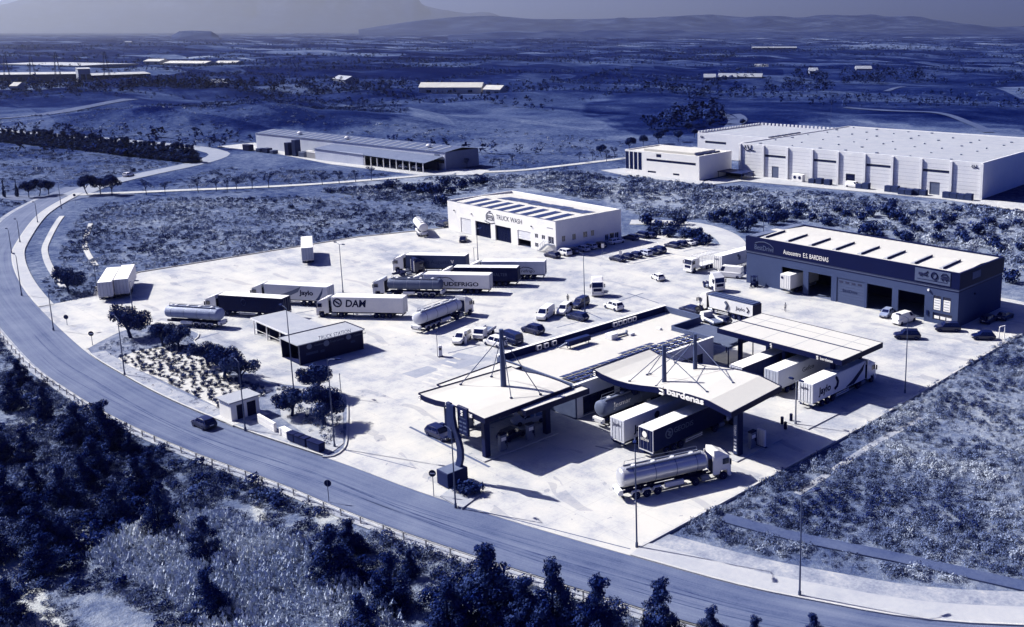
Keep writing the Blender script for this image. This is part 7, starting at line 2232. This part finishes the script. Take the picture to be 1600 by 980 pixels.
# ---- far countryside: trees as one mass, halls and sheds as things
def far_trees():
    n = 16000
    r = np.exp(nrng.uniform(np.log(900), np.log(7000), n))
    a = np.radians(nrng.uniform(100, 190, n))
    X, Y = 120 + r * np.cos(a), -80 + r * np.sin(a)
    f = vnoise(X, Y, 160) * .5 + vnoise(X + 50, Y, 60) * .3 + vnoise(X, Y + 900, 420) * .4
    ok = (f > .66) & free(X, Y) & ~inpoly([(-269.50, 82.76), (-361.54, 110.41), (-436.57, 172.79), (-270.21, 202.10), (-182.47, 140.96)], X, Y) & ~inpoly([(-153.37, 166.70), (-214.35, 230.12), (-268.78, 347.98), (-228.44, 443.25), (-62.05, 413.16), (15.12, 208.74)], X, Y)
    X, Y, r = X[ok], Y[ok], r[ok]
    rad = nrng.uniform(1.2, 2.8, len(X)) * np.clip(r / 1400, .8, 1.8)
    v = clump_verts(X, Y, land_z(X, Y), rad, rad * nrng.uniform(1.0, 1.7, len(X)), 26, .1, (.3, .6))
    o = link('far_trees', tri_mesh('far_trees', v, PINE, np.repeat(np.repeat(nrng.random(len(X)), 26), 3)))
    tag(o, 'dark belts of trees across the far plain', 'trees', kind='stuff')
    # belts along parcel edges
    xs, ys = [], []
    for k in range(150):
        rr0 = np.exp(nrng.uniform(np.log(700), np.log(5000)))
        aa0 = math.radians(nrng.uniform(102, 188))
        x0, y0 = 120 + rr0 * math.cos(aa0), -80 + rr0 * math.sin(aa0)
        d = math.radians(nrng.choice([24, 114]) + nrng.normal(0, 8))
        L = nrng.uniform(80, 500)
        m_ = int(L / 7)
        t = np.linspace(0, L, m_)
        xs.append(x0 + t * math.cos(d) + nrng.normal(0, 2, m_)); ys.append(y0 + t * math.sin(d) + nrng.normal(0, 2, m_))
    X, Y = np.concatenate(xs), np.concatenate(ys)
    rad = nrng.uniform(1.5, 3.6, len(X))
    v = clump_verts(X, Y, land_z(X, Y), rad, rad * nrng.uniform(1.2, 2.0, len(X)), 20, .1, (.35, .65))
    o = link('field_hedges', tri_mesh('field_hedges', v, PINE, np.repeat(np.repeat(nrng.random(len(X)), 20), 3)))
    tag(o, 'dark hedge lines between the far parcels', 'hedges', kind='stuff')
far_trees()
gx_, gy_ = [], []
for poly, dn in (([(-867.22, 232.89), (-787.64, 278.01), (-853.53, 313.23), (-945.76, 341.30), (-994.21, 281.61)], .012), ([(-979.82, 146.31), (-831.72, 158.35), (-785.25, 210.29), (-825.88, 244.18), (-878.90, 235.60), (-984.27, 197.56)], .006), ([(-817.47, 289.95), (-689.24, 284.40), (-602.17, 361.43), (-623.70, 387.07), (-762.21, 365.82), (-837.47, 327.43)], .004), ([(-494.13, 691.62), (-428.05, 719.17), (-349.09, 804.30), (-421.43, 895.88), (-545.36, 825.95)], .004), ([(-483.64, 510.98), (-340.95, 592.54), (-365.08, 627.62), (-509.63, 536.48)], .006), ([(-254.10, 285.84), (-244.33, 342.87), (-283.49, 394.55), (-323.01, 414.17), (-274.54, 316.14)], .012)):
    a_, b_ = scatter(poly, dn)
    gx_.append(a_); gy_.append(b_)
X, Y = np.concatenate(gx_), np.concatenate(gy_)
rad = nrng.uniform(3.0, 6.5, len(X))
v = clump_verts(X, Y, land_z(X, Y), rad, rad * nrng.uniform(1.2, 2.0, len(X)), 40, .1, (.22, .45))
tag(link('far_groves', tri_mesh('far_groves', v, PINE, np.repeat(np.repeat(nrng.random(len(X)) * .6, 40), 3))), 'dark groves beside the far halls and farms', 'trees', kind='stuff')
X, Y = scatter([(-504.38, 128.62), (-596.48, 172.22), (-648.78, 222.44), (-642.84, 294.17), (-563.80, 315.75), (-458.59, 272.94), (-409.97, 234.31), (-404.48, 206.38), (-440.94, 163.79)], .035)
v = clump_verts(X, Y, land_z(X, Y), nrng.uniform(1.0, 2.4, len(X)), nrng.uniform(.8, 1.8, len(X)), 22, .1, (.22, .45))
tag(link('mound_bushes', tri_mesh('mound_bushes', v, PINE, np.repeat(np.repeat(nrng.random(len(X)), 22), 3))), 'dark bushes over the low mounds behind the depot', 'bushes', kind='stuff')
def far_hall(a, b, depth, h, wall, roof, label, gable=.25, parts=True):
    d = Vector((b[0] - a[0], b[1] - a[1]))
    L = d.length
    zz = min(float(land_z(*a)), float(land_z(*b))) - .6
    T = empty('far_hall', (a[0], a[1], zz), math.atan2(d.y, d.x))
    tag(T, label, 'building', 'far halls and sheds on the plain')
    MB().box(0, L, 0, depth, 0, h).build('wall', mat('far_wall_%02d' % round(wall * 100), wall, .8, .05, .02), T)
    MB().add([(-.5, -.5, h), (L + .5, -.5, h), (L + .5, depth / 2, h + depth * gable), (-.5, depth / 2, h + depth * gable), (-.5, depth + .5, h), (L + .5, depth + .5, h)], [(0, 1, 2, 3), (3, 2, 5, 4), (1, 5, 2), (0, 3, 4)]).build('roof', mat('far_roof_%02d' % round(roof * 100), roof, .7, .05, .02), T)
    n = max(2, int(L / 14))
    me = MB().box(0, 4.0, -.12, -.02, h * .25, h * .62).mesh('window', GLASS)
    for k in range(n):
        o = link('window', me, T); o.location = ((k + .35) * L / n, 0, 0)
far_hall((-645.47, 397.64), (-604.46, 433.92), 16, 6, .95, .97, 'long white barn on the plain behind the dark mounds')
far_hall((-599.39, 432.32), (-584.75, 439.24), 14, 4.5, .85, .95, 'low white shed at the right end of the long white barn')
far_hall((-1188.87, 179.23), (-1126.83, 271.80), 30, 8, .28, .85, 'long dark hall with pale roof edge at the far left', .06)
far_hall((-1048.42, 250.46), (-1046.20, 261.00), 30, 15, .72, .85, 'tall pale block between the far left halls', .03)
far_hall((-1076.09, 269.89), (-1082.19, 330.88), 30, 6.5, .3, .85, 'long low hall right of the tall pale block', .06)
far_hall((-1500.44, 466.03), (-1482.42, 481.98), 30, 5, .9, .95, 'pale greenhouse row above the far left halls', .1)
far_hall((-1478.09, 485.80), (-1418.16, 521.18), 30, 5, .9, .95, 'middle pale greenhouse row above the far tree block', .1)
far_hall((-1435.09, 541.81), (-1411.09, 563.05), 30, 5, .85, .95, 'right pale greenhouse row above the far tree block', .1)
far_hall((-1662.64, 322.53), (-1486.10, 377.32), 90, 4, .7, .8, 'wide pale greenhouse field at the far left', .01)
far_hall((-886.66, 313.42), (-877.48, 329.14), 14, 5, .6, .7, 'grey shed beside the far tree block')
far_hall((-888.57, 152.73), (-884.04, 156.74), 12, 5, .9, .95, 'small white house in the trees at the left edge')
for i, (a, b, l) in enumerate((((-579.45, 700.28), (-570.25, 708.42), 'first pale farm shed right of centre on the plain'), ((-572.63, 715.31), (-533.46, 740.97), 'long pale farm wall right of centre on the plain'), ((-565.25, 872.12), (-557.86, 878.66), 'white farmhouse in the dark grove'), ((-583.83, 1000.87), (-568.92, 1014.05), 'pale farm row above the dark grove'), ((-1758.38, 2231.96), (-1657.46, 2321.25), 'far pale strip of sheds near the right hills'), ((-779.61, 1035.00), (-765.69, 1047.32), 'pale house left of the dark grove'), ((-839.13, 418.81), (-806.51, 415.25), 'pale sheds left of the long white barn'), ((-5006.05, 1574.39), (-4981.38, 1596.21), 'tiny white building near the horizon at the left'))):
    far_hall(a, b, 14, 4.5, .62, .72, l)
def lattice(at, h, label):
    T = empty('power_pylon', (at[0], at[1], float(land_z(*at)))); tag(T, label, 'pylon', 'power pylons on the plain')
    b = MB()
    for sx in (-1, 1):
        for sy in (-1, 1):
            b.tube((sx * 3, sy * 3, 0), (sx * .6, sy * .6, h), .22, .15, 4)
    for k in range(7):
        t0, t1 = k / 7, (k + 1) / 7
        w0, w1 = 3 - 2.4 * t0, 3 - 2.4 * t1
        for s in (-1, 1):
            b.tube((-w0, s * w0, h * t0), (w1, s * w1, h * t1), .12, n=4); b.tube((w0, s * w0, h * t0), (-w1, s * w1, h * t1), .12, n=4)
    b.build('tower', DSTEEL, T)
    for z_ in (.75, .88):
        MB().box(-6, 6, -.3, .3, h * z_, h * z_ + .5).build('cross_arm', DSTEEL, T)
for p, t_, l in (((-1045.82, 187.89), 104, 'leftmost power pylon before the far hall'), ((-1054.63, 211.75), 108, 'second power pylon from the left'), ((-1079.27, 240.41), 97, 'third power pylon, tallest on the left'), ((-1055.70, 278.93), 101, 'power pylon above the long low hall')):
    lattice(p, 34 if t_ < 100 else 30, l)
